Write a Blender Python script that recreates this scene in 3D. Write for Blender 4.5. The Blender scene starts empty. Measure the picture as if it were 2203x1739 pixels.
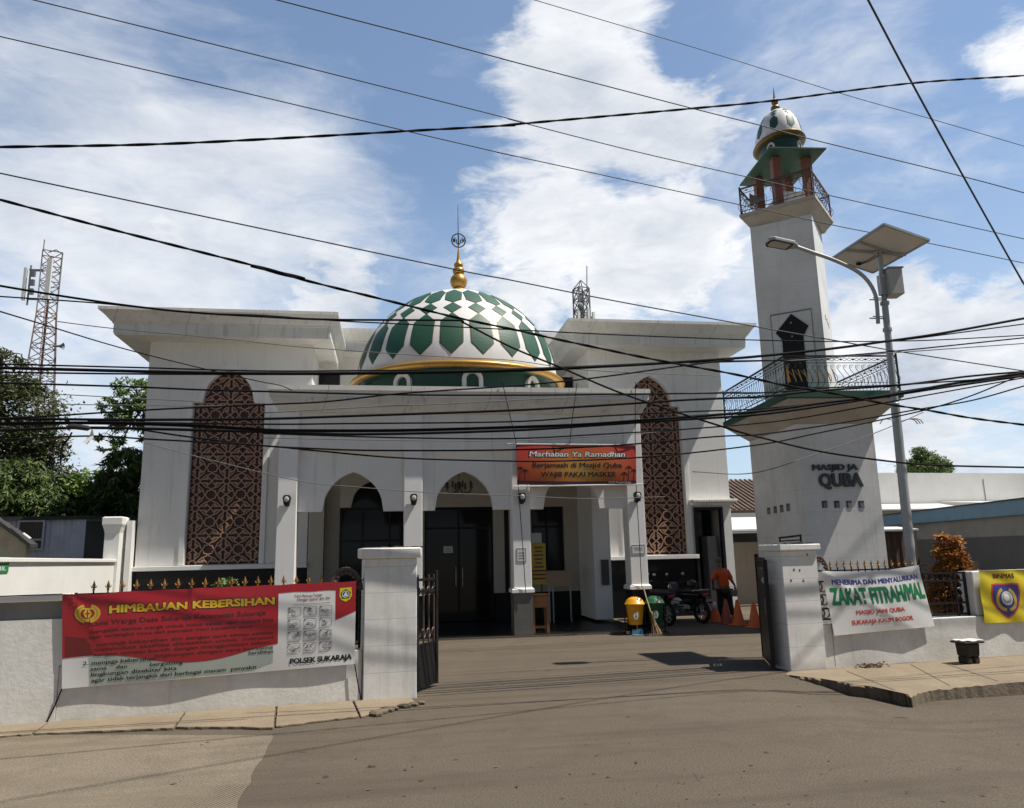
import bpy, bmesh, math, random
from mathutils import Vector, Matrix
PI = math.pi
rnd = random.Random(11)
S = bpy.context.scene
COL = S.collection

# ------------------------------------------------------------------ camera, sky, sun, exposure
FPX, CX, CY = 1648.55, 1101.5, 869.5            # the photograph's focal length and centre (2203 x 1739)
CAM = Vector((0, 0, 1.8))


def cam_axes(yaw, pitch, roll):
    y, p, r = map(math.radians, (yaw, pitch, roll))
    fwd = Vector((math.sin(y) * math.cos(p), math.cos(y) * math.cos(p), math.sin(p)))
    r0 = Vector((math.cos(y), -math.sin(y), 0))
    u0 = r0.cross(fwd)
    right = math.cos(r) * r0 + math.sin(r) * u0
    up = -math.sin(r) * r0 + math.cos(r) * u0
    return right, up, fwd


RIGHT, UP, FWD = cam_axes(9.0108, 11.1121, -1.2499)
cam = bpy.data.cameras.new('camera')
cam.sensor_width = 36
cam.lens = FPX / 2203 * 36
cam.clip_start, cam.clip_end = 0.05, 2000
camo = bpy.data.objects.new('camera', cam)
COL.objects.link(camo)
camo.matrix_world = Matrix(((RIGHT.x, UP.x, -FWD.x, CAM.x), (RIGHT.y, UP.y, -FWD.y, CAM.y),
                            (RIGHT.z, UP.z, -FWD.z, CAM.z), (0, 0, 0, 1)))
S.camera = camo

SUNV = Vector((0.54, -0.152, 1.0)).normalized()
sun = bpy.data.lights.new('sun', 'SUN')
sun.energy = 5.0
sun.angle = math.radians(0.53)
sun.color = (1.0, 0.94, 0.85)
suno = bpy.data.objects.new('sun', sun)
COL.objects.link(suno)
suno.rotation_euler = (-SUNV).to_track_quat('-Z', 'Y').to_euler()
suno.location = (8, -5, 30)

S.view_settings.view_transform = 'Standard'
S.view_settings.look = 'None'
S.view_settings.exposure = 0.27
S.view_settings.gamma = 1.0
S.view_settings.use_curve_mapping = False


def ray(x, y):
    return RIGHT * ((x - CX) / FPX) - UP * ((y - CY) / FPX) + FWD


def atY(x, y, Y):
    d = ray(x, y)
    return CAM + d * (Y / d.y)


def atZ(x, y, Z=0.0):
    d = ray(x, y)
    return CAM + d * ((Z - CAM.z) / d.z)


# ---- world: sky texture with a cumulus layer laid out in world directions
W = bpy.data.worlds.new('World')
S.world = W
W.use_nodes = True


class NT:
    """small helper to write node trees"""

    def __init__(s, nt):
        s.nt = nt
        nt.nodes.clear()

    def n(s, typ, **kw):
        nd = s.nt.nodes.new(typ)
        for k, v in kw.items():
            setattr(nd, k, v)
        return nd

    def l(s, a, b):
        s.nt.links.new(a, b)

    def val(s, sock, v):
        if hasattr(v, 'is_linked') or isinstance(v, bpy.types.NodeSocket):
            s.l(v, sock)
        else:
            sock.default_value = v

    def m(s, op, a, b=0.0, c=0.0, clamp=False):
        nd = s.n('ShaderNodeMath', operation=op, use_clamp=clamp)
        for i, v in enumerate((a, b, c)):
            s.val(nd.inputs[i], v)
        return nd.outputs[0]

    def vm(s, op, a, b=(0, 0, 0)):
        nd = s.n('ShaderNodeVectorMath', operation=op)
        s.val(nd.inputs[0], a)
        s.val(nd.inputs[1], b)
        return nd.outputs['Value'] if op in ('DISTANCE', 'DOT_PRODUCT', 'LENGTH') else nd.outputs[0]

    def noise(s, vec, scale, detail=4, rough=.55, dist=0.0):
        nd = s.n('ShaderNodeTexNoise')
        s.l(vec, nd.inputs['Vector'])
        nd.inputs['Scale'].default_value = scale
        nd.inputs['Detail'].default_value = detail
        nd.inputs['Roughness'].default_value = rough
        nd.inputs['Distortion'].default_value = dist
        return nd.outputs['Fac']

    def mr(s, v, a, b, c=0.0, d=1.0, smooth=False):
        nd = s.n('ShaderNodeMapRange', interpolation_type='SMOOTHSTEP' if smooth else 'LINEAR')
        s.val(nd.inputs[0], v)
        for i, x in enumerate((a, b, c, d)):
            nd.inputs[i + 1].default_value = x
        return nd.outputs[0]

    def mix(s, f, a, b, mode='MIX'):
        nd = s.n('ShaderNodeMix', data_type='RGBA', blend_type=mode)
        s.val(nd.inputs[0], f)
        for i, v in ((6, a), (7, b)):
            s.val(nd.inputs[i], (*v, 1) if isinstance(v, tuple) and len(v) == 3 else v)
        return nd.outputs[2]


t = NT(W.node_tree)
sky = t.n('ShaderNodeTexSky', sky_type='NISHITA')
sky.sun_disc = False
sky.sun_elevation = math.asin(SUNV.z)
sky.sun_rotation = math.atan2(SUNV.x, SUNV.y)
sky.air_density = 1.0
sky.dust_density = 0.6
sky.ozone_density = 1.6
gen = t.n('ShaderNodeTexCoord').outputs['Generated']
nrm = t.vm('NORMALIZE', gen)
sep = t.n('ShaderNodeSeparateXYZ')
t.l(nrm, sep.inputs[0])
# clouds lie on a layer: divide by height so that they flatten towards the horizon
hz = t.m('ADD', t.m('ABSOLUTE', sep.outputs[2]), 0.34)
comb = t.n('ShaderNodeCombineXYZ')
t.l(t.m('DIVIDE', sep.outputs[0], hz), comb.inputs[0])
t.l(t.m('DIVIDE', sep.outputs[1], hz), comb.inputs[1])
t.l(t.m('MULTIPLY', sep.outputs[2], 2.2), comb.inputs[2])
cv = comb.outputs[0]
warp = t.n('ShaderNodeTexNoise')
t.l(cv, warp.inputs['Vector'])
warp.inputs['Scale'].default_value = 3.2
warp.inputs['Detail'].default_value = 5
cvw = t.vm('ADD', cv, t.vm('SCALE', t.vm('SUBTRACT', warp.outputs['Color'], (.5, .5, .5))))
cvw.node.inputs[1].links[0].from_node.inputs['Scale'].default_value = .22
n_big = t.noise(cvw, 2.6, 9, .60)
n_fine = t.noise(cvw, 7.0, 8, .62)
# (photo x, photo y, radius as sine of angle, weight) of the cloud masses, turned into world directions
SOFT = [(330, 400, .30, .80), (120, 540, .24, .90), (600, 350, .20, .66), (30, 200, .16, .60), (580, 520, .20, .66), (330, 640, .18, .95), (200, 60, .14, .42),
        (800, 420, .14, .40), (960, 70, .09, .34), (40, 820, .20, .8), (1000, 680, .12, .6), (1560, 420, .12, .5), (1750, 330, .10, .30), (2090, 980, .16, .6),
        (1900, 180, .12, .28), (1640, 640, .14, .6), (1760, 90, .20, .33), (1950, 380, .16, .30)]
CRISP = [(1260, 30, .135, 1.0), (1250, 200, .15, 1.15), (1180, 430, .17, 1.2), (1360, 520, .17, 1.1), (1130, 620, .14, .95), (1390, 320, .14, .95), (1075, 330, .075, .75), (1080, 180, .06, .6),
         (1480, 480, .10, .8), (720, 640, .095, 1.0), (770, 600, .06, .75), (1960, 720, .115, 1.15), (1890, 840, .17, 1.05), (2170, 740, .13, 1.1), (2200, 110, .075, .75), (2110, 690, .07, .6), (1560, 260, .07, .55),
         (150, 420, .09, .55), (320, 560, .10, .6)]


def masses(lst):
    tot = None
    for bx_, by_, br_, bw_ in lst:
        d_ = ray(bx_, by_).normalized()
        v_ = t.mr(t.vm('DISTANCE', nrm, tuple(d_)), 0.0, br_ * 1.4, bw_, 0.0, smooth=True)
        tot = v_ if tot is None else t.m('MAXIMUM', tot, v_)
    return tot


# sky artificially dimmed behind the camera to lower the fill on the facade
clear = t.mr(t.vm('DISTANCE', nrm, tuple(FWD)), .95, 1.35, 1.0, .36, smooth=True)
big, fine = t.m('SUBTRACT', n_big, .5), t.m('SUBTRACT', n_fine, .5)
den_c = t.m('ADD', masses(CRISP), t.m('ADD', t.m('MULTIPLY', big, 2.0), t.m('MULTIPLY', fine, 1.5)))
den_s = t.m('ADD', masses(SOFT), t.m('ADD', t.m('MULTIPLY', big, 1.7), t.m('MULTIPLY', fine, .75)))
cov_c = t.mr(den_c, .40, .82, 0, 1, smooth=True)
cov_s = t.mr(den_s, .12, .95, 0, .88, smooth=True)
cover = t.m('MAXIMUM', cov_c, cov_s)
dens = t.m('MAXIMUM', den_c, den_s)
shade = t.mr(t.m('ADD', t.noise(cvw, 2.2, 7, .64), t.m('MULTIPLY', dens, .12)), .47, .80)
ccol = t.mix(shade, (.90, .905, .915), (.46, .515, .60))
low = t.mr(sep.outputs[2], 0.0, 0.46, .72, 0.12)
bgs = t.n('ShaderNodeBackground')
tint = t.mix(1.0, sky.outputs[0], (.93, 1.0, 1.03), 'MULTIPLY')
hazy = t.mix(low, tint, (4.3, 5.2, 6.4))
t.l(hazy, bgs.inputs[0])
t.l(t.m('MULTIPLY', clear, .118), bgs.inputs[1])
bgc = t.n('ShaderNodeBackground')
t.l(ccol, bgc.inputs[0])
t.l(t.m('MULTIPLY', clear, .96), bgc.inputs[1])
mx = t.n('ShaderNodeMixShader')
t.l(t.m('MULTIPLY', cover, .96), mx.inputs[0])
t.l(bgs.outputs[0], mx.inputs[1])
t.l(bgc.outputs[0], mx.inputs[2])
out = t.n('ShaderNodeOutputWorld')
t.l(mx.outputs[0], out.inputs[0])


# ------------------------------------------------------------------ materials
def pmat(name, base, rough=.6, var=None, streak=None, spots=None, bump=None, metal=0.0, lines=None, ramp=None, spec=.5,
         leaf=None, trans=0.0, vlines=None):
    """procedural material. var=(scale, colour, amount); streak=(colour, amount); spots=(scale, threshold, colour);
    bump=(scale, strength); lines=(pitch, colour, amount) horizontal joints"""
    m = bpy.data.materials.new(name)
    m.use_nodes = True
    t = NT(m.node_tree)
    o = t.n('ShaderNodeOutputMaterial')
    b = t.n('ShaderNodeBsdfPrincipled')
    t.l(b.outputs[0], o.inputs[0])
    co = t.n('ShaderNodeTexCoord').outputs['Object']
    col = t.n('ShaderNodeRGB')
    col.outputs[0].default_value = (*base, 1)
    c = col.outputs[0]
    if leaf:
        g = t.n('ShaderNodeNewGeometry')
        r = t.n('ShaderNodeValToRGB')
        els = r.color_ramp.elements
        els[0].color, els[1].color = (*leaf[0], 1), (*leaf[-1], 1)
        for i, q in enumerate(leaf[1:-1]):
            e = els.new((i + 1) / (len(leaf) - 1))
            e.color = (*q, 1)
        t.l(g.outputs['Random Per Island'], r.inputs[0])
        c = r.outputs[0]
    if var:
        for sc, vc, am in (var if isinstance(var, list) else [var]):
            f = t.mr(t.noise(co, sc, 6, .62), .38, .68, 0, am)
            c = t.mix(f, c, vc)
    if streak:
        mp = t.n('ShaderNodeMapping')
        t.l(co, mp.inputs[0])
        mp.inputs['Scale'].default_value = (4.5, 4.5, .28)
        f = t.mr(t.noise(mp.outputs[0], 1.6, 6, .7), .55, .78, 0, streak[1])
        c = t.mix(f, c, streak[0])
    if lines:
        sp = t.n('ShaderNodeSeparateXYZ')
        t.l(co, sp.inputs[0])
        fr = t.m('FRACT', t.m('DIVIDE', sp.outputs[2], lines[0]))
        f = t.m('MULTIPLY', t.m('LESS_THAN', fr, lines[3] if len(lines) > 3 else .03), lines[2])
        c = t.mix(f, c, lines[1])
    if vlines:
        sp = t.n('ShaderNodeSeparateXYZ')
        t.l(co, sp.inputs[0])
        ax = t.m('ADD', sp.outputs[0], t.m('MULTIPLY', sp.outputs[1], .618))
        f = t.m('MULTIPLY', t.m('LESS_THAN', t.m('FRACT', t.m('DIVIDE', ax, vlines[0])), vlines[2]), vlines[1])
        c = t.mix(f, c, (.25, .24, .21))
    if spots:
        f = t.mr(t.noise(co, spots[0], 3, .5), spots[1], spots[1] + .03)
        c = t.mix(f, c, spots[2])
    t.l(c, b.inputs['Base Color'])
    b.inputs['Roughness'].default_value = rough
    b.inputs['Metallic'].default_value = metal
    b.inputs['Specular IOR Level'].default_value = spec
    if bump:
        bp = t.n('ShaderNodeBump')
        bp.inputs['Strength'].default_value = bump[1]
        bp.inputs['Distance'].default_value = bump[2] if len(bump) > 2 else .02
        t.l(t.noise(co, bump[0], 5, .6), bp.inputs['Height'])
        t.l(bp.outputs[0], b.inputs['Normal'])
    if trans:
        tr = t.n('ShaderNodeBsdfTranslucent')
        t.l(c, tr.inputs[0])
        ms = t.n('ShaderNodeMixShader')
        ms.inputs[0].default_value = trans
        t.l(b.outputs[0], ms.inputs[1])
        t.l(tr.outputs[0], ms.inputs[2])
        t.l(ms.outputs[0], o.inputs[0])
    return m


M = {}
M['wall'] = pmat('white_wall_paint', (.81, .80, .775), .65, [(.8, (.70, .685, .65), .6), (6, (.72, .71, .68), .4)], ((.42, .40, .345), .60), bump=(30, .12, .01))
M['cornice'] = pmat('cornice_paint', (.72, .71, .68), .65, [(1.3, (.57, .56, .52), .7)], ((.24, .23, .205), .70), bump=(25, .1, .01), vlines=(1.83, .65, .010))
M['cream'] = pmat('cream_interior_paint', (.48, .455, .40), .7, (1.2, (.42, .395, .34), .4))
M['trim'] = pmat('white_trim_paint', (.82, .81, .79), .55, (2, (.74, .73, .70), .4), ((.5, .48, .44), .2))
M['street_wall'] = pmat('weathered_white_wall', (.76, .75, .715), .7, [(1.1, (.56, .545, .49), .7), (7, (.50, .48, .43), .35)], ((.33, .31, .27), .45), (3.1, .745, (.12, .11, .10)), (22, .25, .015))
M['pillar'] = pmat('tiled_white_pillar', (.78, .775, .75), .5, [(1.6, (.60, .585, .54), .6), (9, (.55, .53, .48), .3)], ((.36, .34, .30), .45), None, (28, .12, .01), lines=(.335, (.42, .40, .36), .7, .022))
M['minaret'] = pmat('minaret_white_tiles', (.80, .795, .775), .5, [(1.0, (.57, .56, .52), .6)], ((.40, .39, .35), .55), None, (25, .12, .01), lines=(.52, (.45, .44, .41), .5, .016))
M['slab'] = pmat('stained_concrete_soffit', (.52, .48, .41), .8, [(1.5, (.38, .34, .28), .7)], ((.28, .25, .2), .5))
M['sunwhite'] = pmat('side_wall_white', (.80, .795, .765), .7, [(1.2, (.68, .67, .62), .5)], ((.55, .53, .47), .25), None, (20, .2, .012))
M['granite'] = pmat('black_granite', (.008, .008, .009), .35, (30, (.018, .018, .02), .5), spec=.22)
M['grey_granite'] = pmat('grey_granite', (.12, .115, .105), .45, [(2.2, (.20, .19, .17), .6), (40, (.05, .05, .05), .4)], ((.05, .05, .05), .4))
M['black_metal'] = pmat('black_iron', (.010, .010, .011), .5, (8, (.022, .02, .018), .35), metal=.0, spec=.3)
M['glass'] = pmat('dark_glass', (.008, .010, .010), .08, spec=.32)
M['lattice'] = pmat('copper_tan_lattice', (.52, .32, .215), .5, (3, (.42, .25, .165), .5))
M['maroon'] = pmat('dark_maroon_panel', (.050, .020, .020), .55, (4, (.07, .035, .03), .5))
M['dome_white'] = pmat('dome_white_enamel', (.74, .74, .73), .50, [(1.5, (.64, .64, .625), .7)], ((.44, .43, .39), .55))
M['dome_green'] = pmat('dome_green_enamel', (.020, .095, .055), .52, (1.2, (.018, .07, .045), .7), ((.045, .095, .07), .55))
M['drum_green'] = pmat('drum_dark_green', (.011, .055, .038), .45, (2, (.02, .075, .05), .5))
M['gold'] = pmat('gold_paint', (.50, .285, .06), .42, [(4, (.36, .19, .035), .6), (15, (.30, .17, .05), .5)], metal=.5)
M['old_gold'] = pmat('tarnished_gold', (.20, .13, .04), .45, (7, (.10, .07, .03), .6), metal=.4)
M['green_edge'] = pmat('green_roof_paint', (.016, .075, .047), .6, (5, (.035, .10, .068), .6), ((.08, .11, .085), .4))
M['terracotta'] = pmat('terracotta_column', (.26, .095, .06), .6, (5, (.22, .125, .085), .6))
M['asphalt'] = None
M['letter'] = pmat('dark_grey_letters', (.05, .055, .06), .35)
M['steel'] = pmat('galvanised_steel', (.42, .43, .43), .45, (5, (.34, .36, .35), .6), metal=.35)
M['panel_back'] = pmat('solar_panel_backsheet', (.66, .65, .63), .6, (3, (.58, .57, .55), .6), spots=(14, .70, (.62, .60, .57)))
M['panel_front'] = pmat('solar_cells', (.01, .014, .03), .15)
M['lens'] = pmat('frosted_lamp_lens', (.45, .44, .41), .35)
M['orange'] = pmat('orange_plastic', (.85, .16, .03), .5, (4, (.70, .11, .02), .5))
M['fadedorange'] = pmat('faded_red_plastic', (.40, .085, .055), .6, (4, (.33, .08, .06), .6))
M['white_plastic'] = pmat('white_plastic', (.72, .72, .70), .45, (5, (.6, .6, .57), .4))
M['yellow_bin'] = pmat('yellow_bin_plastic', (.75, .36, .012), .4, (3, (.66, .30, .01), .5))
M['green_bin'] = pmat('green_bin_plastic', (.018, .105, .045), .38, (3, (.03, .12, .06), .5))
M['wood'] = pmat('brown_wood', (.30, .13, .05), .5, (6, (.20, .08, .03), .6))
M['lightwood'] = pmat('light_wood', (.42, .30, .19), .5, (6, (.35, .24, .15), .6))
M['straw'] = pmat('broom_straw', (.42, .29, .15), .9, (12, (.28, .18, .09), .6))
M['rubber'] = pmat('black_rubber', (.012, .012, .012), .8, (9, (.03, .028, .026), .5))
M['bike'] = pmat('black_motorcycle_paint', (.018, .018, .021), .25)
M['chrome'] = pmat('chrome', (.6, .6, .6), .2, metal=1.0)
M['redlens'] = pmat('red_lamp_lens', (.30, .012, .01), .25)
M['cream_plastic'] = pmat('cream_helmet', (.48, .43, .31), .3)
M['skin'] = pmat('brown_skin', (.20, .095, .058), .55)
M['hair'] = pmat('short_grey_hair', (.07, .065, .06), .8, (40, (.2, .2, .2), .6))
M['shirt'] = pmat('orange_shirt', (.66, .10, .022), .85, (5, (.5, .07, .02), .5), bump=(9, .5, .03))
M['trouser'] = pmat('dark_trousers', (.014, .014, .018), .85, (5, (.03, .03, .035), .5))
M['cable'] = pmat('black_cable', (.006, .006, .007), .75, spec=.12)
M['greycable'] = pmat('grey_cable', (.12, .12, .12), .6)
M['bluecable'] = pmat('weathered_wire', (.035, .037, .045), .6)
M['paper'] = pmat('white_paper', (.62, .62, .60), .8)
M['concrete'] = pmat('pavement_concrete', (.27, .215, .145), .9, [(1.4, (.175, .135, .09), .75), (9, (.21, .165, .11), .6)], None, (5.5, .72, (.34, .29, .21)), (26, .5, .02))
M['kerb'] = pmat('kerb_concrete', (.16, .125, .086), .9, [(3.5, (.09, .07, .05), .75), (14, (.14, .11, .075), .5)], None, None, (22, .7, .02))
M['rust'] = pmat('rusty_corrugated', (.17, .12, .09), .8, (3, (.10, .07, .05), .7))
M['zinc'] = pmat('zinc_corrugated', (.74, .74, .78), .6, (2.5, (.55, .55, .60), .7), ((.25, .22, .2), .4))
M['darkroof'] = pmat('dark_roof_sheet', (.035, .035, .036), .7, (3, (.06, .055, .05), .6))
M['plaster'] = pmat('yellowed_plaster', (.68, .58, .40), .85, [(3, (.46, .37, .24), .7)], None, None, (14, .4, .02))
M['greyblock'] = pmat('grey_render', (.24, .235, .225), .85, [(1.5, (.17, .165, .16), .7)], ((.12, .12, .12), .4))
M['box_grey'] = pmat('pale_grey_box_paint', (.46, .46, .45), .5, (3, (.38, .38, .37), .6), ((.3, .29, .27), .4))
M['darkblock'] = pmat('dark_grey_dado', (.095, .095, .10), .85, [(1.2, (.07, .07, .072), .7)])
M['blue_edge'] = pmat('blue_gutter_paint', (.12, .23, .32), .6, (2, (.09, .18, .26), .6), ((.06, .11, .15), .5))
M['tile_roof'] = pmat('old_tile_roof', (.15, .10, .075), .85, [(3, (.09, .065, .05), .7)], bump=(18, .7, .05))
M['whiteroof'] = pmat('pale_sheet_roof', (.66, .66, .65), .5, (2, (.55, .55, .54), .5))
M['browngate'] = pmat('brown_metal_gate', (.10, .065, .05), .6, (4, (.07, .045, .035), .6))
M['bark'] = pmat('tree_bark', (.09, .065, .045), .9, (7, (.05, .036, .025), .7), bump=(16, .7, .03))
M['leaf_dark'] = pmat('dark_leaves', (.05, .08, .02), .55, leaf=[(.035, .07, .018), (.07, .125, .03), (.115, .175, .04), (.18, .22, .06)], trans=.25)
M['leaf_mid'] = pmat('green_leaves', (.05, .1, .02), .55, leaf=[(.06, .12, .024), (.12, .21, .04), (.18, .28, .055), (.26, .34, .09)], trans=.3)
M['leaf_brown'] = pmat('dry_leaves', (.1, .06, .03), .7, leaf=[(.03, .05, .016), (.07, .095, .03), (.11, .09, .045), (.07, .115, .034), (.14, .15, .065)], trans=.2)
M['leaf_orange'] = pmat('orange_new_leaves', (.4, .14, .03), .5, leaf=[(.20, .09, .02), (.46, .15, .025), (.60, .23, .035), (.20, .16, .04), (.66, .30, .07)], trans=.3)
M['tower_red'] = pmat('faded_red_tower_paint', (.20, .10, .09), .6, (2, (.22, .09, .08), .5))
M['tower_white'] = pmat('pale_tower_paint', (.20, .19, .19), .6, (2, (.15, .14, .14), .5))
M['tower_brown'] = pmat('grey_brown_tower_steel', (.13, .095, .09), .6, (2, (.22, .17, .16), .5))
M['tower_grey'] = pmat('grey_tower_steel', (.16, .165, .18), .6)
M['stone'] = pmat('dark_stool_wood', (.022, .017, .014), .8, (8, (.05, .036, .025), .6), bump=(15, .5, .03))
M['litter'] = pmat('dry_leaf_litter', (.10, .06, .03), .9, leaf=[(.05, .03, .015), (.16, .09, .04), (.09, .06, .035)])
M['signgreen'] = pmat('green_sign_sheet', (.02, .23, .075), .5, (6, (.02, .18, .06), .5))
for nm, c in dict(ink_white=(.72, .72, .71), ink_red=(.36, .014, .022), ink_black=(.014, .014, .016), ink_yellow=(.66, .40, .012),
                  ink_green=(.01, .21, .075), ink_blue=(.035, .045, .24), ink_pink=(.62, .07, .06), ink_gold=(.52, .35, .04),
                  ink_lemon=(.68, .55, .018), ink_grey=(.30, .31, .33), ink_dgreen=(.02, .085, .035), ink_purple=(.05, .02, .055), ink_pale=(.50, .50, .50), ink_mid=(.13, .13, .135),
                  ink_maroon=(.16, .012, .014), ink_brown=(.085, .012, .012), ink_sage=(.40, .46, .41)).items():
    M[nm] = pmat(nm, c, .33, [(3, tuple(v * .84 for v in c), .5), (.9, tuple(v * .8 + .03 for v in c), .4)])


def sunset_mat():
    """the orange to gold print of the Ramadan banner, centred on its own middle"""
    m = bpy.data.materials.new('orange_gold_print')
    m.use_nodes = True
    t = NT(m.node_tree)
    o = t.n('ShaderNodeOutputMaterial')
    b = t.n('ShaderNodeBsdfPrincipled')
    t.l(b.outputs[0], o.inputs[0])
    co = t.n('ShaderNodeTexCoord').outputs['Object']
    d = t.vm('DISTANCE', t.vm('MULTIPLY', t.vm('SUBTRACT', co, (4.26, 17.3, 3.68)), (.62, 0.0, 1.35)), (0, 0, 0))
    r = t.n('ShaderNodeValToRGB')
    e = r.color_ramp.elements
    e[0].position, e[0].color = .08, (.50, .30, .055, 1)
    e[1].position, e[1].color = .95, (.42, .035, .022, 1)
    q = e.new(.45)
    q.color = (.46, .13, .022, 1)
    t.l(d, r.inputs[0])
    t.l(r.outputs[0], b.inputs['Base Color'])
    b.inputs['Roughness'].default_value = .4
    return m


M['sunset'] = sunset_mat()


def asphalt_mat(name, base, dark, pale, groove=False):
    m = bpy.data.materials.new(name)
    m.use_nodes = True
    t = NT(m.node_tree)
    o = t.n('ShaderNodeOutputMaterial')
    b = t.n('ShaderNodeBsdfPrincipled')
    t.l(b.outputs[0], o.inputs[0])
    co = t.n('ShaderNodeTexCoord').outputs['Object']
    c = t.mix(t.mr(t.noise(co, .35, 6, .6, .6), .36, .66), base, pale)
    c = t.mix(t.mr(t.noise(co, 1.7, 7, .68, .4), .50, .72, 0, .8), c, dark)
    c = t.mix(t.mr(t.noise(co, 55, 3, .6), .42, .60, 0, .75), c, tuple(v * .62 for v in base))
    c = t.mix(t.mr(t.noise(co, 130, 2, .6), .54, .66, 0, .8), c, tuple(min(1, v * 1.55) for v in base))
    st1 = t.mr(t.noise(co, 24, 4, .7), .60, .72, 0, .5)
    c = t.mix(st1, c, tuple(v * .55 for v in base))
    vs_ = t.n('ShaderNodeTexVoronoi')
    t.l(co, vs_.inputs['Vector'])
    vs_.inputs['Scale'].default_value = 85
    c = t.mix(t.mr(vs_.outputs['Distance'], .0, .35, .38, 0), c, tuple(min(1, v * 1.8) for v in base))
    # long tyre and water marks along the street
    mp = t.n('ShaderNodeMapping')
    t.l(co, mp.inputs[0])
    mp.inputs['Rotation'].default_value = (0, 0, -math.radians(10))
    mp.inputs['Scale'].default_value = (.16, 2.0, 1)
    c = t.mix(t.mr(t.noise(mp.outputs[0], 1.1, 5, .6), .50, .68, 0, .75), c, dark)
    # leaf bits and oil drips
    c = t.mix(t.mr(t.noise(co, 4.3, 2, .4), .735, .755, 0, .8), c, (.045, .038, .03))
    if not groove:
        vo = t.n('ShaderNodeTexVoronoi', feature='DISTANCE_TO_EDGE')
        wv = t.vm('ADD', co, t.vm('SCALE', t.n('ShaderNodeTexNoise').outputs['Color']))
        wv.node.inputs[1].links[0].from_node.inputs['Scale'].default_value = .3
        t.l(wv, vo.inputs['Vector'])
        vo.inputs['Scale'].default_value = .30
        ck = t.m('MULTIPLY', t.m('LESS_THAN', vo.outputs['Distance'], .003), t.mr(t.noise(co, .5, 3), .60, .66))
        c = t.mix(t.m('MULTIPLY', ck, .55), c, (.06, .05, .04))
    t.l(c, b.inputs['Base Color'])
    b.inputs['Roughness'].default_value = .9
    b.inputs['Specular IOR Level'].default_value = .25
    bp = t.n('ShaderNodeBump')
    bp.inputs['Strength'].default_value = .8
    bp.inputs['Distance'].default_value = .018
    h = t.noise(co, 70, 4, .65)
    if groove:
        wa = t.n('ShaderNodeTexWave', bands_direction='X')
        mp2 = t.n('ShaderNodeMapping')
        t.l(co, mp2.inputs[0])
        mp2.inputs['Rotation'].default_value = (0, 0, math.radians(30))
        t.l(mp2.outputs[0], wa.inputs['Vector'])
        wa.inputs['Scale'].default_value = 9.0
        wa.inputs['Distortion'].default_value = 1.5
        wa.inputs['Detail'].default_value = 3
        h = t.m('ADD', t.m('MULTIPLY', h, .6), t.m('MULTIPLY', wa.outputs['Fac'], t.mr(t.noise(co, 1.2, 4), .35, .65)))
    t.l(h, bp.inputs['Height'])
    t.l(bp.outputs[0], b.inputs['Normal'])
    return m


M['asphalt'] = asphalt_mat('dusty_asphalt', (.122, .099, .073), (.088, .070, .051), (.150, .122, .090))
M['roadcon'] = asphalt_mat('grooved_concrete_road', (.205, .170, .122), (.155, .126, .089), (.24, .20, .147), True)
M['earth'] = pmat('bare_earth', (.16, .13, .09), .95, (.5, (.10, .11, .05), .8))


# ------------------------------------------------------------------ mesh helpers
def bez(pts, n=8):
    """Catmull-Rom through points"""
    pts = [Vector(p) for p in pts]
    if len(pts) < 3:
        return pts
    q = [2 * pts[0] - pts[1]] + pts + [2 * pts[-1] - pts[-2]]
    out = []
    for i in range(1, len(q) - 2):
        for k in range(n):
            s = k / n
            a, b, c, d = q[i - 1:i + 3]
            out.append(.5 * ((2 * b) + (c - a) * s + (2 * a - 5 * b + 4 * c - d) * s * s + (3 * b - a - 3 * c + d) * s ** 3))
    return out + [pts[-1]]


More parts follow.
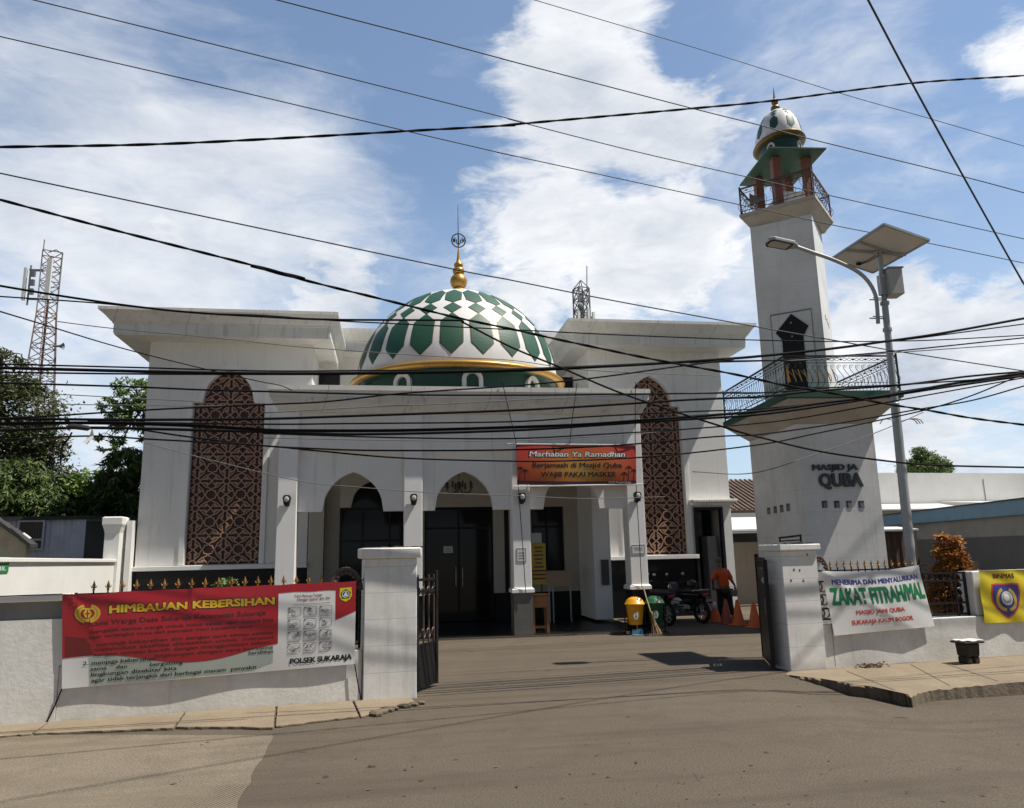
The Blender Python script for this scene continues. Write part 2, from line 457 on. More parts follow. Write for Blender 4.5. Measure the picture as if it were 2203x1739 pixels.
class MB:
    def __init__(s, X=None):
        s.v, s.f, s.X = [], [], X

    def add(s, vs, fs):
        k = len(s.v)
        s.v += [(s.X @ Vector(v)) if s.X else Vector(v) for v in vs]
        s.f += [tuple(i + k for i in f) for f in fs]
        return s

    def box(s, x0, x1, y0, y1, z0, z1):
        return s.add([(x0, y0, z0), (x1, y0, z0), (x1, y1, z0), (x0, y1, z0), (x0, y0, z1), (x1, y0, z1), (x1, y1, z1), (x0, y1, z1)],
                     [(0, 3, 2, 1), (4, 5, 6, 7), (0, 1, 5, 4), (1, 2, 6, 5), (2, 3, 7, 6), (3, 0, 4, 7)])

    def bar(s, a, b, w, h=None, up=(0, 0, 1)):
        a, b = Vector(a), Vector(b)
        d = (b - a).normalized()
        u = Vector(up)
        if abs(d.dot(u)) > .98:
            u = Vector((1, 0, 0))
        r = d.cross(u).normalized() * (w / 2)
        u = r.cross(d).normalized() * ((h or w) / 2)
        vs = [p + i * r + j * u for p in (a, b) for i, j in ((-1, -1), (1, -1), (1, 1), (-1, 1))]
        return s.add(vs, [(0, 1, 2, 3), (7, 6, 5, 4), (0, 4, 5, 1), (1, 5, 6, 2), (2, 6, 7, 3), (3, 7, 4, 0)])

    def prism(s, poly, ax, a, b):
        n = len(poly)
        P = {'y': lambda p, q: (p[0], q, p[1]), 'x': lambda p, q: (q, p[0], p[1]), 'z': lambda p, q: (p[0], p[1], q)}[ax]
        vs = [P(p, a) for p in poly] + [P(p, b) for p in poly]
        fs = [tuple(range(n)), tuple(range(2 * n - 1, n - 1, -1))] + [(i, i + n, (i + 1) % n + n, (i + 1) % n) for i in range(n)]
        return s.add(vs, fs)

    def tube(s, pts, r, n=8, cap=True):
        pts = [Vector(p) for p in pts]
        rs = r if isinstance(r, (list, tuple)) else [r] * len(pts)
        vs, fs = [], []
        ref = None
        for i, p in enumerate(pts):
            d = (pts[min(i + 1, len(pts) - 1)] - pts[max(i - 1, 0)]).normalized()
            if ref is None:
                ref = Vector((0, 0, 1)) if abs(d.z) < .9 else Vector((1, 0, 0))
            a = (ref - d * ref.dot(d)).normalized()
            b = d.cross(a)
            ref = a
            for k in range(n):
                th = 2 * PI * k / n
                vs.append(p + rs[i] * (math.cos(th) * a + math.sin(th) * b))
        for i in range(len(pts) - 1):
            for k in range(n):
                k2 = (k + 1) % n
                fs.append((i * n + k, i * n + k2, (i + 1) * n + k2, (i + 1) * n + k))
        if cap:
            fs += [tuple(range(n - 1, -1, -1)), tuple(range((len(pts) - 1) * n, len(pts) * n))]
        return s.add(vs, fs)

    def lathe(s, prof, c=(0, 0, 0), n=32, sy=1.0):
        vs, fs = [], []
        for r, z in prof:
            for k in range(n):
                th = 2 * PI * k / n
                vs.append((c[0] + r * math.cos(th), c[1] + r * sy * math.sin(th), c[2] + z))
        for i in range(len(prof) - 1):
            for k in range(n):
                k2 = (k + 1) % n
                fs.append((i * n + k, i * n + k2, (i + 1) * n + k2, (i + 1) * n + k))
        if prof[0][0] > 1e-4:
            fs.append(tuple(range(n - 1, -1, -1)))
        if prof[-1][0] > 1e-4:
            fs.append(tuple(range((len(prof) - 1) * n, len(prof) * n)))
        return s.add(vs, fs)

    def ball(s, c, r, sx=1, sy=1, sz=1, n=14, m=9):
        return s.lathe([(r * sx * math.sin(PI * i / m) + (1e-4 if i in (0, m) else 0), -r * sz * math.cos(PI * i / m)) for i in range(m + 1)], c, n, sy / sx)

    def loops(s, rects):
        """rects: list of (x0,x1,y0,y1,z) stacked into a mitred moulding, capped at both ends"""
        vs, fs = [], []
        for x0, x1, y0, y1, z in rects:
            vs += [(x0, y0, z), (x1, y0, z), (x1, y1, z), (x0, y1, z)]
        for i in range(len(rects) - 1):
            for k in range(4):
                fs.append((i * 4 + k, i * 4 + (k + 1) % 4, i * 4 + 4 + (k + 1) % 4, i * 4 + 4 + k))
        fs += [(3, 2, 1, 0), tuple(range(len(vs) - 4, len(vs)))]
        return s.add(vs, fs)

    def build(s, name, m, parent=None, smooth=None, bevel=0, recalc=True):
        me = bpy.data.meshes.new(name)
        me.from_pydata([tuple(v) for v in s.v], [], s.f)
        if recalc:
            bm = bmesh.new()
            bm.from_mesh(me)
            bmesh.ops.recalc_face_normals(bm, faces=bm.faces)
            if bevel:
                bmesh.ops.remove_doubles(bm, verts=bm.verts, dist=1e-5)
                es = [e for e in bm.edges if len(e.link_faces) == 2 and e.calc_face_angle(0) > .6]
                bmesh.ops.bevel(bm, geom=es, offset=bevel, segments=1, affect='EDGES', clamp_overlap=True)
            bm.to_mesh(me)
            bm.free()
        me.materials.append(M[m] if isinstance(m, str) else m)
        if smooth:
            me.shade_smooth()
            if smooth is not True:
                me.set_sharp_from_angle(angle=math.radians(smooth))
        o = bpy.data.objects.new(name, me)
        COL.objects.link(o)
        if parent:
            child(o, parent)
        return o


ROOTS = {}


def world_loc(o):
    v = Vector(o.location)
    p = o.parent
    while p:
        v += p.location if p.parent is None else Vector((0, 0, 0))
        p = p.parent
    return v


def child(o, parent):
    """parts keep world coordinates: only the root Empty carries an offset"""
    o.parent = parent
    root = parent
    while root.parent:
        root = root.parent
    o.matrix_parent_inverse = Matrix.Identity(4)
    if parent is root and root.type == 'EMPTY':
        o.matrix_parent_inverse = Matrix.Translation(-Vector(ROOTS[root.name]))


def tag(o, label, cat, group=None, kind=None):
    if label:
        o['label'] = label
    if cat:
        o['category'] = cat
    if group:
        o['group'] = group
    if kind:
        o['kind'] = kind
    return o


def thing(name, label, cat, loc, group=None, rz=0.0):
    o = bpy.data.objects.new(name, None)
    o.empty_display_size = .2
    o.location = loc
    o.rotation_euler = (0, 0, rz)
    COL.objects.link(o)
    ROOTS[o.name] = tuple(loc)
    return tag(o, label, cat, group)


def copy_tree(root, loc, label, rz=None):
    new = {}

    def rec(o, p):
        c = o.copy()
        COL.objects.link(c)
        if p:
            c.parent = p
            c.matrix_parent_inverse = o.matrix_parent_inverse.copy()
        for k in [x for x in bpy.data.objects if x.parent is o]:
            rec(k, c)
        return c
    r = rec(root, None)
    r.location = loc
    if rz is not None:
        r.rotation_euler = (0, 0, rz)
    r['label'] = label
    return r


def local(name, label, cat, loc, rz=0.0, group=None):
    """a thing whose parts are modelled round the origin"""
    o = thing(name, label, cat, loc, group, rz)
    ROOTS[o.name] = (0, 0, 0)
    return o


# ---- lettering and flat art
_font = {}


def text2d(body, bold=0.0, spacing=1.0, shear=0.0):
    key = (body, bold, spacing, shear)
    if key in _font:
        return _font[key]
    cu = bpy.data.curves.new('lettering', 'FONT')
    cu.body = body
    cu.size = 1
    cu.offset = bold
    cu.shear = shear
    cu.space_character = spacing
    cu.resolution_u = 3
    ob = bpy.data.objects.new('lettering', cu)
    me = ob.to_mesh()
    vs = [(v.co.x, v.co.y) for v in me.vertices]
    fs = [tuple(p.vertices) for p in me.polygons]
    ob.to_mesh_clear()
    bpy.data.objects.remove(ob)
    bpy.data.curves.remove(cu)
    _font[key] = (vs, fs)
    return vs, fs


CAP = max(v[1] for v in text2d('H')[0])


def text_box(body, u0, u1, v0, cap, bold=0.0, spacing=1.0, shear=0.0):
    """text scaled to run from u0 to u1 with its baseline on v0 and capitals cap high; bold strokes are laid over one another"""
    vs, fs = text2d(body, 0.0, spacing, shear)
    a, b = min(v[0] for v in vs), max(v[0] for v in vs)
    k = (u1 - u0) / (b - a)
    h = cap / CAP
    V, F = [], []
    offs = [(0, 0)] if bold < .004 else [(0, 0), (1, 0), (-1, 0), (0, .8), (0, -.8), (.7, .6), (-.7, .6), (.7, -.6), (-.7, -.6)]
    for i, (dx, dy) in enumerate(offs):
        n = len(V)
        V += [(u0 + (x - a) * k + dx * bold * k, v0 + y * h + dy * bold * h, i * .00004) for x, y in vs]
        F += [tuple(q + n for q in f) for f in fs]
    return V, F


def poly(pts):
    return list(pts), [tuple(range(len(pts)))]


def join2(parts):
    V, F = [], []
    for v, f in parts:
        k = len(V)
        V += [p if len(p) == 3 else (p[0], p[1], 0.0) for p in v]
        F += [tuple(i + k for i in q) for q in f]
    return V, F


def rect(u0, u1, v0, v1):
    return poly([(u0, v0), (u1, v0), (u1, v1), (u0, v1)])


def frame(u0, u1, v0, v1, w, h=None):
    h = h or w
    return join2([rect(u0, u1, v0, v0 + h), rect(u0, u1, v1 - h, v1), rect(u0, u0 + w, v0 + h, v1 - h), rect(u1 - w, u1, v0 + h, v1 - h)])


def ell(cu, cv, ru, rv, n=20, a0=0, a1=2 * PI):
    return poly([(cu + ru * math.cos(a0 + (a1 - a0) * i / n), cv + rv * math.sin(a0 + (a1 - a0) * i / n)) for i in range(n)])


def ringart(cu, cv, ru, rv, w, a0=0, a1=2 * PI, n=20):
    V, F = [], []
    for i in range(n + 1):
        a = a0 + (a1 - a0) * i / n
        V += [(cu + ru * math.cos(a), cv + rv * math.sin(a)), (cu + ru * w * math.cos(a), cv + rv * w * math.sin(a))]
    F = [(2 * i, 2 * i + 2, 2 * i + 3, 2 * i + 1) for i in range(n)]
    return V, F


def stroke(pts, w, asp=1.0):
    """thin line art along points in (u, v); asp = width/height of the sheet"""
    V, F = [], []
    for (a, b), (c, d) in zip(pts[:-1], pts[1:]):
        dx, dy = (c - a) * asp, d - b
        L = math.hypot(dx, dy) or 1
        nx, ny = -dy / L * w / asp, dx / L * w
        k = len(V)
        V += [(a - nx, b - ny), (c - nx, d - ny), (c + nx, d + ny), (a + nx, b + ny)]
        F.append((k, k + 1, k + 2, k + 3))
    return V, F


class Sheet:
    """a hung cloth: four corners, gentle folds; art is cut on a grid and laid on it"""

    def __init__(s, tl, tr, bl, br, normal, fold, sag=None):
        s.tl, s.tr, s.bl, s.br = map(Vector, (tl, tr, bl, br))
        s.n = Vector(normal).normalized()
        s.fold = fold
        s.sag = sag or (lambda u, v: 0.0)

    def raw(s, u, v):
        p = (s.bl * (1 - u) + s.br * u) * (1 - v) + (s.tl * (1 - u) + s.tr * u) * v
        return p + s.n * s.fold(u, v) + Vector((0, 0, s.sag(u, v)))

    def at(s, u, v, off=0.0):
        if not hasattr(s, 'grid'):
            s.grid = [[s.raw(i / s.NU, j / s.NV) for i in range(s.NU + 1)] for j in range(s.NV + 1)]
        x, y = min(max(u, 0), 1) * s.NU, min(max(v, 0), 1) * s.NV
        i, j = min(int(x), s.NU - 1), min(int(y), s.NV - 1)
        fx, fy = x - i, y - j
        p = (s.grid[j][i] * (1 - fx) + s.grid[j][i + 1] * fx) * (1 - fy) + (s.grid[j + 1][i] * (1 - fx) + s.grid[j + 1][i + 1] * fx) * fy
        return p + s.n * off

    NU, NV = 60, 24

    def base(s, name, m, parent, nu=60, nv=24):
        b = MB()
        b.add([s.at(i / nu, j / nv) for j in range(nv + 1) for i in range(nu + 1)],
              [(j * (nu + 1) + i, j * (nu + 1) + i + 1, (j + 1) * (nu + 1) + i + 1, (j + 1) * (nu + 1) + i) for j in range(nv) for i in range(nu)])
        return b.build(name, m, parent, smooth=True, recalc=False)

    def art(s, name, m, parent, shape, layer=1, nu=30, nv=12, label=None):
        nu, nv = (s.NU, s.NV) if len(shape[0]) < 700 else (s.NU // 2, s.NV // 2)
        bm = bmesh.new()
        vs = [bm.verts.new((p[0], p[1], p[2] if len(p) == 3 else 0)) for p in shape[0]]
        for f in shape[1]:
            try:
                bm.faces.new([vs[i] for i in f])
            except ValueError:
                pass
        us = [v[0] for v in shape[0]]
        ws = [v[1] for v in shape[0]]
        for i in range(1, nu):
            if min(us) < i / nu < max(us):
                bmesh.ops.bisect_plane(bm, geom=bm.verts[:] + bm.edges[:] + bm.faces[:], plane_co=(i / nu, 0, 0), plane_no=(1, 0, 0))
        for i in range(1, nv):
            if min(ws) < i / nv < max(ws):
                bmesh.ops.bisect_plane(bm, geom=bm.verts[:] + bm.edges[:] + bm.faces[:], plane_co=(0, i / nv, 0), plane_no=(0, 1, 0))
        for v in bm.verts:
            v.co = s.at(v.co.x, v.co.y, .0014 * layer + v.co.z)
        me = bpy.data.meshes.new(name)
        bm.to_mesh(me)
        bm.free()
        me.materials.append(M[m])
        o = bpy.data.objects.new(name, me)
        COL.objects.link(o)
        child(o, parent)
        if label:
            o['label'] = label
        return o


def skin(name, chains, m, parent=None, sub=2):
    """one continuous body: chains of (point, radius) sharing joints by name"""
    pts, rad, idx, edges = [], [], {}, []
    for ch in chains:
        prev = None
        for key, p, r in ch:
            if key not in idx:
                idx[key] = len(pts)
                pts.append(p)
                rad.append(r)
            if prev is not None:
                edges.append((prev, idx[key]))
            prev = idx[key]
    me = bpy.data.meshes.new(name)
    me.from_pydata(pts, edges, [])
    o = bpy.data.objects.new(name, me)
    COL.objects.link(o)
    md = o.modifiers.new('skin', 'SKIN')
    md.use_smooth_shade = True
    sd = o.modifiers.new('sub', 'SUBSURF')
    sd.levels = sd.render_levels = sub
    for i, sv in enumerate(me.skin_vertices[0].data):
        r = rad[i]
        sv.radius = r if isinstance(r, tuple) else (r, r)
        sv.use_root = (i == 0)
    bpy.context.view_layer.update()
    dg = bpy.context.evaluated_depsgraph_get()
    me2 = bpy.data.meshes.new_from_object(o.evaluated_get(dg))
    o.modifiers.clear()
    o.data = me2
    me2.materials.clear()
    me2.materials.append(M[m])
    me2.shade_smooth()
    if parent:
        child(o, parent)
    return o


# ------------------------------------------------------------------ ground, road, pavements
STREET = math.radians(7)
SD = Vector((math.cos(STREET), math.sin(STREET), 0))
ND = Vector((-math.sin(STREET), math.cos(STREET), 0))
SO = Vector((-.35, 10.5, 0))


def st(s_, t_, z=0.0):
    """street frame: s along the front wall, t behind it"""
    return SO + SD * s_ + ND * t_ + Vector((0, 0, z))


XS = Matrix.Translation(SO) @ Matrix.Rotation(STREET, 4, 'Z')      # the same as a matrix


def onwall(x, y, t_=0.0):
    """where the sight line of a photo pixel meets the vertical plane t behind the wall face -> (s, z)"""
    d = ray(x, y)
    P = CAM + d * (((SO + ND * t_ - CAM).dot(ND)) / d.dot(ND))
    return (P - SO).dot(SD), P.z


def sheet(name, pts, z, m, kind='structure', label=None, cat=None):
    b = MB()
    b.add([(p[0], p[1], z) for p in pts], [tuple(range(len(pts)))])
    o = b.build(name, m, recalc=False)
    return tag(o, label, cat, None, kind)


sheet('ground', [(-900, -300), (900, -300), (900, 1500), (-900, 1500)], -.30, 'earth')


def ss(x, a, c):
    x = min(1, max(0, (x - a) / (c - a)))
    return x * x * (3 - 2 * x)


def road_z(x, y):
    """the carriageway falls away a little in front of the right pavement"""
    return -(.15 + .05 * ss(x, 6.5, 9)) * ss(x, 4.3, 6.1) * (1 - ss(y - .12 * x, 9.2, 10.6)) * ss(y, -6, 3)


b = MB()
xs = [-60, -30, -12] + [-6 + .5 * i for i in range(41)] + [16, 20, 30, 70]
ys = [-40, -20, -8] + [-6 + .5 * i for i in range(36)] + [13, 16, 20, 24.5]
b.add([(x, y, road_z(x, y)) for y in ys for x in xs], [(j * len(xs) + i, j * len(xs) + i + 1, (j + 1) * len(xs) + i + 1, (j + 1) * len(xs) + i) for j in range(len(ys) - 1) for i in range(len(xs) - 1)])
tag(b.build('road', 'asphalt', smooth=True, recalc=False), None, None, None, 'structure')
g0, g1 = atZ(590, 1583), atZ(508, 1739)
gd = (g1 - g0).normalized()
jit = random.Random(3)
edge = [g0 + gd * (k * .25) + Vector((jit.uniform(-.02, .02), 0, 0)) for k in range(0, 60)]
sheet('concrete_road', [(-60, 3.0), (-4.2, 9.62)] + [(p.x, p.y) for p in edge] + [(-60, edge[-1].y)], .004, 'roadcon')

# left pavement: flush slabs with open joints
b = MB()
cuts = [-9.0, -4.55, -3.55, -2.1, -1.05, -.12, .62]
for a, c in zip(cuts[:-1], cuts[1:]):
    top = .028
    fr = -.62 if a < -3.4 else (-.86 if a < -2 else (-1.22 if a < -1 else -1.05))
    fr2 = -.62 if c < -3.4 else (-.9 if c < -2 else (-1.3 if c < -1 else (-1.02 if c < 0 else -.34)))
    q = [st(a + .012, fr), st(c - .012, fr2), st(c - .012, -.005), st(a + .012, -.005)]
    ring = []
    for p0_, p1_ in zip(q, q[1:] + q[:1]):
        n = max(2, int((p1_ - p0_).length / .07))
        for k in range(n):
            p = p0_.lerp(p1_, k / n)
            w = .022 if k and (p0_ is q[0]) else (.007 if k else 0)
            ring.append((p.x + rnd.uniform(-w, w) * .5, p.y + rnd.uniform(-w, w)))
    b.prism(ring, 'z', .001, top + rnd.uniform(-.004, .004))
tag(b.build('pavement_slabs', 'concrete', bevel=.006), None, None, None, 'structure')
# broken kerb bits at its right end
for k in range(7):
    a = st(.05 + .1 * k + rnd.uniform(-.03, .03), -.95 + .085 * k + rnd.uniform(-.03, .03), .02)
    b = MB(Matrix.Translation(a) @ Matrix.Rotation(rnd.uniform(0, 3), 4, 'Z'))
    r_ = rnd.uniform(.05, .10)
    b.ball((0, 0, 0), r_, 1.2, .8, .4, 7, 5)
    o = b.build('rubble_piece', 'kerb')
    tag(o, 'pale broken kerb lump in the row of rubble beside the left gate pillar', 'rubble', 'rubble at the pavement end')

# right pavement: raised slab running down to nothing at the gate pillar
zb_ = lambda x, y, z: atZ(1600 + x / 3.589, 1120 + y / 3.589, z)
top_ = [(330, 1192), (470, 1208), (600, 1222), (730, 1243), (850, 1265), (1000, 1284), (1130, 1303), (1210, 1325), (1262, 1341), (1300, 1340), (1345, 1316), (1420, 1299), (1560, 1284), (1700, 1270), (1930, 1248), (2164, 1225)]
b = MB()
vs, fs = [], []
edge_ = bez([zb_(x, y, 0) for x, y in top_], 5)
edge_.append(edge_[-1] + SD * 25)
n_ = len(edge_)
pr_ = random.Random(17)
for p in edge_:
    j_ = pr_.uniform(-.016, .016)
    k_ = pr_.uniform(-.012, .010)
    vs += [(p.x + j_, p.y - .05 + j_, -.40), (p.x + j_, p.y - .012 + j_, -.026 + k_), (p.x, p.y + .022 + abs(j_), 0.0)]
for p in edge_:
    q = p - SO
    w = st(max(q.dot(SD), 6.28), -.028 if q.dot(SD) < 6.6 else .02)
    vs.append((w.x, w.y, -.002))
for i in range(n_ - 1):
    a, c = i * 3, i * 3 + 3
    fs += [(a, c, c + 1, a + 1), (a + 1, c + 1, c + 2, a + 2), (a + 2, c + 2, 3 * n_ + i + 1, 3 * n_ + i)]
b.add(vs, fs)
o = b.build('raised_pavement', 'concrete', recalc=True)
tag(o, None, None, None, 'structure')
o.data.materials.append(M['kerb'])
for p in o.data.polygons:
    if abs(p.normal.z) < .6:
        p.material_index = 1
cz = 0.0
# grooves between the cast slabs
for (x0, y0), (x1, y1) in (((800, 1165), (1165, 1310)), ((1290, 1112), (1590, 1275)), ((1540, 1100), (1960, 1240))):
    b = MB()
    q0, q1 = zb_(x0, y0, 0), zb_(x1, y1, 0)
    b.bar((q0.x, q0.y, .001), (q1.x, q1.y, .001), .02, .004)
    tag(b.build('pavement_joint', 'kerb'), None, None, None, 'structure')

# ------------------------------------------------------------------ the mosque
mosque = thing('mosque', 'white mosque with latticed wings and a green and white dome over its arched porch', 'mosque', (1.69, 21, 0))
YW, YP = 21.3, 17.41


def arch_z(x, w, h):
    c = (h * h - w * w) / (2 * w)
    return math.sqrt(max(0, (w + c) ** 2 - (abs(x) + c) ** 2))


def arch_strip(b, xc, x0, x1, zs, w, h, ztop, y0, y1, n=28):
    """wall over a pointed opening"""
    xs = sorted(set([x0, xc - w, x1, xc + w] + [xc - w + 2 * w * i / n for i in range(n + 1)]))
    for a, c in zip(xs[:-1], xs[1:]):
        f = lambda x: zs + (arch_z(x - xc, w, h) if abs(x - xc) < w - 1e-6 else 0)
        za, zc = f(a), f(c)
        if abs(a - xc) >= w - 1e-6 and abs(c - xc) > w + 1e-6 or c <= xc - w + 1e-6:
            za = zc = zs
        b.prism([(a, za), (c, zc), (c, ztop), (a, ztop)], 'y', y0, y1)


CORN = [(0, 0), (.70, 0), (.70, .05), (.72, .05), (.72, .30), (.755, .31), (.755, .35), (.79, .36), (.86, .44), (.93, .53), (1.0, .58), (1.03, .60), (1.03, .68), (.6, .70)]


def cornice(x0, x1, y0, y1, z0, ol, orr, of, ob, zs=1.0):
    return MB().loops([(x0 - o * ol, x1 + o * orr, y0 - o * of, y1 + o * ob, z0 + z * zs) for o, z in CORN])


def lattice(x0, x1, z0, zs, xa, wa, ha, y, parent):
    A = .735
    xc = (x0 + x1) / 2

    def inside(x, z):
        if z <= zs:
            return x0 + .01 < x < x1 - .01 and z > z0 + .01
        return abs(x - xa) < wa and z < zs + arch_z(x - xa, wa, ha) - .02
    b = MB()
    W2 = .0125

    def strip(p, q):
        dx, dz = q[0] - p[0], q[1] - p[1]
        L = math.hypot(dx, dz)
        if L < .02:
            return
        nx, nz = -dz / L * W2, dx / L * W2
        b.prism([(p[0] - nx, p[1] - nz), (q[0] - nx, q[1] - nz), (q[0] + nx, q[1] + nz), (p[0] + nx, p[1] + nz)], 'y', y, y + .035)

    def run(p, q):
        """the parts of a segment that lie inside the opening"""
        n = max(2, int(math.hypot(q[0] - p[0], q[1] - p[1]) / .012))
        st_, last = None, None
        for i in range(n + 1):
            c = (p[0] + (q[0] - p[0]) * i / n, p[1] + (q[1] - p[1]) * i / n)
            if inside(*c):
                st_ = st_ or c
                last = c
            elif st_:
                strip(st_, last)
                st_ = None
        if st_:
            strip(st_, last)
    # one eighth of the repeat: inner star, arrow petals, crossing straps and the octagram hole at the cell centre
    T, X1 = (.152, .063), (.5, .30)
    C = (.365, .165)
    oct_ = [(T, (.09, 0)), (T, (.064, .064)), (T, (.365, .063)), ((.365, .063), C), (C, (.263, .063)), (C, (.5, 0)), (T, (.30, .211)),
            ((.30, .211), (.37, .235)), ((.37, .235), (.44, .26)), ((.44, .26), X1), (C, (.37, .235)), (X1, (.439, .352)), ((.439, .352), (.36, .36))]
    seg = []
    for p, q in oct_:
        for sw in (0, 1):
            for sx in (-1, 1):
                for sz in (-1, 1):
                    f = lambda r: (sx * (r[1] if sw else r[0]), sz * (r[0] if sw else r[1]))
                    seg.append((f(p), f(q)))
    AX_, AZ_ = .757, .718
    for i in range(-3, 4):
        for j in range(-1, 9):
            for p, q in seg:
                run((xc + (i + p[0]) * AX_, z0 + .03 + (j + p[1]) * AZ_), (xc + (i + q[0]) * AX_, z0 + .03 + (j + q[1]) * AZ_))
    w = MB()
    w.box(x0 - .05, x1 + .05, y + .06, y + .10, z0 - .05, zs + ha + .05)
    panel = w.build('lattice_window', 'maroon', parent)
    b.build('lattice', 'lattice', panel, recalc=False)
    return panel


def wing(x0, x1, px0, px1, xa, wl, ha, orl, orr, door=None):
    b = MB()
    zt, zs, z0, zb = 7.72, 6.0, 1.71, 1.58
    y0, y1 = YW, YW + .30
    if door:
        dx0, dx1, dz = door
        b.box(x0, px0, y0, y1, zb, zt)
        b.box(px1, dx0, y0, y1, zb, zt)
        b.box(dx0, dx1, y0, y1, dz, zt)
        b.box(dx1, x1, y0, y1, .0, zt)
    else:
        b.box(x0, px0, y0, y1, zb, zt)
        b.box(px1, x1, y0, y1, zb, zt)
    b.box(px0, px1, y0, y1, zb, z0)
    arch_strip(b, xa, px0, px1, zs, wl, ha, zt, y0, y1)
    b.box(x0, x1 if not door else door[0], y1, 27.5, 0, zt)
    if door:
        b.box(door[0], x1, y1 + 1.2, 27.5, 0, zt)
        b.box(door[1], x1, y1, y1 + 1.2, 0, zt)
        b.box(door[0], door[1], y1, y1 + 1.2, dz + .02, zt)
    b.build('wall', 'wall', mosque)
    t = MB()
    f = y0 - .035
    t.box(px0 - .14, px0 - .02, f, y0 - .002, z0, zs + .0)
    t.box(px1 + .02, px1 + .14, f, y0 - .002, z0, zs + .0)
    n = 20
    for i in range(n):
        a_, c_ = [-wl + 2 * wl * k / n for k in (i, i + 1)]
        g = 1.0
        za, zc = zs + arch_z(a_, wl, ha), zs + arch_z(c_, wl, ha)
        k1, k2 = (wl + .12) / wl, (ha + .15) / ha
        A_ = (xa + a_ * k1, zs + (za - zs) * k2)
        C_ = (xa + c_ * k1, zs + (zc - zs) * k2)
        t.prism([(xa + a_, za), (xa + c_, zc), C_, A_], 'y', f, y0 - .002)
    t.build('window_surround', 'trim', mosque, recalc=True)
    s_ = MB()
    xe = (px1 + .28) if door else x1 + .02
    s_.box(x0 - .06, xe, y0 - .10, y0 - .037, zb - .0, zb + .115)
    s_.build('sill', 'trim', mosque, bevel=.008)
    p = MB()
    p.box(x0 + .03, (door[0] if door else x1) - .02, y0 + .03, y0 + .28, 0, zb - .002)
    p.build('plinth', 'granite', mosque)
    lattice(px0 + .015, px1 - .015, z0, zs, xa, wl - .01, ha, y0 + .12, mosque)
    cornice(x0, x1, y0, 27.5, zt - .05, orl, orr, .92, .8).build('cornice', 'cornice', mosque)


wing(-6.50, -2.22, -5.30, -3.45, -4.40, .67, .92, 1.03, .72)
wing(5.66, 9.77, 6.60, 8.40, 7.51, .66, .92, .74, .78, (8.62, 9.50, 3.03))
# side entrance of the right wing: hood, frame, dark door
b = MB()
b.box(8.50, 9.86, 20.98, 21.28, 3.16, 3.24)
b.box(8.56, 9.80, 21.06, 21.28, 3.08, 3.16)
b.build('door_hood', 'cornice', mosque, bevel=.012)
b = MB()
b.box(8.62, 8.70, 21.24, 21.40, .03, 3.03)
b.box(9.42, 9.50, 21.24, 21.40, .03, 3.03)
b.box(8.70, 9.42, 21.26, 21.40, 2.95, 3.03)
dr = b.build('side_door', 'black_metal', mosque)
b = MB()
b.box(8.70, 9.42, 21.95, 22.0, .03, 2.95)
b.build('door_leaf', 'glass', dr)
b = MB()
b.box(9.05, 9.34, 21.45, 21.9, .03, 2.2)
b.build('inner_jamb', 'greyblock', dr)

# main hall between and behind the wings
b = MB()
b.box(-4.5, 8.0, 24.6, 38, 0, 8.20)
b.build('hall', 'wall', mosque)
cornice(-4.5, 8.0, 24.6, 38, 8.20, .8, .8, .85, .8, 1.05).build('cornice', 'cornice', mosque)

# porch: columns, beam panels, arches, cornice, roof
COLX = (-2.27, .47, 2.92, 5.65)
for i, cx_ in enumerate(COLX):
    b = MB()
    b.box(cx_ - .205, cx_ + .205, YP, YP + .42, 1.07, 5.07)
    c = b.build('column', 'trim', mosque, bevel=.01)
    b = MB()
    b.box(cx_ - .215, cx_ + .215, YP - .012, YP + .432, 0, .95)
    b.build('column_base', 'grey_granite' if i == 2 else 'granite', c)
    b = MB()
    b.loops([(cx_ - .205 - o, cx_ + .205 + o, YP - o, YP + .42 + o, z) for o, z in ((.02, .952), (.05, .96), (.05, 1.03), (.03, 1.045), (.012, 1.07))])
    b.build('column_cap', 'trim', c)
AX = (-.86, 1.635, 4.14)
b = MB()
sp = MB()
for k in range(3):
    xa, xb = COLX[k] + .205, COLX[k + 1] - .205
    b.box(xa, xb, YP + .05, YP + .36, 4.18, 5.06)
    arch_strip(sp, AX[k], xa, xb, 2.82, .672, .88, 4.18, YP + .15, YP + .34)
b.build('porch_beam', 'wall', mosque)
sp.build('arch_panel', 'wall', mosque)
b = MB()
prof = [(0, 5.02), (.06, 5.05), (.09, 5.12), (.17, 5.22), (.17, 5.27), (.20, 5.28), (.20, 5.33), (.235, 5.34), (.235, 5.47), (.27, 5.49), (.27, 5.60), (-.3, 5.62)]
b.loops([(-2.48 - o * .9, 5.86 + o * .7, YP - o * 1.1, 24.5, z) for o, z in prof])
b.build('porch_cornice', 'cornice', mosque)
b = MB()
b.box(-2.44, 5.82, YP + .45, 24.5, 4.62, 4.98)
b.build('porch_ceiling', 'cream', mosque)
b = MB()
b.box(-2.50, 5.86, YP - .06, 21.28, 0, .045)
b.build('porch_floor', 'granite', mosque)
b = MB()
b.box(-2.50, 5.86, YP - .085, YP - .062, 0, .04)
b.build('porch_step_edge', 'kerb', mosque)
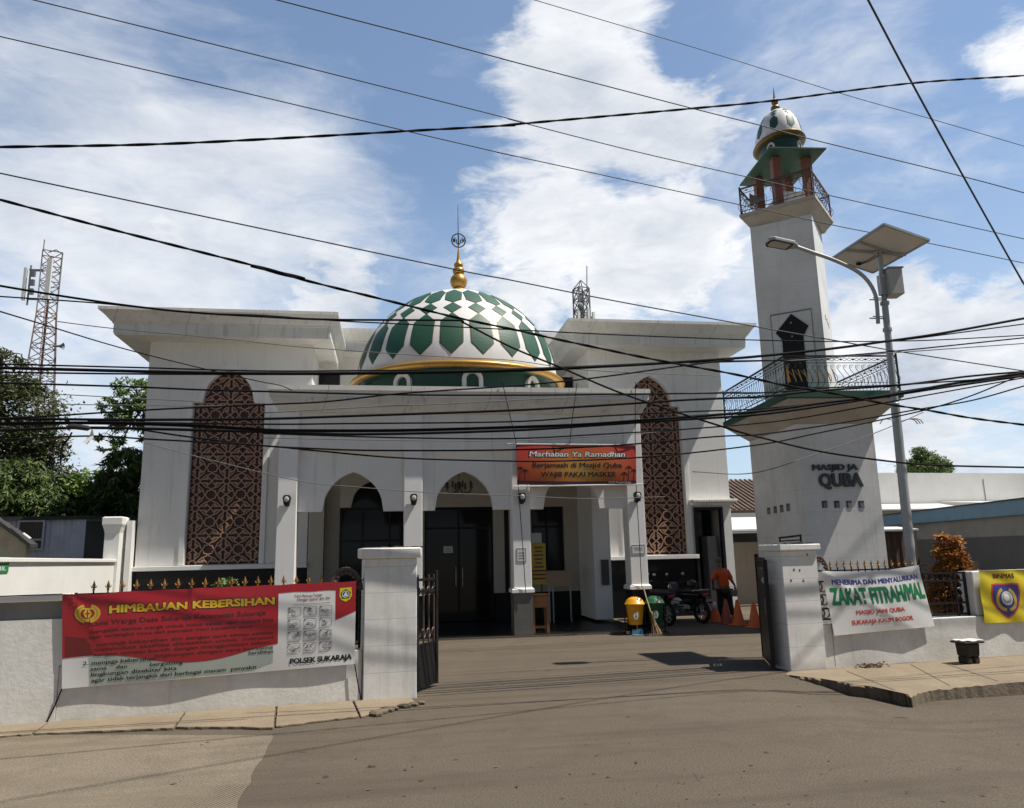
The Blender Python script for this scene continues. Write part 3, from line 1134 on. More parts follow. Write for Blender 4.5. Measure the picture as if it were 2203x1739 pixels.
# inner wall of the porch with black glazed doors
YI = 21.3
b = MB()
b.box(-2.20, -1.80, YI, YI + .28, 0, 4.62)
b.box(-1.80, -1.39, YI + .35, YI + .55, 0, 4.62)
b.box(.34, .88, YI, YI + .28, 0, 4.62)
b.box(2.78, 3.08, YI, YI + .28, .78, 4.62)
b.box(3.08, 3.22, YI + .10, YI + .28, .78, 4.62)
b.box(3.22, 3.85, YI, YI + .28, .78, 4.62)
b.box(4.78, 5.64, YI, YI + .28, .78, 4.62)
b.box(3.85, 4.78, YI, YI + .28, .78, 1.34)
b.box(3.85, 4.78, YI, YI + .28, 3.10, 4.62)
b.box(.88, 2.78, YI, YI + .28, 3.12, 4.62)
arch_strip(b, -.46, -1.39, .34, 3.14, .64, .72, 4.62, YI, YI + .28, 18)
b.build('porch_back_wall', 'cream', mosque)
b = MB()
b.box(2.80, 5.62, YI + .02, YI + .26, 0.045, .775)
b.build('plinth', 'granite', mosque)
b = MB()
b.box(5.18, 5.64, 19.7, YI - .002, .12, 4.62)
b.build('inner_pier', 'wall', mosque, bevel=.008)
b = MB()
b.box(5.36, 5.56, 19.64, 19.698, .98, 1.62)
b.build('meter_box', 'letter', mosque, bevel=.006)


def glazed(x0, x1, z0, z1, cols, rows, name):
    fr = MB()
    y = YI + .16
    fw = .055
    fr.box(x0, x0 + fw, y - .05, y + .05, z0, z1)
    fr.box(x1 - fw, x1, y - .05, y + .05, z0, z1)
    fr.box(x0 + fw, x1 - fw, y - .05, y + .05, z1 - fw, z1)
    for c_ in cols:
        fr.box(c_ - .025, c_ + .025, y - .045, y + .045, z0, z1 - fw)
    for r_ in rows:
        fr.box(x0 + fw, x1 - fw, y - .04, y + .04, r_ - .03, r_ + .03)
    o = fr.build(name, 'black_metal', mosque)
    g = MB()
    g.box(x0 + fw * .5, x1 - fw * .5, y - .004, y + .004, z0, z1 - .02)
    g.build('glass', 'glass', o)
    return o


glazed(-1.39, .34, .05, 3.13, (-.78, -.05), (2.25,), 'glazed_door')
d2 = glazed(.88, 2.78, .05, 3.11, (1.83,), (2.55,), 'glazed_door')
for dx_ in (1.74, 1.92):
    b = MB()
    b.tube([(dx_, YI + .09, .95), (dx_, YI + .06, 1.0), (dx_, YI + .06, 1.45), (dx_, YI + .09, 1.5)], .012, 6)
    b.build('handle', 'steel', d2)
glazed(3.85, 4.78, 1.34, 3.10, (4.31,), (2.55,), 'window')
g = MB()
xs = [(-.46 - .64 + 1.28 * i / 16) for i in range(17)]
for a_, c_ in zip(xs[:-1], xs[1:]):
    g.prism([(a_, 3.13), (c_, 3.13), (c_, 3.14 + arch_z(c_ + .46, .64, .72)), (a_, 3.14 + arch_z(a_ + .46, .64, .72))], 'y', YI + .20, YI + .21)
g.build('fanlight', 'glass', mosque)
b = MB()
b.box(3.10, 3.20, YI + .06, YI + .09, .80, 3.02)
b.build('dark_strip', 'black_metal', mosque)
# interior box so that the doors look into darkness
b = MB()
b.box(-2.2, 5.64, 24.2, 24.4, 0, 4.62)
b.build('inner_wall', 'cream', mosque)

# wall lamps on the columns
for cx_ in COLX:
    b = MB()
    x_, z_ = cx_ + .01, 3.05
    b.box(x_ - .05, x_ + .05, YP - .03, YP - .001, z_ - .12, z_ - .02)
    b.prism([(x_ - .055, z_ - .10), (x_ + .055, z_ - .10), (x_ + .085, z_ + .06), (x_ + .06, z_ + .125), (x_ - .06, z_ + .125), (x_ - .085, z_ + .06)], 'y', YP - .17, YP - .031)
    lp = b.build('wall_lamp', 'black_metal', mosque, bevel=.015)
    b = MB()
    b.ball((x_, YP - .172, z_ + .03), .055, 1, .3, 1.1, 12, 8)
    b.build('lens', 'lens', lp, smooth=True)

# ---- dome
DC = (1.72, 20.0)
DZ, DR, DH, DPW = 6.25, 2.65, 2.6, 1.1


def domep(th, ph, off=0.0):
    """th degrees clockwise seen from the street side, ph degrees up the dome"""
    t_, p_ = math.radians(th), math.radians(ph)
    r = DR * math.cos(p_) ** DPW + off * math.cos(p_)
    return Vector((DC[0] + r * math.sin(t_), DC[1] - r * math.cos(t_), DZ + DH * math.sin(p_) + off * math.sin(p_)))


b = MB()
b.lathe([(DR * math.cos(math.radians(p)) ** DPW, DH * math.sin(math.radians(p))) for p in [i * 2.0 for i in range(0, 44)] + [87.5]], (DC[0], DC[1], DZ), 96)
dome = b.build('dome', 'dome_white', mosque, smooth=True)


def dome_patch(b, pts, off):
    """a flat pattern of the dome: polygon in (theta, phi) laid on the surface, cut finely enough to follow it"""
    bm = bmesh.new()
    vs = [bm.verts.new((p[0], p[1], 0)) for p in pts]
    bm.faces.new(vs)
    lo, hi = min(p[1] for p in pts), max(p[1] for p in pts)
    k = math.ceil(lo / 2) * 2
    while k < hi:
        bmesh.ops.bisect_plane(bm, geom=bm.verts[:] + bm.edges[:] + bm.faces[:], plane_co=(0, k, 0), plane_no=(0, 1, 0))
        k += 2
    x0 = min(p[0] for p in pts)
    x1 = max(p[0] for p in pts)
    k = x0 + 2
    while k < x1:
        bmesh.ops.bisect_plane(bm, geom=bm.verts[:] + bm.edges[:] + bm.faces[:], plane_co=(k, 0, 0), plane_no=(1, 0, 0))
        k += 2
    bm.verts.index_update()
    b.add([domep(v.co.x, v.co.y, off) for v in bm.verts], [tuple(v.index for v in f.verts) for f in bm.faces])
    bm.free()


gb, ob_ = MB(), MB()
NH = 22
for k in range(NH):
    t0 = -8.1 + k * 360 / NH
    shapes = [[(0, 4.7), (5.7, 11), (6.0, 24.9), (0, 30.7), (-6.0, 24.9), (-5.7, 11)],
              [(0, 31.0), (5.7, 35.6), (0, 40.2), (-5.7, 35.6)],
              [(0, 40.6), (5.9, 43.7), (7.3, 55), (0, 62), (-7.3, 55), (-5.9, 43.7)]]
    for sh in shapes:
        cy_ = sum(p[1] for p in sh) / len(sh)
        dome_patch(gb, [(t0 + p[0], p[1]) for p in sh], .012)
        dome_patch(ob_, [(t0 + p[0] * 1.10 + (0), cy_ + (p[1] - cy_) * (1.035 if len(sh) == 6 else 1.10)) for p in sh], .005)
gb.build('green_facets', 'dome_green', dome, recalc=False)
ob_.build('gilt_outlines', 'old_gold', dome, recalc=False)
b = MB()
n, m_ = 96, 12
vs, fs = [], []
for i in range(n):
    a_ = 2 * PI * i / n
    for j in range(m_):
        q = 2 * PI * j / m_
        rr = 2.735 + .115 * math.cos(q)
        vs.append((DC[0] + rr * math.cos(a_), DC[1] + rr * math.sin(a_), 6.19 + .085 * math.sin(q)))
for i in range(n):
    for j in range(m_):
        fs.append((i * m_ + j, ((i + 1) % n) * m_ + j, ((i + 1) % n) * m_ + (j + 1) % m_, i * m_ + (j + 1) % m_))
b.add(vs, fs)
b.build('dome_ring', 'gold', mosque, smooth=True)
b = MB()
b.lathe([(2.45, 5.55), (2.45, 6.10), (2.62, 6.14)], (DC[0], DC[1], 0), 72)
drum = b.build('drum', 'drum_green', mosque, smooth=40)
for k in range(9):
    th = math.radians(3 + 40 * k)
    X = Matrix.Translation((DC[0] + 2.45 * math.sin(th), DC[1] - 2.45 * math.cos(th), 0)) @ Matrix.Rotation(th, 4, 'Z')
    b = MB(X)
    for i in range(12):
        a0, a1 = PI * i / 12, PI * (i + 1) / 12
        P = lambda r, a: (r * math.cos(a), 5.86 + r * 1.05 * math.sin(a))
        b.prism([P(.15, a0), P(.25, a0), P(.25, a1), P(.15, a1)], 'y', -.07, .06)
    b.box(-.25, -.15, -.07, .06, 5.58, 5.86)
    b.box(.15, .25, -.07, .06, 5.58, 5.86)
    b.build('drum_window', 'dome_white', drum)
b = MB()
b.lathe([(.30, 8.80), (.27, 8.90), (.16, 8.97), (.14, 9.0), (.20, 9.06), (.232, 9.16), (.235, 9.22), (.20, 9.32), (.13, 9.385), (.115, 9.41), (.155, 9.44), (.168, 9.50),
         (.155, 9.555), (.11, 9.59), (.10, 9.605), (.125, 9.64), (.13, 9.68), (.10, 9.73), (.065, 9.77), (.05, 9.83), (.03, 10.0), (.014, 10.18)], (1.76, DC[1], 0), 28)
fin = b.build('finial', 'gold', mosque, smooth=50)
b = MB()
b.tube([(1.76, 20, 10.15), (1.755, 20, 11.46)], [.016, .006], 6)
b.build('lightning_rod', 'letter', fin)
b = MB()
cz_, R_ = 10.40, .19
b.tube([(1.765 + R_ * math.cos(2 * PI * i / 28), 20, cz_ + R_ * 1.05 * math.sin(2 * PI * i / 28)) for i in range(29)], .018, 6)
for pts in ([(.0, .15), (.0, -.09)], [(-.055, .03), (-.055, -.07), (-.02, -.11), (.02, -.11), (.055, -.07), (.055, .03)], [(.10, .08), (.10, -.07)], [(.145, .05), (.145, -.04)], [(.10, -.01), (.145, .02)],
            [(-.145, .05), (-.145, -.05)], [(-.145, .05), (-.10, -.06)], [(-.10, -.06), (-.10, .08)]):
    b.tube([(1.765 + p[0], 20, cz_ + p[1]) for p in pts], .017, 5)
b.build('calligraphy_disc', 'letter', fin)

# ---- the small dark louvre behind the cornices beside the dome
for x0, x1 in ((-2.2, -1.6), (5.1, 5.64)):
    b = MB()
    b.box(x0, x1, 23.2, 23.5, 5.6, 7.3)
    b.build('dark_vent', 'granite', mosque)

# hanging wires that hold the porch banner are modelled with the banner
# chandelier under the porch ceiling
q = atY(700 + 778 / 2.705, 900 + 410 / 2.705, 19.4)
ch = thing('chandelier', 'dark hanging chandelier seen through the middle porch arch', 'chandelier', tuple(q))
b = MB()
b.tube([(q.x, q.y, 4.62), (q.x, q.y, q.z + .05)], .010, 6)
b.ball((q.x, q.y, q.z + .08), .07, 1, 1, 1.4)
b.build('stem', 'letter', ch)
for k in range(8):
    a_ = 2 * PI * k / 8 + .2
    e = Vector((math.cos(a_), math.sin(a_), 0))
    b = MB()
    b.tube(bez([q + Vector((0, 0, .02)), q + e * .15 + Vector((0, 0, -.10)), q + e * .30 + Vector((0, 0, -.08)), q + e * .33 + Vector((0, 0, .02))], 4), .010, 5)
    ar = b.build('arm', 'letter', ch)
    b = MB()
    b.lathe([(.012, .02), (.045, .03), (.05, .05), (.02, .06), (.022, .10), (.03, .13), (.004, .19)], q + e * .33, 8)
    b.build('candle_lamp', 'letter', ar)

# ------------------------------------------------------------------ the minaret
MC = Vector((10.25, 17.62, 0))
minaret = thing('minaret', 'square white minaret with two railed balconies and a small green and white dome', 'minaret', tuple(MC))
XB = Matrix.Translation(MC) @ Matrix.Rotation(math.radians(-4.5), 4, 'Z')
XM = Matrix.Translation(MC + Vector((-.025, 0, 0))) @ Matrix.Rotation(math.radians(50.5), 4, 'Z')
XG = Matrix.Translation(MC + Vector((.03, 0, 0))) @ Matrix.Rotation(math.radians(46), 4, 'Z')


def sqs(rows):
    return [(-h, h, -h, h, z) for h, z in rows]


BX, BY, SX, SY = .925, 1.41, 1.375, 2.06


def rcs(rows):
    return [(-hx, hx, -hy, hy, z) for hx, hy, z in rows]


XBI = XB.inverted()


def onface(x, y, ax, val):
    """local coordinates where the sight line of a photo pixel meets a face of the minaret base"""
    o, d = XBI @ CAM, XBI.to_3x3() @ ray(x, y)
    i = 'xyz'.index(ax)
    return o + d * ((val - o[i]) / d[i])


b = MB(XB)
b.loops(rcs([(BX, BY, 0), (BX, BY, 4.62)]))
base = b.build('base', 'minaret', minaret)
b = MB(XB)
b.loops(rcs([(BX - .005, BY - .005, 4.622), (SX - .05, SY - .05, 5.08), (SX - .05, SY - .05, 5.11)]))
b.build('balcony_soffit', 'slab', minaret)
b = MB(XB)
b.loops(rcs([(SX - .015, SY - .015, 5.112), (SX, SY, 5.13), (SX, SY, 5.27), (SX - .06, SY - .06, 5.29)]))
b.build('balcony_slab', 'green_edge', minaret)
# square vents, each with a paler plate painting in its sunlit reveal
for k in range(4):
    p = onface(1400 + (965 + 69 * k) / 2.628, 900 + 467 / 2.628, 'y', -BY)
    q = onface(1400 + (1000 + 69.5 * k) / 2.628, 900 + 507 / 2.628, 'y', -BY)
    b = MB(XB)
    b.box(p.x, q.x, -BY - .006, -BY + .04, q.z, p.z)
    v_ = b.build('vent', 'letter', minaret)
    b = MB(XB)
    b.box(p.x + .045, q.x, -BY - .010, -BY - .007, q.z, p.z - .05)
    b.build('painted_reveal', 'greyblock', v_)
    p = onface(1400 + (658 + 36 * k) / 2.628, 900 + (507 - 7.5 * k) / 2.628, 'x', -BX)
    q = onface(1400 + (678 + 37 * k) / 2.628, 900 + (543 - 6 * k) / 2.628, 'x', -BX)
    b = MB(XB)
    b.box(-BX - .006, -BX + .04, q.y, p.y, q.z, p.z)
    v_ = b.build('vent', 'letter', minaret)
    b = MB(XB)
    b.box(-BX - .010, -BX - .007, q.y, p.y - .06, q.z, p.z - .05)
    b.build('painted_reveal', 'greyblock', v_)
# raised letters: the last two of the upper row are missing in the photograph too
pa, pb = onface(1620 + 475 / 3.712, 560 + 1677 / 3.712, 'y', -BY), onface(1620 + 830 / 3.712, 560 + 1675 / 3.712, 'y', -BY)
pc, pd = onface(1400 + 955 / 2.628, 900 + 386 / 2.628, 'y', -BY), onface(1400 + 1195 / 2.628, 900 + 384 / 2.628, 'y', -BY)
for body, x0, x1, z_, cap, bold in (('MASJID JA', pa.x, pb.x, (pa.z + pb.z) / 2, .125, .035), ('QUBA', pc.x, pd.x, (pc.z + pd.z) / 2, .285, .05)):
    vs, fs = text_box(body, x0, x1, z_, cap, bold)
    b = MB(XB)
    n = len(vs)
    b.add([(u, -BY - .045 - 20 * w2, w) for u, w, w2 in vs] + [(u, -BY - .002, w) for u, w, w2 in vs], [tuple(f) for f in fs] + [tuple(i + n for i in reversed(f)) for f in fs])
    ec = {}
    for f in fs:
        for i in range(len(f)):
            e = (f[i], f[(i + 1) % len(f)])
            k = tuple(sorted(e))
            ec[k] = ec.get(k, 0) + 1
    b.f += [(a, c, c + n, a + n) for (a, c), q in ec.items() if q == 1]
    b.build('lettering', 'letter', minaret, recalc=True)
# shaft, turned 45 degrees on its base
HS = .757
b = MB(XM)
b.loops(sqs([(HS, 5.312), (HS, 10.02)]))
b.build('shaft', 'minaret', minaret)
b = MB(XM)
zz, zt_ = 5.32, 7.58
b.box(-HS - .012, -HS - .0005, -.535, .455, zt_ - .02, zt_ + .012)
b.box(-HS - .012, -HS - .0005, .44, .455, zz, zt_ - .021)
b.box(-HS - .012, -HS - .0005, -.535, -.52, zz, zt_ - .021)
b.build('door_recess_edge', 'greyblock', minaret)
b = MB(XM)
dp = [(-.29, 5.33), (-.29, 6.91), (-.43, 7.16), (-.05, 7.53), (.355, 7.10), (.22, 6.90), (.22, 5.33)]
b.prism(dp, 'x', -HS - .03, -HS - .002)
dm = b.build('door', 'black_metal', minaret, bevel=.008)
b = MB(XM)
for y_, z_ in ((-.03, 7.30), (.12, 6.25), (-.16, 6.25), (-.03, 6.95)):
    b.ball((-HS - .032, y_, z_), .022, .5, 1, 1, 8, 6)
b.build('door_boss', 'steel', dm)
for k, (x_, z_) in enumerate(((-.16, 7.47), (.05, 7.42), (.27, 7.36))):
    b = MB(XM)
    b.box(x_ - .03, x_ + .03, -HS - .006, -HS + .02, z_ - .07, z_ + .07)
    b.build('slit', 'letter', minaret)
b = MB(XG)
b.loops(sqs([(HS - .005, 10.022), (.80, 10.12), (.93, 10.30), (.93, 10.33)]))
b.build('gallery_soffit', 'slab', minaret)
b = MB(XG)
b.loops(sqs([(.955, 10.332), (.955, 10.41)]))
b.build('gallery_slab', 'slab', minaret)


def railing(X, hx, hy, z0, ht, pitch, w=.012):
    b = MB(X)
    c = [(-hx, -hy), (hx, -hy), (hx, hy), (-hx, hy)]
    for i in range(4):
        p, q = Vector((*c[i], 0)), Vector((*c[(i + 1) % 4], 0))
        d = (q - p).normalized()
        nn = Vector((d.y, -d.x, 0))
        for z_, th in ((z0 + ht, .035), (z0 + ht * .80, .014), (z0 + .07, .018), (z0 + .18, .010)):
            b.bar(p + Vector((0, 0, z_)), q + Vector((0, 0, z_)), th, th)
        b.bar(p + Vector((0, 0, z0)), p + Vector((0, 0, z0 + ht + .06)), .035)
        L = (q - p).length
        n = int(L / pitch)
        for k in range(n):
            s_ = L * (k + .5) / n
            o = p + d * s_
            zs_ = [(.07, 0), (.20, .055), (.36, .075), (.52, .02), (.66, -.02), (.74, -.015)]
            b.tube(bez([o + nn * u + d * (u * .9) + Vector((0, 0, z0 + f * ht)) for f, u in zs_], 3), w * .55, 4, False)
            r_ = .032
            b.tube([o + d * (r_ * math.cos(a_) + .03) + Vector((0, 0, z0 + ht * .70 + r_ * math.sin(a_))) for a_ in [PI * 1.5 * j / 6 for j in range(7)]], w * .5, 4, False)
        for k in range(n // 2):
            o = p + d * (L * (k + .5) / (n // 2)) + Vector((0, 0, z0 + ht * .9))
            b.ball(o, .026, 1, 1, 1, 6, 4)
            for sg in (-1, 1):
                b.tube([o + d * (sg * .02), o + d * (sg * .09) + Vector((0, 0, .035)), o + d * (sg * .15)], w * .5, 4, False)
                b.tube([o + d * (sg * .02), o + d * (sg * .09) - Vector((0, 0, .035)), o + d * (sg * .15)], w * .5, 4, False)
    return b


railing(XB, SX - .05, SY - .05, 5.29, .80, .145).build('balcony_railing', 'black_metal', minaret)
railing(XG, .95, .90, 10.41, .70, .165).build('gallery_railing', 'browngate', minaret)
# gold-coloured bars standing behind the near corner of the balcony railing
b = MB(XB)
for k in range(9):
    x_ = -SX + .20 + .135 * k
    b.bar((x_, -SY + .16, 5.52), (x_ - .07, -SY + .16, 5.81), .018)
b.bar((-SX + .14, -SY + .16, 5.48), (-SX + .14, -SY + .16, 5.90), .05)
b.build('gold_coloured_bars', 'gold', minaret)
for sx in (-1, 1):
    for sy in (-1, 1):
        b = MB(XB)
        b.box(sx * .42 - .105, sx * .42 + .105, sy * .56 - .105, sy * .56 + .105, 10.412, 11.80)
        b.build('gallery_column', 'terracotta', minaret, bevel=.01)
b = MB(XB)
for s_ in range(2):
    for k in range(6):
        a0 = -.34 + k * .115
        if s_:
            b.box(a0 * .9, a0 * .9 + .095, -.58, -.56, 10.43, 10.86)
        else:
            b.box(-.45, -.43, a0 * 1.3, a0 * 1.3 + .135, 10.43, 10.74)
b.build('parapet', 'trim', minaret)
b = MB(XB)
b.loops(rcs([(.45, .60, 11.802), (.72, 1.0, 11.81), (.755, 1.03, 11.82), (.755, 1.03, 11.86), (.62, .85, 11.93), (.55, .75, 11.94)]))
b.build('gallery_roof', 'green_edge', minaret)
# horn loudspeaker at the gallery
b = MB(XB @ Matrix.Translation((-.60, .38, 11.10)) @ Matrix.Rotation(math.radians(90), 4, 'Y') @ Matrix.Rotation(math.radians(200), 4, 'X'))
b.lathe([(.05, -.22), (.06, -.10), (.09, 0), (.16, .12), (.20, .16), (.19, .165), (.06, .0), (.0001, -.05)], (0, 0, 0), 18)
b.build('horn_loudspeaker', 'greyblock', minaret, smooth=50)
DZM = 12.46                                     # the little dome is deeper than it is wide
EL = 1.33
b = MB(XB)
b.lathe([(.50, -.54), (.50, -.06), (.565, -.03)], (0, 0, DZM), 40, EL)
dm2 = b.build('drum', 'drum_green', minaret, smooth=40)
for k in range(4):
    th = math.radians(36 + 90 * k)
    px_, py_ = .50 * math.sin(th), -.50 * EL * math.cos(th)
    nn_ = math.atan2(math.sin(th) * EL, math.cos(th))
    X = XB @ Matrix.Translation((px_, py_, 0)) @ Matrix.Rotation(nn_, 4, 'Z')
    b = MB(X)
    for i in range(10):
        P = lambda r, a: (r * math.cos(a), 12.20 + r * 1.1 * math.sin(a))
        a0, a1 = PI * i / 10, PI * (i + 1) / 10
        b.prism([P(.075, a0), P(.12, a0), P(.12, a1), P(.075, a1)], 'y', -.03, .06)
    b.box(-.12, -.075, -.03, .06, 11.93, 12.20)
    b.box(.075, .12, -.03, .06, 11.93, 12.20)
    b.build('drum_window', 'dome_white', dm2)
b = MB(XB)
b.lathe([(.56, -.06), (.62, -.04), (.645, .0), (.625, .045), (.57, .055)], (0, 0, DZM), 44, EL)
b.build('dome_ring', 'old_gold', minaret, smooth=True)


def mdome(th, ph, off=0):
    t_, p_ = math.radians(th), math.radians(ph)
    r = (.57 + off) * math.cos(p_) ** .92
    return XB @ Vector((r * math.sin(t_), -r * EL * math.cos(t_), DZM + .04 + (.98 + off) * math.sin(p_)))


b = MB(XB)
b.lathe([(.57 * math.cos(math.radians(p)) ** .92, .04 + .98 * math.sin(math.radians(p))) for p in range(0, 89, 4)], (0, 0, DZM), 48, EL)
dmm = b.build('dome', 'dome_white', minaret, smooth=True)
b = MB()
_old = domep
domep = mdome
for k in range(8):
    t0 = 5 + 45 * k
    dome_patch(b, [(t0, 7), (t0 + 10, 13), (t0 + 10.5, 28), (t0, 36), (t0 - 10.5, 28), (t0 - 10, 13)], .007)
    dome_patch(b, [(t0, 36.5), (t0 + 10, 41), (t0, 45), (t0 - 10, 41)], .007)
    dome_patch(b, [(t0, 45.5), (t0 + 14, 50), (t0, 57), (t0 - 14, 50)], .007)
domep = _old
b.build('green_facets', 'dome_green', dmm, recalc=False)
b = MB(XB)
b.lathe([(.17, .975), (.16, 1.01), (.09, 1.03), (.08, 1.05), (.115, 1.08), (.125, 1.13), (.11, 1.18), (.06, 1.22), (.055, 1.25), (.085, 1.28), (.09, 1.33), (.07, 1.37),
         (.03, 1.40), (.028, 1.44), (.0005, 1.82)], (0, 0, DZM), 20)
b.build('finial', 'old_gold', minaret, smooth=50)

# ------------------------------------------------------------------ front walls, pillars, fences, gates


def sbox(b, s0, s1, t0, t1, z0, z1):
    return b.box(s0, s1, t0, t1, z0, z1)


def street_thing(name, label, cat, s_, t_=0.0, group=None):
    return thing(name, label, cat, tuple(st(s_, t_)), group)


lw = street_thing('boundary_wall', 'low white street wall under the red cleanliness banner, tall and capped at its left end', 'wall', -2)
b = MB(XS)
b.box(-3.50, -.022, 0, .22, 0, .64)
b.build('low_wall', 'street_wall', lw, bevel=.012)
b = MB(XS)
b.box(-9.5, -3.50, -.012, .22, 0, 1.17)
b.build('tall_wall', 'street_wall', lw)
b = MB(XS)
b.box(-9.5, -3.50, .03, .20, 1.172, 1.375)
b.build('recessed_band', 'greyblock', lw)
b = MB(XS)
b.box(-9.5, -3.46, -.05, .27, 1.377, 1.455)
b.build('coping', 'sunwhite', lw, bevel=.012)
b = MB(XS)
b.box(-3.498, -3.44, -.02, .21, .645, 1.375)
b.build('end_jamb', 'sunwhite', lw)

rw = street_thing('boundary_wall', 'low white street wall behind the ZAKAT FITRAH banner, stepping up beside the yellow banner', 'wall', 9)
b = MB(XS)
b.box(6.95, 30, .0, .34, -.02, .645)
b.build('low_wall', 'street_wall', rw, bevel=.012)
b = MB(XS)
b.box(9.98, 30, .03, .32, .647, 1.36)
b.build('tall_wall', 'sunwhite', rw, bevel=.012)
for s_ in (7.12,):
    b = MB(XS)
    b.box(s_ - .005, s_ + .005, -.002, .02, .02, .64)
    b.build('wall_joint', 'greyblock', rw)


def gate_pillar(label, s0, s1, t0, t1, h, ch):
    p = street_thing('gate_pillar', label, 'gate pillar', (s0 + s1) / 2, .2, 'pillars of the driveway gate')
    b = MB(XS)
    b.box(s0, s1, t0, t1, -.02, h)
    b.build('shaft', 'pillar', p, bevel=.01)
    b = MB(XS)
    o = .055
    b.box(s0 - o, s1 + o, t0 - o, t1 + o, h + .001, h + ch)
    b.build('cap', 'pillar', p, bevel=.018)
    b = MB(XS)
    r_ = random.Random(5)
    for k in range(16):
        x_ = r_.uniform(s0 - .02, s1)
        b.box(x_, x_ + r_.uniform(.04, .12), t0 - .03 + r_.uniform(0, .2), t0 + .2 + r_.uniform(0, .2), h + ch - .006, h + ch + r_.uniform(.004, .022))
    b.build('broken_mortar', 'kerb', p)
    return p


gate_pillar('white tiled gate pillar with a stained face standing right of the red banner', 0, .69, -.03, .42, 1.785, .14)
gp = gate_pillar('white tiled gate pillar with drilled holes standing left of the white ZAKAT FITRAH banner', 6.31, 6.95, -.03, .42, 1.765, .105)
for s_, z_ in ((6.52, 1.48), (6.78, 1.70), (6.45, 1.32), (6.67, 1.31), (6.62, 1.47)):
    b = MB(XS)
    b.box(s_ - .012, s_ + .012, -.034, -.02, z_ - .014, z_ + .014)
    b.build('drill_hole', 'letter', gp)
b = MB(XS)
b.bar((6.42, .12, 1.90), (6.42, .12, 1.97), .02)
b.bar((6.80, .12, 1.90), (6.80, .12, 2.0), .02)
b.bar((6.41, .12, 1.965), (6.81, .12, 2.0), .035, .03)
b.bar((6.41, .12, 1.915), (6.81, .12, 1.93), .02, .02)
b.build('iron_bracket', 'black_metal', gp)


def spike(b, s_, t_, z0, h=.115):
    """fleur spear head"""
    b.add([(s_ - .006, t_, z0), (s_ + .006, t_, z0), (s_ + .02, t_, z0 + h * .42), (s_, t_, z0 + h), (s_ - .02, t_, z0 + h * .42), (s_, t_ - .012, z0 + h * .4), (s_, t_ + .012, z0 + h * .4)],
          [(0, 1, 5), (1, 2, 5), (2, 3, 5), (3, 4, 5), (4, 0, 5), (1, 0, 6), (2, 1, 6), (3, 2, 6), (4, 3, 6), (0, 4, 6)])
    for sg in (-1, 1):
        b.tube([(s_, t_, z0 + h * .2), (s_ + sg * .022, t_, z0 + h * .22), (s_ + sg * .036, t_, z0 + h * .42)], [.007, .007, .003], 4)
    b.box(s_ - .012, s_ + .012, t_ - .010, t_ + .010, z0 - .012, z0 + .012)


def fence(label, s0, s1, sp0, sp1, step, t_, arc):
    f = street_thing('metal_fence', label, 'fence', (s0 + s1) / 2, t_, 'iron fences on the street wall')
    b = MB(XS)
    for z_ in (.70, .86, 1.28, 1.44):
        b.bar((s0, t_, z_), (s1, t_, z_), .03, .022)
    b.bar((s0 + .012, t_, .645), (s0 + .012, t_, 1.46), .03)
    b.bar((s1 - .012, t_, .645), (s1 - .012, t_, 1.46), .03)
    b.build('rail', 'black_metal', f)
    k = 0
    s_ = sp0
    b = MB(XS)
    while s_ <= sp1 + .001:
        b.bar((s_, t_, .65), (s_, t_, 1.49), .016)
        for zc in (.95, 1.15):
            b.tube([(s_ + .02 + .045 * math.cos(a_), t_, zc + .06 * math.sin(a_)) for a_ in [PI * 1.6 * j / 8 for j in range(9)]], .007, 4, False)
        g = MB(XS)
        spike(g, s_, t_, 1.49)
        g.build('spear_head', 'rust_gold', f)
        s_ += step
    b.build('bars', 'black_metal', f)
    if arc:
        b = MB(XS)
        c, r_ = arc
        b.tube([(c + r_ * math.cos(a_), t_, 1.38 + .28 * math.sin(a_)) for a_ in [PI * j / 12 for j in range(13)]], .028, 6)
        for j in range(9):
            a_ = PI * (j + .5) / 9
            b.ball((c + r_ * .82 * math.cos(a_), t_ - .01, 1.38 + .23 * math.sin(a_)), .035, 1, .5, .8, 7, 5)
        for zc in (.8, 1.0, 1.2):
            for sg in (-1, 1):
                b.tube([(c + sg * (.05 + .08 * math.cos(a_)), t_, zc + .08 * math.sin(a_)) for a_ in [PI * 2 * j / 10 for j in range(11)]], .016, 5, False)
        b.build('scroll_arch', 'browngate', f)
    return f


M['rust_gold'] = pmat('rusty_gilt_spear', (.40, .20, .04), .45, (14, (.16, .06, .02), .8), metal=.3)
fence('black iron fence with rusty gilt spear heads above the red banner', -3.43, -.03, -3.23, -.42, .158, .13, (-.23, .20))
fence('black iron fence with small rusty spear heads above the white ZAKAT FITRAH banner', 6.97, 8.98, 7.32, 8.95, .131, .15, (7.10, .16))
f2 = street_thing('fence_panel', 'short black fence panel framed between the white banner and the yellow banner', 'fence', 9.4, .15)
b = MB(XS)
for z_ in (.68, .86, 1.22, 1.345):
    b.bar((9.02, .15, z_), (9.95, .15, z_), .035, .03)
for s_ in (9.03, 9.72, 9.93):
    b.bar((s_, .15, .645), (s_, .15, 1.36), .035)
b.build('frame', 'black_metal', f2)
b = MB(XS)
for k in range(5):
    s_ = 9.10 + .13 * k
    b.bar((s_, .15, .68), (s_, .15, 1.34), .014)
    b.tube([(s_ + .03 * math.cos(a_), .15, 1.28 + .04 * math.sin(a_)) for a_ in [PI * 2 * j / 8 for j in range(9)]], .009, 4, False)
for j in range(5):
    b.tube([(9.76 + .08 * math.cos(a_), .15, .78 + .12 * j + .055 * math.sin(a_)) for a_ in [PI * 2 * q / 8 for q in range(9)]], .014, 4, False)
b.build('scroll_bars', 'black_metal', f2)


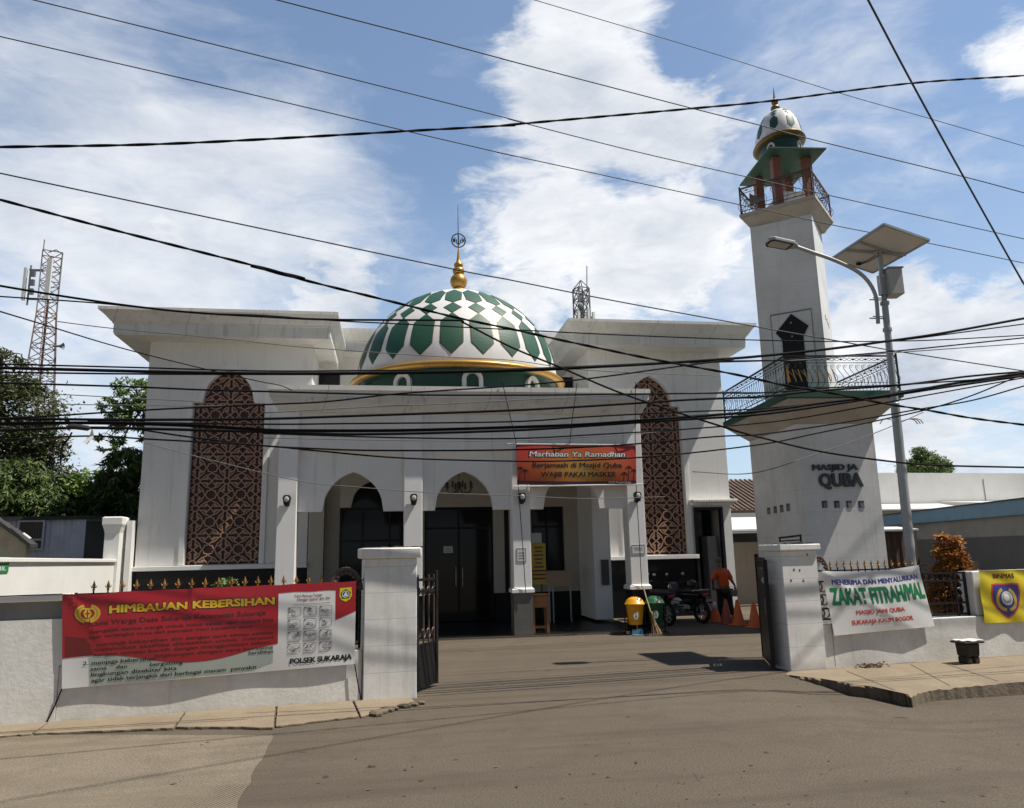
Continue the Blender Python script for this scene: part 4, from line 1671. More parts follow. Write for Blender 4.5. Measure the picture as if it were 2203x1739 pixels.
def gate_leaf(label, P0, P1, h, zsolid):
    d = Vector(P1) - Vector(P0)
    L = d.length
    X = Matrix.Translation(P0) @ Matrix.Rotation(math.atan2(d.y, d.x), 4, 'Z')
    g = thing('gate_leaf', label, 'gate', tuple(P0), 'open leaves of the driveway gate')
    b = MB(X)
    b.box(0, L, -.018, .018, .06, zsolid)
    b.build('solid_panel', 'black_metal', g)
    b = MB(X)
    for x_ in (.02, L - .025):
        b.box(x_ - .03, x_ + .03, -.03, .03, .04, h if x_ > .1 else h - .08)
    for z_ in (.06, zsolid, zsolid + (h - zsolid) * .72, h - .12):
        b.box(.05, L - .055, -.022, .022, z_ - .018, z_ + .018)
    b.build('frame', 'black_metal', g)
    b = MB(X)
    n = max(2, int(L / .13))
    for k in range(n):
        x_ = L * (k + .5) / n
        b.bar((x_, 0, zsolid), (x_, 0, h - .05), .018)
        for zc in (zsolid + .15, h - .28):
            b.tube([(x_ + .055 * math.cos(a_), 0, zc + .06 * math.sin(a_)) for a_ in [2 * PI * j / 10 for j in range(11)]], .011, 4, False)
    b.build('scroll_bars', 'browngate', g)
    return g


gl = gate_leaf('black gate leaf with a solid foot folded open behind the left gate pillar', st(.73, .36), st(1.105, .83), 1.60, .60)
q0, q1 = Vector((5.735, 11.42, 0)), Vector((6.15, 12.55, 0))
gr = gate_leaf('black gate leaf pushed open behind the right gate pillar', q0, q1, 1.72, 1.25)
b = MB()
b.box(5.75, 5.80, 11.46, 11.48, 1.50, 1.60)
b.build('lock_plate', 'steel', gr)
b = MB()
b.ball((5.77, 11.58, 1.32), .035, 1, 1, 1.4, 10, 7)
b.build('sticker', 'box_grey', gr)
b = MB()
b.box(5.75, 5.80, 11.55, 11.57, .80, 1.05)
b.build('pale_plate', 'greyblock', gr)

# white side wall of the yard on the left, with its end post and parking sign
sw = thing('side_wall', 'sunlit white yard wall running back to the left wing of the mosque', 'wall', (-6.85, 17, 0))
b = MB()
b.prism([(9.95, 0), (20.75, 0), (20.75, 1.82), (9.95, 1.89)], 'x', -7.02, -6.81)
b.build('wall_face', 'sunwhite', sw)
b = MB()
b.prism([(9.95, 1.892), (20.75, 1.822), (20.75, 1.90), (9.95, 1.975)], 'x', -7.08, -6.76)
b.build('coping', 'sunwhite', sw, bevel=.01)
b = MB()
b.loops([(-7.10 - o, -6.74 + o, 20.76 - o, 21.27, z) for o, z in ((0, 0), (0, 2.55), (.03, 2.68), (.06, 2.76), (.06, 2.93), (.02, 2.95))])
b.build('end_post', 'sunwhite', sw, bevel=.01)
b = MB()
b.box(-6.66, -6.53, 21.0, 21.27, 0, 2.86)
b.build('flank', 'wall', sw)


def onX(x, y, X):
    d = ray(x, y)
    P = CAM + d * (X / d.x)
    return P.y, P.z


y1_, zt1 = onX(80 / 3.712, 1100 + 365 / 3.712, -6.79)
_, zb1 = onX(80 / 3.712, 1100 + 490 / 3.712, -6.79)
ps = thing('parking_sign', 'small green sign lettered PARKIR MOBIL on the white yard wall', 'sign', (-6.79, y1_ - .3, 1.5))
sg_ = Sheet((-6.792, y1_ - .85, zt1), (-6.792, y1_, zt1), (-6.792, y1_ - .85, zb1), (-6.792, y1_, zb1), (1, 0, 0), lambda u, v: 0)
b = MB()
b.box(-6.808, -6.793, y1_ - .85, y1_, zb1, zt1)
b.build('plate', 'signgreen', ps)
sg_.art('lettering', 'ink_white', ps, join2([text_box('PARKIR', .08, .93, .58, .25, .02), text_box('MOBIL', .12, .88, .15, .25, .02)]), 1, 2, 2)
sg_.art('band', 'ink_dgreen', ps, rect(.0, 1, .485, .505), 1, 2, 2)

# ------------------------------------------------------------------ banners
wr = random.Random(21)


def mkfold(seed, amp, diag):
    r_ = random.Random(seed)
    ws = [(r_.uniform(2, 6), r_.uniform(1, 4) * diag, r_.uniform(0, 6), r_.uniform(.4, 1)) for _ in range(7)]
    return lambda u, v: amp * sum(a * math.sin(kx * u * 2.2 + kz * v + ph) for kx, kz, ph, a in ws) / 3


T0 = -.045
fa = mkfold(4, .019, 1)


def fold1(u, v):
    c = fa(u, v)
    # tension creases running down from the tied top-left corner
    k = (u - .02) - (1 - v) * .20
    c += .020 * math.exp(-(k / .018) ** 2) * v * v
    k = (u - .42) + (1 - v) * .05
    c += .022 * math.exp(-(k / .012) ** 2) * max(0, v - .75) * 4
    return c + .035 * math.sin(PI * v) * math.sin(PI * u)


def stw(s_, z_, t_):
    return st(s_, t_, z_)


ban = street_thing('banner', 'long red and white cleanliness notice banner headed HIMBAUAN KEBERSIHAN tied to the left street fence', 'banner', -1.8, T0)
B1 = Sheet(stw(-3.52, 1.455, T0), stw(-.11, 1.505, T0), stw(-3.44, .385, T0 - .01), stw(-.11, .47, T0), -ND, fold1, lambda u, v: (-.02 * math.sin(PI * u * 5) ** 2 * v if u < .2 else -.008 * math.sin(PI * u * 9) ** 2 * v))
B1.base('cloth', 'ink_white', ban)
sage = poly([(.0, .0), (.62, .0), (.62, .3), (.0, .42)])
B1.art('sage_field', 'ink_sage', ban, poly([(.085, .01), (.62, .02), (.70, .10), (.70, .33), (.085, .40)]), 1)
redp = [(0, 1), (0, .315)]
curve = bez([(.0, .315, 0), (.10, .33, 0), (.22, .285, 0), (.34, .20, 0), (.45, .175, 0), (.55, .21, 0), (.63, .27, 0), (.717, .315, 0)], 6)
redp = [(p.x, p.y) for p in curve] + [(.717, .905), (.925, .905), (.925, .57), (1, .645), (1, 1), (0, 1)]
# red field as column strips
cv_ = [(p.x, p.y) for p in curve]
strips = []
for (a, z1_), (c, z2_) in zip(cv_[:-1], cv_[1:]):
    strips.append(poly([(a, z1_), (c, z2_), (c, 1), (a, 1)]))
strips += [rect(.717, .925, .905, 1), poly([(.925, .545), (1, .635), (1, 1), (.925, 1)])]
B1.art('red_field', 'ink_red', ban, join2(strips), 2)
B1.art('maroon_patch', 'ink_maroon', ban, poly([(.01, .335), (.10, .345), (.075, .52), (.01, .55)]), 3)  # darker maroon patch laid over the left of the red field
B1.art('heading', 'ink_yellow', ban, text_box('HIMBAUAN KEBERSIHAN', .150, .702, .775, .080, .045), 4, 60, 8)
B1.art('heading_outline', 'ink_black', ban, text_box('HIMBAUAN KEBERSIHAN', .1485, .7035, .770, .090, .085), 3, 60, 8)
lines = [('Kami Warga Desa Sukaraja Kecamatan Sukaraja', .085, .672, .655, .052, .02), ('mengajak semua warga untuk hidup sehat  agar supaya kita', .085, .70, .578, .034, .012),
         ('agar terjangkit virus dan penyakit mari bersama sama :', .085, .64, .520, .034, .012), ('1. menjaga kebersihan diri dengan cara setiap selesai', .085, .70, .432, .034, .012),
         ('   melakukan aktifitas dibiasakan untuk  mencuci', .10, .70, .378, .034, .012), ('   tangan sampai bersih dengan menggunakan sabun.', .10, .695, .322, .034, .012),
         ('lingkungan dengan cara bersama', .30, .70, .262, .034, .012)]
B1.art('notice_text', 'ink_brown', ban, join2([text_box(*q) for q in lines]), 3, 60, 8)
lines = [('2. menjaga kebersihan', .066, .30, .232, .038, .018), ('bersihkan', .615, .70, .212, .034, .016), ('sama    dan          bergotong', .09, .39, .170, .036, .018),
         ('lingkungan disekitar kita', .092, .37, .108, .038, .018), ('agar tidak terjangkit dari berbagai macam  penyakit .', .092, .655, .045, .038, .018),
         ('POLSEK SUKARAJA', .762, .988, .065, .058, .05)]
B1.art('black_text', 'ink_black', ban, join2([text_box(*q) for q in lines]), 3, 60, 8)
pic = []
small = [text_box('Cara Mencuci Tangan', .775, .875, .845, .026, .015), text_box('Dengan Sabun dan Air', .785, .905, .800, .028, .015)]
B1.art('small_heading', 'ink_maroon', ban, join2(small), 3, 60, 8)
pic.append(rect(.77, .905, .755, .760))
pr = random.Random(8)
for j in range(4):
    for i in range(3):
        u0, v0 = .752 + i * .057, .625 - j * .142
        pic.append(frame(u0, u0 + .046, v0, v0 + .098, .0012, .0038))
        pic.append(rect(u0 + .002, u0 + .008, v0 + .082, v0 + .093))
        for q in range(2):
            cu_, cv2 = u0 + pr.uniform(.012, .034), v0 + pr.uniform(.02, .07)
            pts = [(cu_, cv2)]
            for _ in range(5):
                pts.append((min(max(pts[-1][0] + pr.uniform(-.014, .014), u0 + .004), u0 + .042), min(max(pts[-1][1] + pr.uniform(-.03, .03), v0 + .008), v0 + .085)))
            pic.append(stroke(pts, .0028, 3.2))
        for q in range(2):
            pic.append(rect(u0 - .002, u0 + pr.uniform(.03, .046), v0 - .014 - q * .012, v0 - .010 - q * .012))
B1.art('pictograms', 'ink_mid', ban, join2(pic), 3, 60, 8)
pg = []
for j in range(4):
    for i in range(3):
        u0, v0 = .752 + i * .057, .625 - j * .142
        pg.append(ell(u0 + pr.uniform(.015, .03), v0 + pr.uniform(.03, .055), pr.uniform(.006, .012), pr.uniform(.018, .03), 10))
        pg.append(ell(u0 + pr.uniform(.015, .03), v0 + pr.uniform(.03, .055), pr.uniform(.005, .01), pr.uniform(.012, .02), 10))
B1.art('pictogram_tone', 'ink_pale', ban, join2(pg), 2, 60, 8)
em = [ringart(.080, .79, .041, .105, .78, PI * .60, PI * 1.42), ringart(.080, .79, .041, .105, .78, -PI * .42, PI * .40), ringart(.080, .79, .030, .080, .72, PI * .62, PI * 1.40), ringart(.080, .79, .030, .080, .72, -PI * .40, PI * .38),
      ell(.080, .79, .013, .052, 6), rect(.064, .096, .835, .850), rect(.074, .086, .700, .735)]
B1.art('gold_emblem', 'ink_gold', ban, join2(em), 4, 60, 8)
B1.art('emblem_bar', 'ink_maroon', ban, join2([rect(.0785, .0815, .75, .83), rect(.072, .088, .787, .797)]), 5, 60, 8)
sh = poly([(.940, .93), (.983, .93), (.985, .83), (.978, .785), (.962, .758), (.946, .785), (.938, .83)])
B1.art('shield', 'ink_lemon', ban, sh, 4)
B1.art('shield_pentagon', 'ink_dgreen', ban, poly([(.9615, .915), (.981, .868), (.974, .80), (.949, .80), (.942, .868)]), 5)
B1.art('shield_peak', 'ink_white', ban, join2([poly([(.952, .825), (.971, .825), (.9625, .888)]), ringart(.9615, .85, .014, .042, .82)]), 6)
b = MB()
for P, Q in ((B1.at(0, 0), st(-3.57, -.02, .03)), (B1.at(1, 0), st(-.02, -.06, .02)), (B1.at(0, 1), st(-7.5, -.07, 1.47)), (B1.at(1, 1), st(0.0, .10, 1.52))):
    b.tube(bez([P, (P + Q) / 2 + Vector((0, 0, -.015)), Q], 5), .008, 5)
b.build('tie_rope', 'cable', ban)

ban2 = street_thing('banner', 'white banner lettered ZAKAT FITRAH/MAL in green hung on the right street wall', 'banner', 8.0, -.07)
fb = mkfold(9, .017, 1)


def fold2(u, v):
    c = fb(u, v) + .03 * math.sin(PI * v) * math.sin(PI * u)
    k = (u + .02) - (1 - v) * .8
    c += .018 * math.exp(-(k / .05) ** 2) * (1 - u)
    k = (1 - u) - (1 - v) * .45
    c += .018 * math.exp(-(k / .035) ** 2) * v
    return c


B2 = Sheet(stw(7.0, 1.45, -.05), stw(8.85, 1.49, -.05), stw(7.10, .475, -.07), stw(9.01, .53, -.06), -ND, fold2, lambda u, v: -.05 * math.sin(PI * u) * v)
B2.base('cloth', 'ink_white', ban2)
B2.art('blue_heading', 'ink_blue', ban2, text_box('MENERIMA DAN MENYALURKAN', .075, .955, .79, .075, .04), 2, 40, 14)
B2.art('green_lettering', 'ink_green', ban2, text_box('ZAKAT FITRAH/MAL', .045, .985, .475, .245, .055), 2, 40, 14)
B2.art('red_lettering', 'ink_pink', ban2, join2([text_box('MASJID JAMI QUBA', .25, .72, .305, .062, .04), text_box('SUKARAJA KAUM BOGOR', .19, .79, .145, .066, .04)]), 2, 40, 14)
b = MB()
for P, Q in ((B2.at(0, 1), st(6.98, .14, 1.47)), (B2.at(1, 1), st(9.05, .14, 1.50)), (B2.at(1, 1), st(9.15, .10, 1.49))):
    b.tube([P, Q], .006, 5)
b.build('tie_rope', 'cable', ban2)

ban3 = street_thing('banner', 'bright yellow banner with a blue shield emblem on the right street wall', 'banner', 11, -.05)
fc = mkfold(13, .014, 1)
B3 = Sheet(stw(10.04, 1.372, -.04), stw(12.9, 1.36, -.04), stw(10.02, .535, -.05), stw(12.9, .46, -.05), -ND, lambda u, v: fc(u, v) + .012 * math.sin(26 * u + 9 * v), lambda u, v: 0)
B3.base('cloth', 'ink_lemon', ban3)
uc = .255


def shield3(k, dv=0):
    q = [(-.075, .90), (-.04, .915), (0, .90), (.04, .915), (.075, .90), (.082, .70), (.078, .50), (.055, .30), (.025, .16), (0, .085), (-.025, .16), (-.055, .30), (-.078, .50), (-.082, .70)]
    c = sum(p[1] for p in q) / len(q)
    return poly([(uc - .078 + p[0] * k * KW, .82 * (c + (p[1] - c) * k)) for p in q])


uc = (onwall(1600 + 2030 / 3.589, 1120 + 620 / 3.589, -.05)[0] - 10.03) / 2.87 + .078
KW = (onwall(1600 + 2145 / 3.589, 1300, -.05)[0] - onwall(1600 + 1915 / 3.589, 1300, -.05)[0]) / 2.87 / .164
B3.art('shield_edge', 'ink_pink', ban3, shield3(1.0), 1)
B3.art('shield_field', 'ink_blue', ban3, shield3(.90), 2)
u_ = uc - .078
B3.art('wreath', 'ink_gold', ban3, join2([ringart(u_, .44, .058 * KW, .235, .74, PI * .62, PI * 1.46), ringart(u_, .44, .058 * KW, .235, .74, -PI * .44, PI * .36)]), 3)
B3.art('silver_disc', 'ink_grey', ban3, join2([ell(u_ + .002, .46, .034 * KW, .14, 18)]), 4)
B3.art('silver_centre', 'ink_white', ban3, join2([ell(u_ - .002, .48, .017 * KW, .075, 12), ringart(u_ + .002, .46, .031 * KW, .125, .86)]), 5)
B3.art('lettering', 'ink_brown', ban3, text_box('BINMAS', u_ - .055 * KW, u_ + .055 * KW, .845, .085, .03), 2)

ban4 = thing('banner', 'orange Ramadan banner lettered Marhaban Ya Ramadhan hung between two porch columns', 'banner', (4.26, 17.3, 3.85))
fd = mkfold(17, .010, 1)
YB = 17.24
pz = lambda x, y: atY(700 + x / 2.705, 900 + y / 2.705, YB)
B4 = Sheet(pz(1111, 152), pz(1806, 157), pz(1116, 386), pz(1808, 386), (0, -1, 0), lambda u, v: fd(u, v) + .03 * math.sin(PI * v), lambda u, v: -.012 * math.sin(PI * u) * (1 - 2 * v) * -1)
B4.base('cloth', 'sunset', ban4, 60, 24)
B4.art('dark_ground', 'ink_purple', ban4, join2([poly([(0, 0), (1, 0), (1, .10), (.8, .075), (.5, .06), (.2, .075), (0, .10)])]), 1)
palms = []
for cx0, cz0, h_ in ((.02, .08, .30), (.06, .08, .24), (.93, .08, .33), (.975, .08, .25), (.89, .07, .18)):
    palms.append(stroke([(cx0, cz0), (cx0 + .004, cz0 + h_ * .6), (cx0 + .006, cz0 + h_)], .010, 3))
    for k in range(7):
        a_ = PI * k / 6
        palms.append(stroke([(cx0 + .006, cz0 + h_), (cx0 + .006 + .016 * math.cos(a_), cz0 + h_ + .05 * math.sin(a_) + .01), (cx0 + .006 + .03 * math.cos(a_), cz0 + h_ + .05 * math.sin(a_) - .03)], .009, 3))
B4.art('palm_trees', 'ink_brown', ban4, join2(palms), 2)
B4.art('greeting_edge', 'ink_black', ban4, text_box('Marhaban Ya Ramadhan', .098, .912, .688, .155, .055, .96, .12), 2, 40, 12)
B4.art('greeting', 'ink_white', ban4, text_box('Marhaban Ya Ramadhan', .104, .906, .700, .130, .012, .96, .12), 3, 40, 12)
B4.art('black_lettering', 'ink_black', ban4, join2([text_box('Berjamaah di Masjid Quba', .13, .875, .425, .118, .022), text_box('WAJIB PAKAI MASKER', .195, .825, .185, .120, .026)]), 3, 40, 12)
B4.art('small_lettering', 'ink_white', ban4, text_box('DKM Masjid Quba', .765, .955, .022, .052, .015), 3, 40, 12)
b = MB()
b.tube([pz(1062, 150), pz(1812, 156)], .016, 6)
b.tube([pz(1094, 398), pz(1846, 385)], .018, 6)
b.build('batten', 'paper', ban4)
b = MB()
zz2 = lambda x, y, Y: atY(700 + x / 2.705, 900 + y / 2.705, Y)
b.tube([zz2(1028, -215, 17.08), zz2(1078, 0, 17.1), zz2(1112, 152, YB), zz2(1122, 390, YB), zz2(1145, 700, 17.30), zz2(1166, 1020, 17.34)], .009, 5)
b.tube([zz2(1465, -205, 17.08), zz2(1437, 0, 17.1), zz2(1421, 152, YB)], .009, 5)
b.tube([zz2(1805, -210, 17.08), zz2(1803, 0, 17.1), zz2(1803, 155, YB), zz2(1808, 390, YB), zz2(1826, 700, 17.30), zz2(1842, 985, 17.34)], .009, 5)
b.build('hanging_wire', 'cable', ban4)

# paper notices on two columns
for lab, x0, y0, x1, y1, nl in (('white paper notice with three printed lines on the third porch column', 1115, 755, 1168, 835, 3), ('framed white notice on the rightmost porch column', 1785, 735, 1858, 790, 2)):
    A_, B_ = zz2(x0, y1, YP - .004), zz2(x1, y0, YP - .004)
    nt = thing('paper_notice', lab, 'notice', (A_.x, YP, A_.z))
    b = MB()
    b.box(A_.x, B_.x, YP - .008, YP - .002, A_.z, B_.z)
    b.build('sheet', 'paper', nt)
    b = MB()
    w_, h_ = B_.x - A_.x, B_.z - A_.z
    for k in range(nl):
        z_ = A_.z + h_ * (.62 - .2 * k)
        b.box(A_.x + w_ * .2, A_.x + w_ * .8, YP - .0105, YP - .0085, z_, z_ + h_ * .07)
    for q in ((0, w_, 0, .012), (0, w_, h_ - .012, h_), (0, .012, .012, h_ - .012), (w_ - .012, w_, .012, h_ - .012)):
        b.box(A_.x + q[0], A_.x + q[1], YP - .011, YP - .0085, A_.z + q[2], A_.z + q[3])
    b.build('print', 'ink_grey', nt)

# ------------------------------------------------------------------ solar street lamp
LY = 12.0
zs_ = lambda x, y, Y=LY: atY(1600 + x / 4.745, 440 + y / 4.745, Y)
lamp = thing('street_lamp', 'grey street lamp with a curved arm and tilted solar panel behind the right wall', 'street lamp', (8.66, LY, 0))
top = zs_(1385, 480)
ft = Vector((8.62, LY, 0))
P = lambda k: ft.lerp(top, k)
b = MB()
b.tube([P(0), P(.60)], [.088, .074], 16)
b.tube([P(.60), P(.602), P(.86)], [.074, .060, .056], 16)
b.tube([P(.86), P(.862), P(1.0)], [.056, .045, .042], 16)
pole = b.build('pole', 'steel', lamp, smooth=40)
b = MB()
for k in (.86, .79, .93):
    b.tube([P(k - .004), P(k + .004)], [.078, .078], 12)
b.build('collar', 'steel', pole, smooth=40)
b = MB()
c = P(.555)
for sg, n_ in ((-1, 1), (1, 3)):
    for k in range(n_):
        b.tube(bez([c + Vector((sg * .06, -.05, 0)), c + Vector((sg * .20, -.05 - .03 * k, .035)), c + Vector((sg * (.30 + .03 * k), -.05 - .03 * k, .02)), c + Vector((sg * (.36 + .03 * k), -.05 - .03 * k, -.05))], 4), .009, 5)
b.build('cable_clamp', 'steel', pole)
b = MB()
pts = bez([zs_(1372, 1215), zs_(1362, 1050), zs_(1345, 930), zs_(1290, 815), zs_(1200, 715), zs_(1080, 640), zs_(900, 560), zs_(700, 490), zs_(530, 430)], 6)
b.tube(pts, .034, 10)
arm = b.build('arm', 'steel', lamp, smooth=True)
b = MB()
for y_ in (965, 1155):
    a_ = zs_(1350, y_)
    b.tube([a_ + Vector((-.09, -.05, 0)), a_ + Vector((.17, -.05, 0))], .012, 5)
    b.tube([a_ + Vector((-.09, .05, 0)), a_ + Vector((.17, .05, 0))], .012, 5)
b.build('arm_bracket', 'steel', arm)
# lamp head
h0_, h1_ = zs_(545, 435), zs_(285, 385)
hd = (h1_ - h0_).normalized()
hu = Vector((0, 0, 1)) - hd * hd.z
hu.normalize()
hr = hd.cross(hu)
HX = Matrix(((hd.x, hr.x, hu.x, h0_.x), (hd.y, hr.y, hu.y, h0_.y), (hd.z, hr.z, hu.z, h0_.z), (0, 0, 0, 1)))
b = MB(HX)
b.prism([(0, -.05), (.10, -.13), (.50, -.15), (.58, -.08), (.58, .08), (.50, .15), (.10, .13), (0, .05)], 'z', -.02, .05)
hdo = b.build('lamp_head', 'steel', lamp, bevel=.015)
b = MB(HX)
b.prism([(.17, -.10), (.48, -.12), (.52, -.07), (.52, .07), (.48, .12), (.17, .10)], 'z', -.034, -.021)
b.build('lens', 'lens', hdo)
b = MB(HX)
for a_, c_ in (((.14, -.125), (.50, -.14)), ((.50, .14), (.14, .125)), ((.50, -.14), (.55, -.08)), ((.55, -.08), (.55, .08)), ((.55, .08), (.50, .14)), ((.14, .125), (.14, -.125))):
    b.bar((*a_, -.026), (*c_, -.026), .022, .012)
b.build('lens_gasket', 'rubber', hdo)
# the panel: the four corners of a flat board seen from below
cor = [(900, 560), (1430, 213), (1892, 375), (1318, 703)]
D_ = [ray(1600 + x / 4.745, 440 + y / 4.745) for x, y in cor]
A_ = Matrix((D_[0], D_[2], -D_[3])).transposed()
sol = A_.inverted() @ D_[1]
dep = [sol[0], 1.0, sol[1], sol[2]]
sc_ = (LY + .03) / ((dep[0] * D_[0].y + dep[2] * D_[2].y) / 2)
Cn = [CAM + D_[k] * dep[k] * sc_ for k in range(4)]
pn = (Cn[1] - Cn[0]).cross(Cn[3] - Cn[0]).normalized()
if pn.z < 0:
    pn = -pn
b = MB()
for a_, c_ in ((0, 1), (1, 2), (2, 3), (3, 0)):
    b.bar(Cn[a_] + pn * .018, Cn[c_] + pn * .018, .035, .04, up=pn)
fr_ = b.build('panel_frame', 'steel', lamp)
b = MB()
b.add([v + pn * .012 for v in Cn], [(0, 1, 2, 3)])
b.build('panel_backsheet', 'panel_back', fr_, recalc=False)
b = MB()
b.add([v + pn * .034 for v in Cn], [(3, 2, 1, 0)])
b.build('solar_cells', 'panel_front', fr_, recalc=False)
b = MB()
cm = (Cn[0] + Cn[2]) / 2
l_, r_ = Cn[0].lerp(Cn[3], .45), Cn[1].lerp(Cn[2], .45)
b.bar(Cn[0].lerp(Cn[1], .30) - pn * .012, Cn[3].lerp(Cn[2], .62) - pn * .012, .05, .04, up=pn)
b.bar(Cn[0].lerp(Cn[1], .55) - pn * .012, Cn[3].lerp(Cn[2], .55) - pn * .012, .04, .03, up=pn)
b.ball(cm - pn * .05, .075, 1, 1, .6)
b.build('panel_mount', 'steel', fr_)
b = MB()
jb = Cn[0].lerp(Cn[3], .52).lerp(Cn[1].lerp(Cn[2], .52), .12)
b.ball(jb - pn * .02, .05, 1.3, 1, .6, 8, 6)
b.tube(bez([jb - pn * .03, jb.lerp(top, .5) - pn * .09, top - Vector((.05, .05, .10))], 5), .009, 5)
b.tube(bez([jb - pn * .03, jb.lerp(top, .5) - pn * .05, top - Vector((.05, .05, .05))], 5), .009, 5)
b.build('junction_box', 'rubber', fr_)
b0, b1 = zs_(1425, 690), zs_(1545, 900)
b = MB(Matrix.Translation((8.77, LY + .0, 0)) @ Matrix.Rotation(math.radians(-8), 4, 'Z'))
b.box(.02, .27, -.17, .13, 6.22, 6.70)
bx_ = b.build('battery_box', 'box_grey', lamp, bevel=.01)
b = MB(Matrix.Translation((8.77, LY + .0, 0)) @ Matrix.Rotation(math.radians(-8), 4, 'Z'))
b.box(.0, .29, -.19, .15, 6.702, 6.725)
b.build('box_lid', 'steel', bx_)
b = MB()
b.box(8.67, 8.80, LY - .05, LY + .05, 6.25, 6.62)
b.build('box_bracket', 'steel', bx_)

# ------------------------------------------------------------------ yard furniture
def bin_(label, x, y, body, lidm, mark):
    t = local('litter_bin', label, 'litter bin', (x, y, 0), rnd.uniform(-.1, .1), 'dome lidded litter bins by the porch')
    b = MB()
    b.lathe([(.145, .215), (.15, .22), (.20, .64), (.205, .645), (.19, .645), (.14, .25)], (0, 0, 0), 28)
    b.build('bucket', body, t, smooth=40)
    b = MB()
    b.lathe([(.225, .645), (.228, .665), (.215, .675), (.185, .735), (.13, .785), (.06, .808), (.0005, .812)], (0, 0, 0), 28)
    ld = b.build('lid', lidm, t, smooth=50)
    b = MB()
    b.ball((.05, -.135, .745), .07, 1.1, .45, .55, 12, 7)
    b.build('flap', 'chrome' if body == 'yellow_bin' else lidm, ld, smooth=True)
    b = MB()
    b.prism([(.055 * math.cos(a_) - .04, .42 + .085 * math.sin(a_)) for a_ in [2 * PI * k / 18 for k in range(18)]], 'y', -.192, -.160)
    s_ = b.build('label_oval', 'paper', t)
    b = MB()
    b.prism([(-.055, .37), (-.025, .37), (-.025, .40), (-.04, .46), (-.055, .40)], 'y', -.194, -.1925)
    b.ball((-.04, -.192, .475), .012, 1, .3, 1, 8, 5)
    b.build('mark', mark, s_)
    b = MB()
    for sg in (-1, 1):
        b.tube([(sg * .235, .02, .64), (sg * .235, .02, .03), (sg * .235, -.14, .015)], .014, 6)
        b.tube([(sg * .235, .02, .03), (sg * .235, .15, .015)], .014, 6)
    b.tube([(-.235, .02, .12), (.235, .02, .12)], .014, 6)
    b.build('stand', 'black_metal', t)
    return t


p = atY(700 + 1808 / 2.705, 900 + 1190 / 2.705, 17.1)
bin_('yellow dome lidded litter bin in front of the rightmost porch column', p.x - .02, 17.08, 'yellow_bin', 'yellow_bin', 'green_bin')
p = atY(700 + 1922 / 2.705, 900 + 1190 / 2.705, 17.2)
bin_('dark green dome lidded litter bin between the yellow bin and the motorcycles', p.x, 17.22, 'green_bin', 'green_bin', 'ink_blue')

br = thing('broom', 'long stick broom of straw bristles leaning beside the litter bins', 'broom', (5.72, 16.9, 0))
t0_, t1_ = zz2(1850, 985, 17.22), Vector((5.69, 16.86, .44))
b = MB()
b.tube([t0_, t1_], .014, 8)
b.build('stick', 'lightwood', br)
b = MB()
r_ = random.Random(2)
for k in range(70):
    a_ = r_.uniform(0, 2 * PI)
    q = r_.random() ** .5
    b.tube([t1_ + Vector((.02 * math.cos(a_) * q, .02 * math.sin(a_) * q, .06)), t1_ + Vector((.05 + .05 * math.cos(a_) * q, .03 * math.sin(a_) * q, -.2)),
            Vector((5.78 + .13 * math.cos(a_) * q, 16.83 + .08 * math.sin(a_) * q, .004 + r_.uniform(0, .03)))], [.006, .005, .003], 3)
b.build('bristles', 'straw', br)
dp_ = thing('dustpan', 'blue dustpan with an upright orange stick before the yellow bin', 'dustpan', (5.50, 16.8, 0))
p = atZ(700 + 1820 / 2.705, 900 + 1262 / 2.705)
b = MB()
b.prism([(p.x - .13, .004), (p.x + .13, .004), (p.x + .12, .12), (p.x - .12, .12)], 'y', p.y + .02, p.y + .05)
b.box(p.x - .14, p.x + .14, p.y - .14, p.y + .018, .003, .015)
b.build('pan', M.setdefault('bluepan', pmat('blue_plastic', (.10, .20, .30), .5, (5, (.08, .15, .24), .5))), dp_)
b = MB()
b.tube([(p.x, p.y + .035, .12), (p.x + .005, p.y + .06, .62)], .012, 6)
b.build('stick', 'orange', dp_)


def cone(label, x, y, m, collar, h=.60, tilt=0):
    t = local('traffic_cone', label, 'traffic cone', (x, y, 0), rnd.uniform(0, 1), 'traffic cones beside the motorcycles')
    b = MB()
    b.lathe([(.155, .022), (.150, .04), (.035, h - .015), (.026, h), (.018, h), (.018, h - .02)], (0, 0, 0), 24)
    c = b.build('cone', m, t, smooth=40)
    b = MB()
    b.loops([(-.17, .17, -.17, .17, .0), (-.17, .17, -.17, .17, .018), (-.155, .155, -.155, .155, .022)])
    b.build('base', m, t, bevel=.006)
    if collar:
        r = lambda z: .150 + (.035 - .150) * (z - .04) / (h - .055) + .002
        b = MB()
        b.lathe([(r(.32), .32), (r(.50), .50)], (0, 0, 0), 24)
        b.build('white_collar', 'white_plastic', t, smooth=True)
    return t


zmp = lambda x, y: atZ(1380 + x / 7.117, 1160 + y / 7.117)
for lab, x, y, m, col in (('red orange cone half hidden behind the rear motorcycle wheel', 1018, 1235, 'orange', False), ('orange traffic cone with a white collar next to the motorcycles', 1128, 1262, 'orange', True),
                          ('faded dull red traffic cone second from the motorcycles', 1310, 1298, 'fadedorange', False), ('red orange traffic cone without collar in front of the person', 1490, 1318, 'orange', False),
                          ('bright orange traffic cone nearest to the right gate pillar', 1742, 1352, 'orange', False)):
    p = zmp(x, y)
    cone(lab, p.x, p.y, m, col)


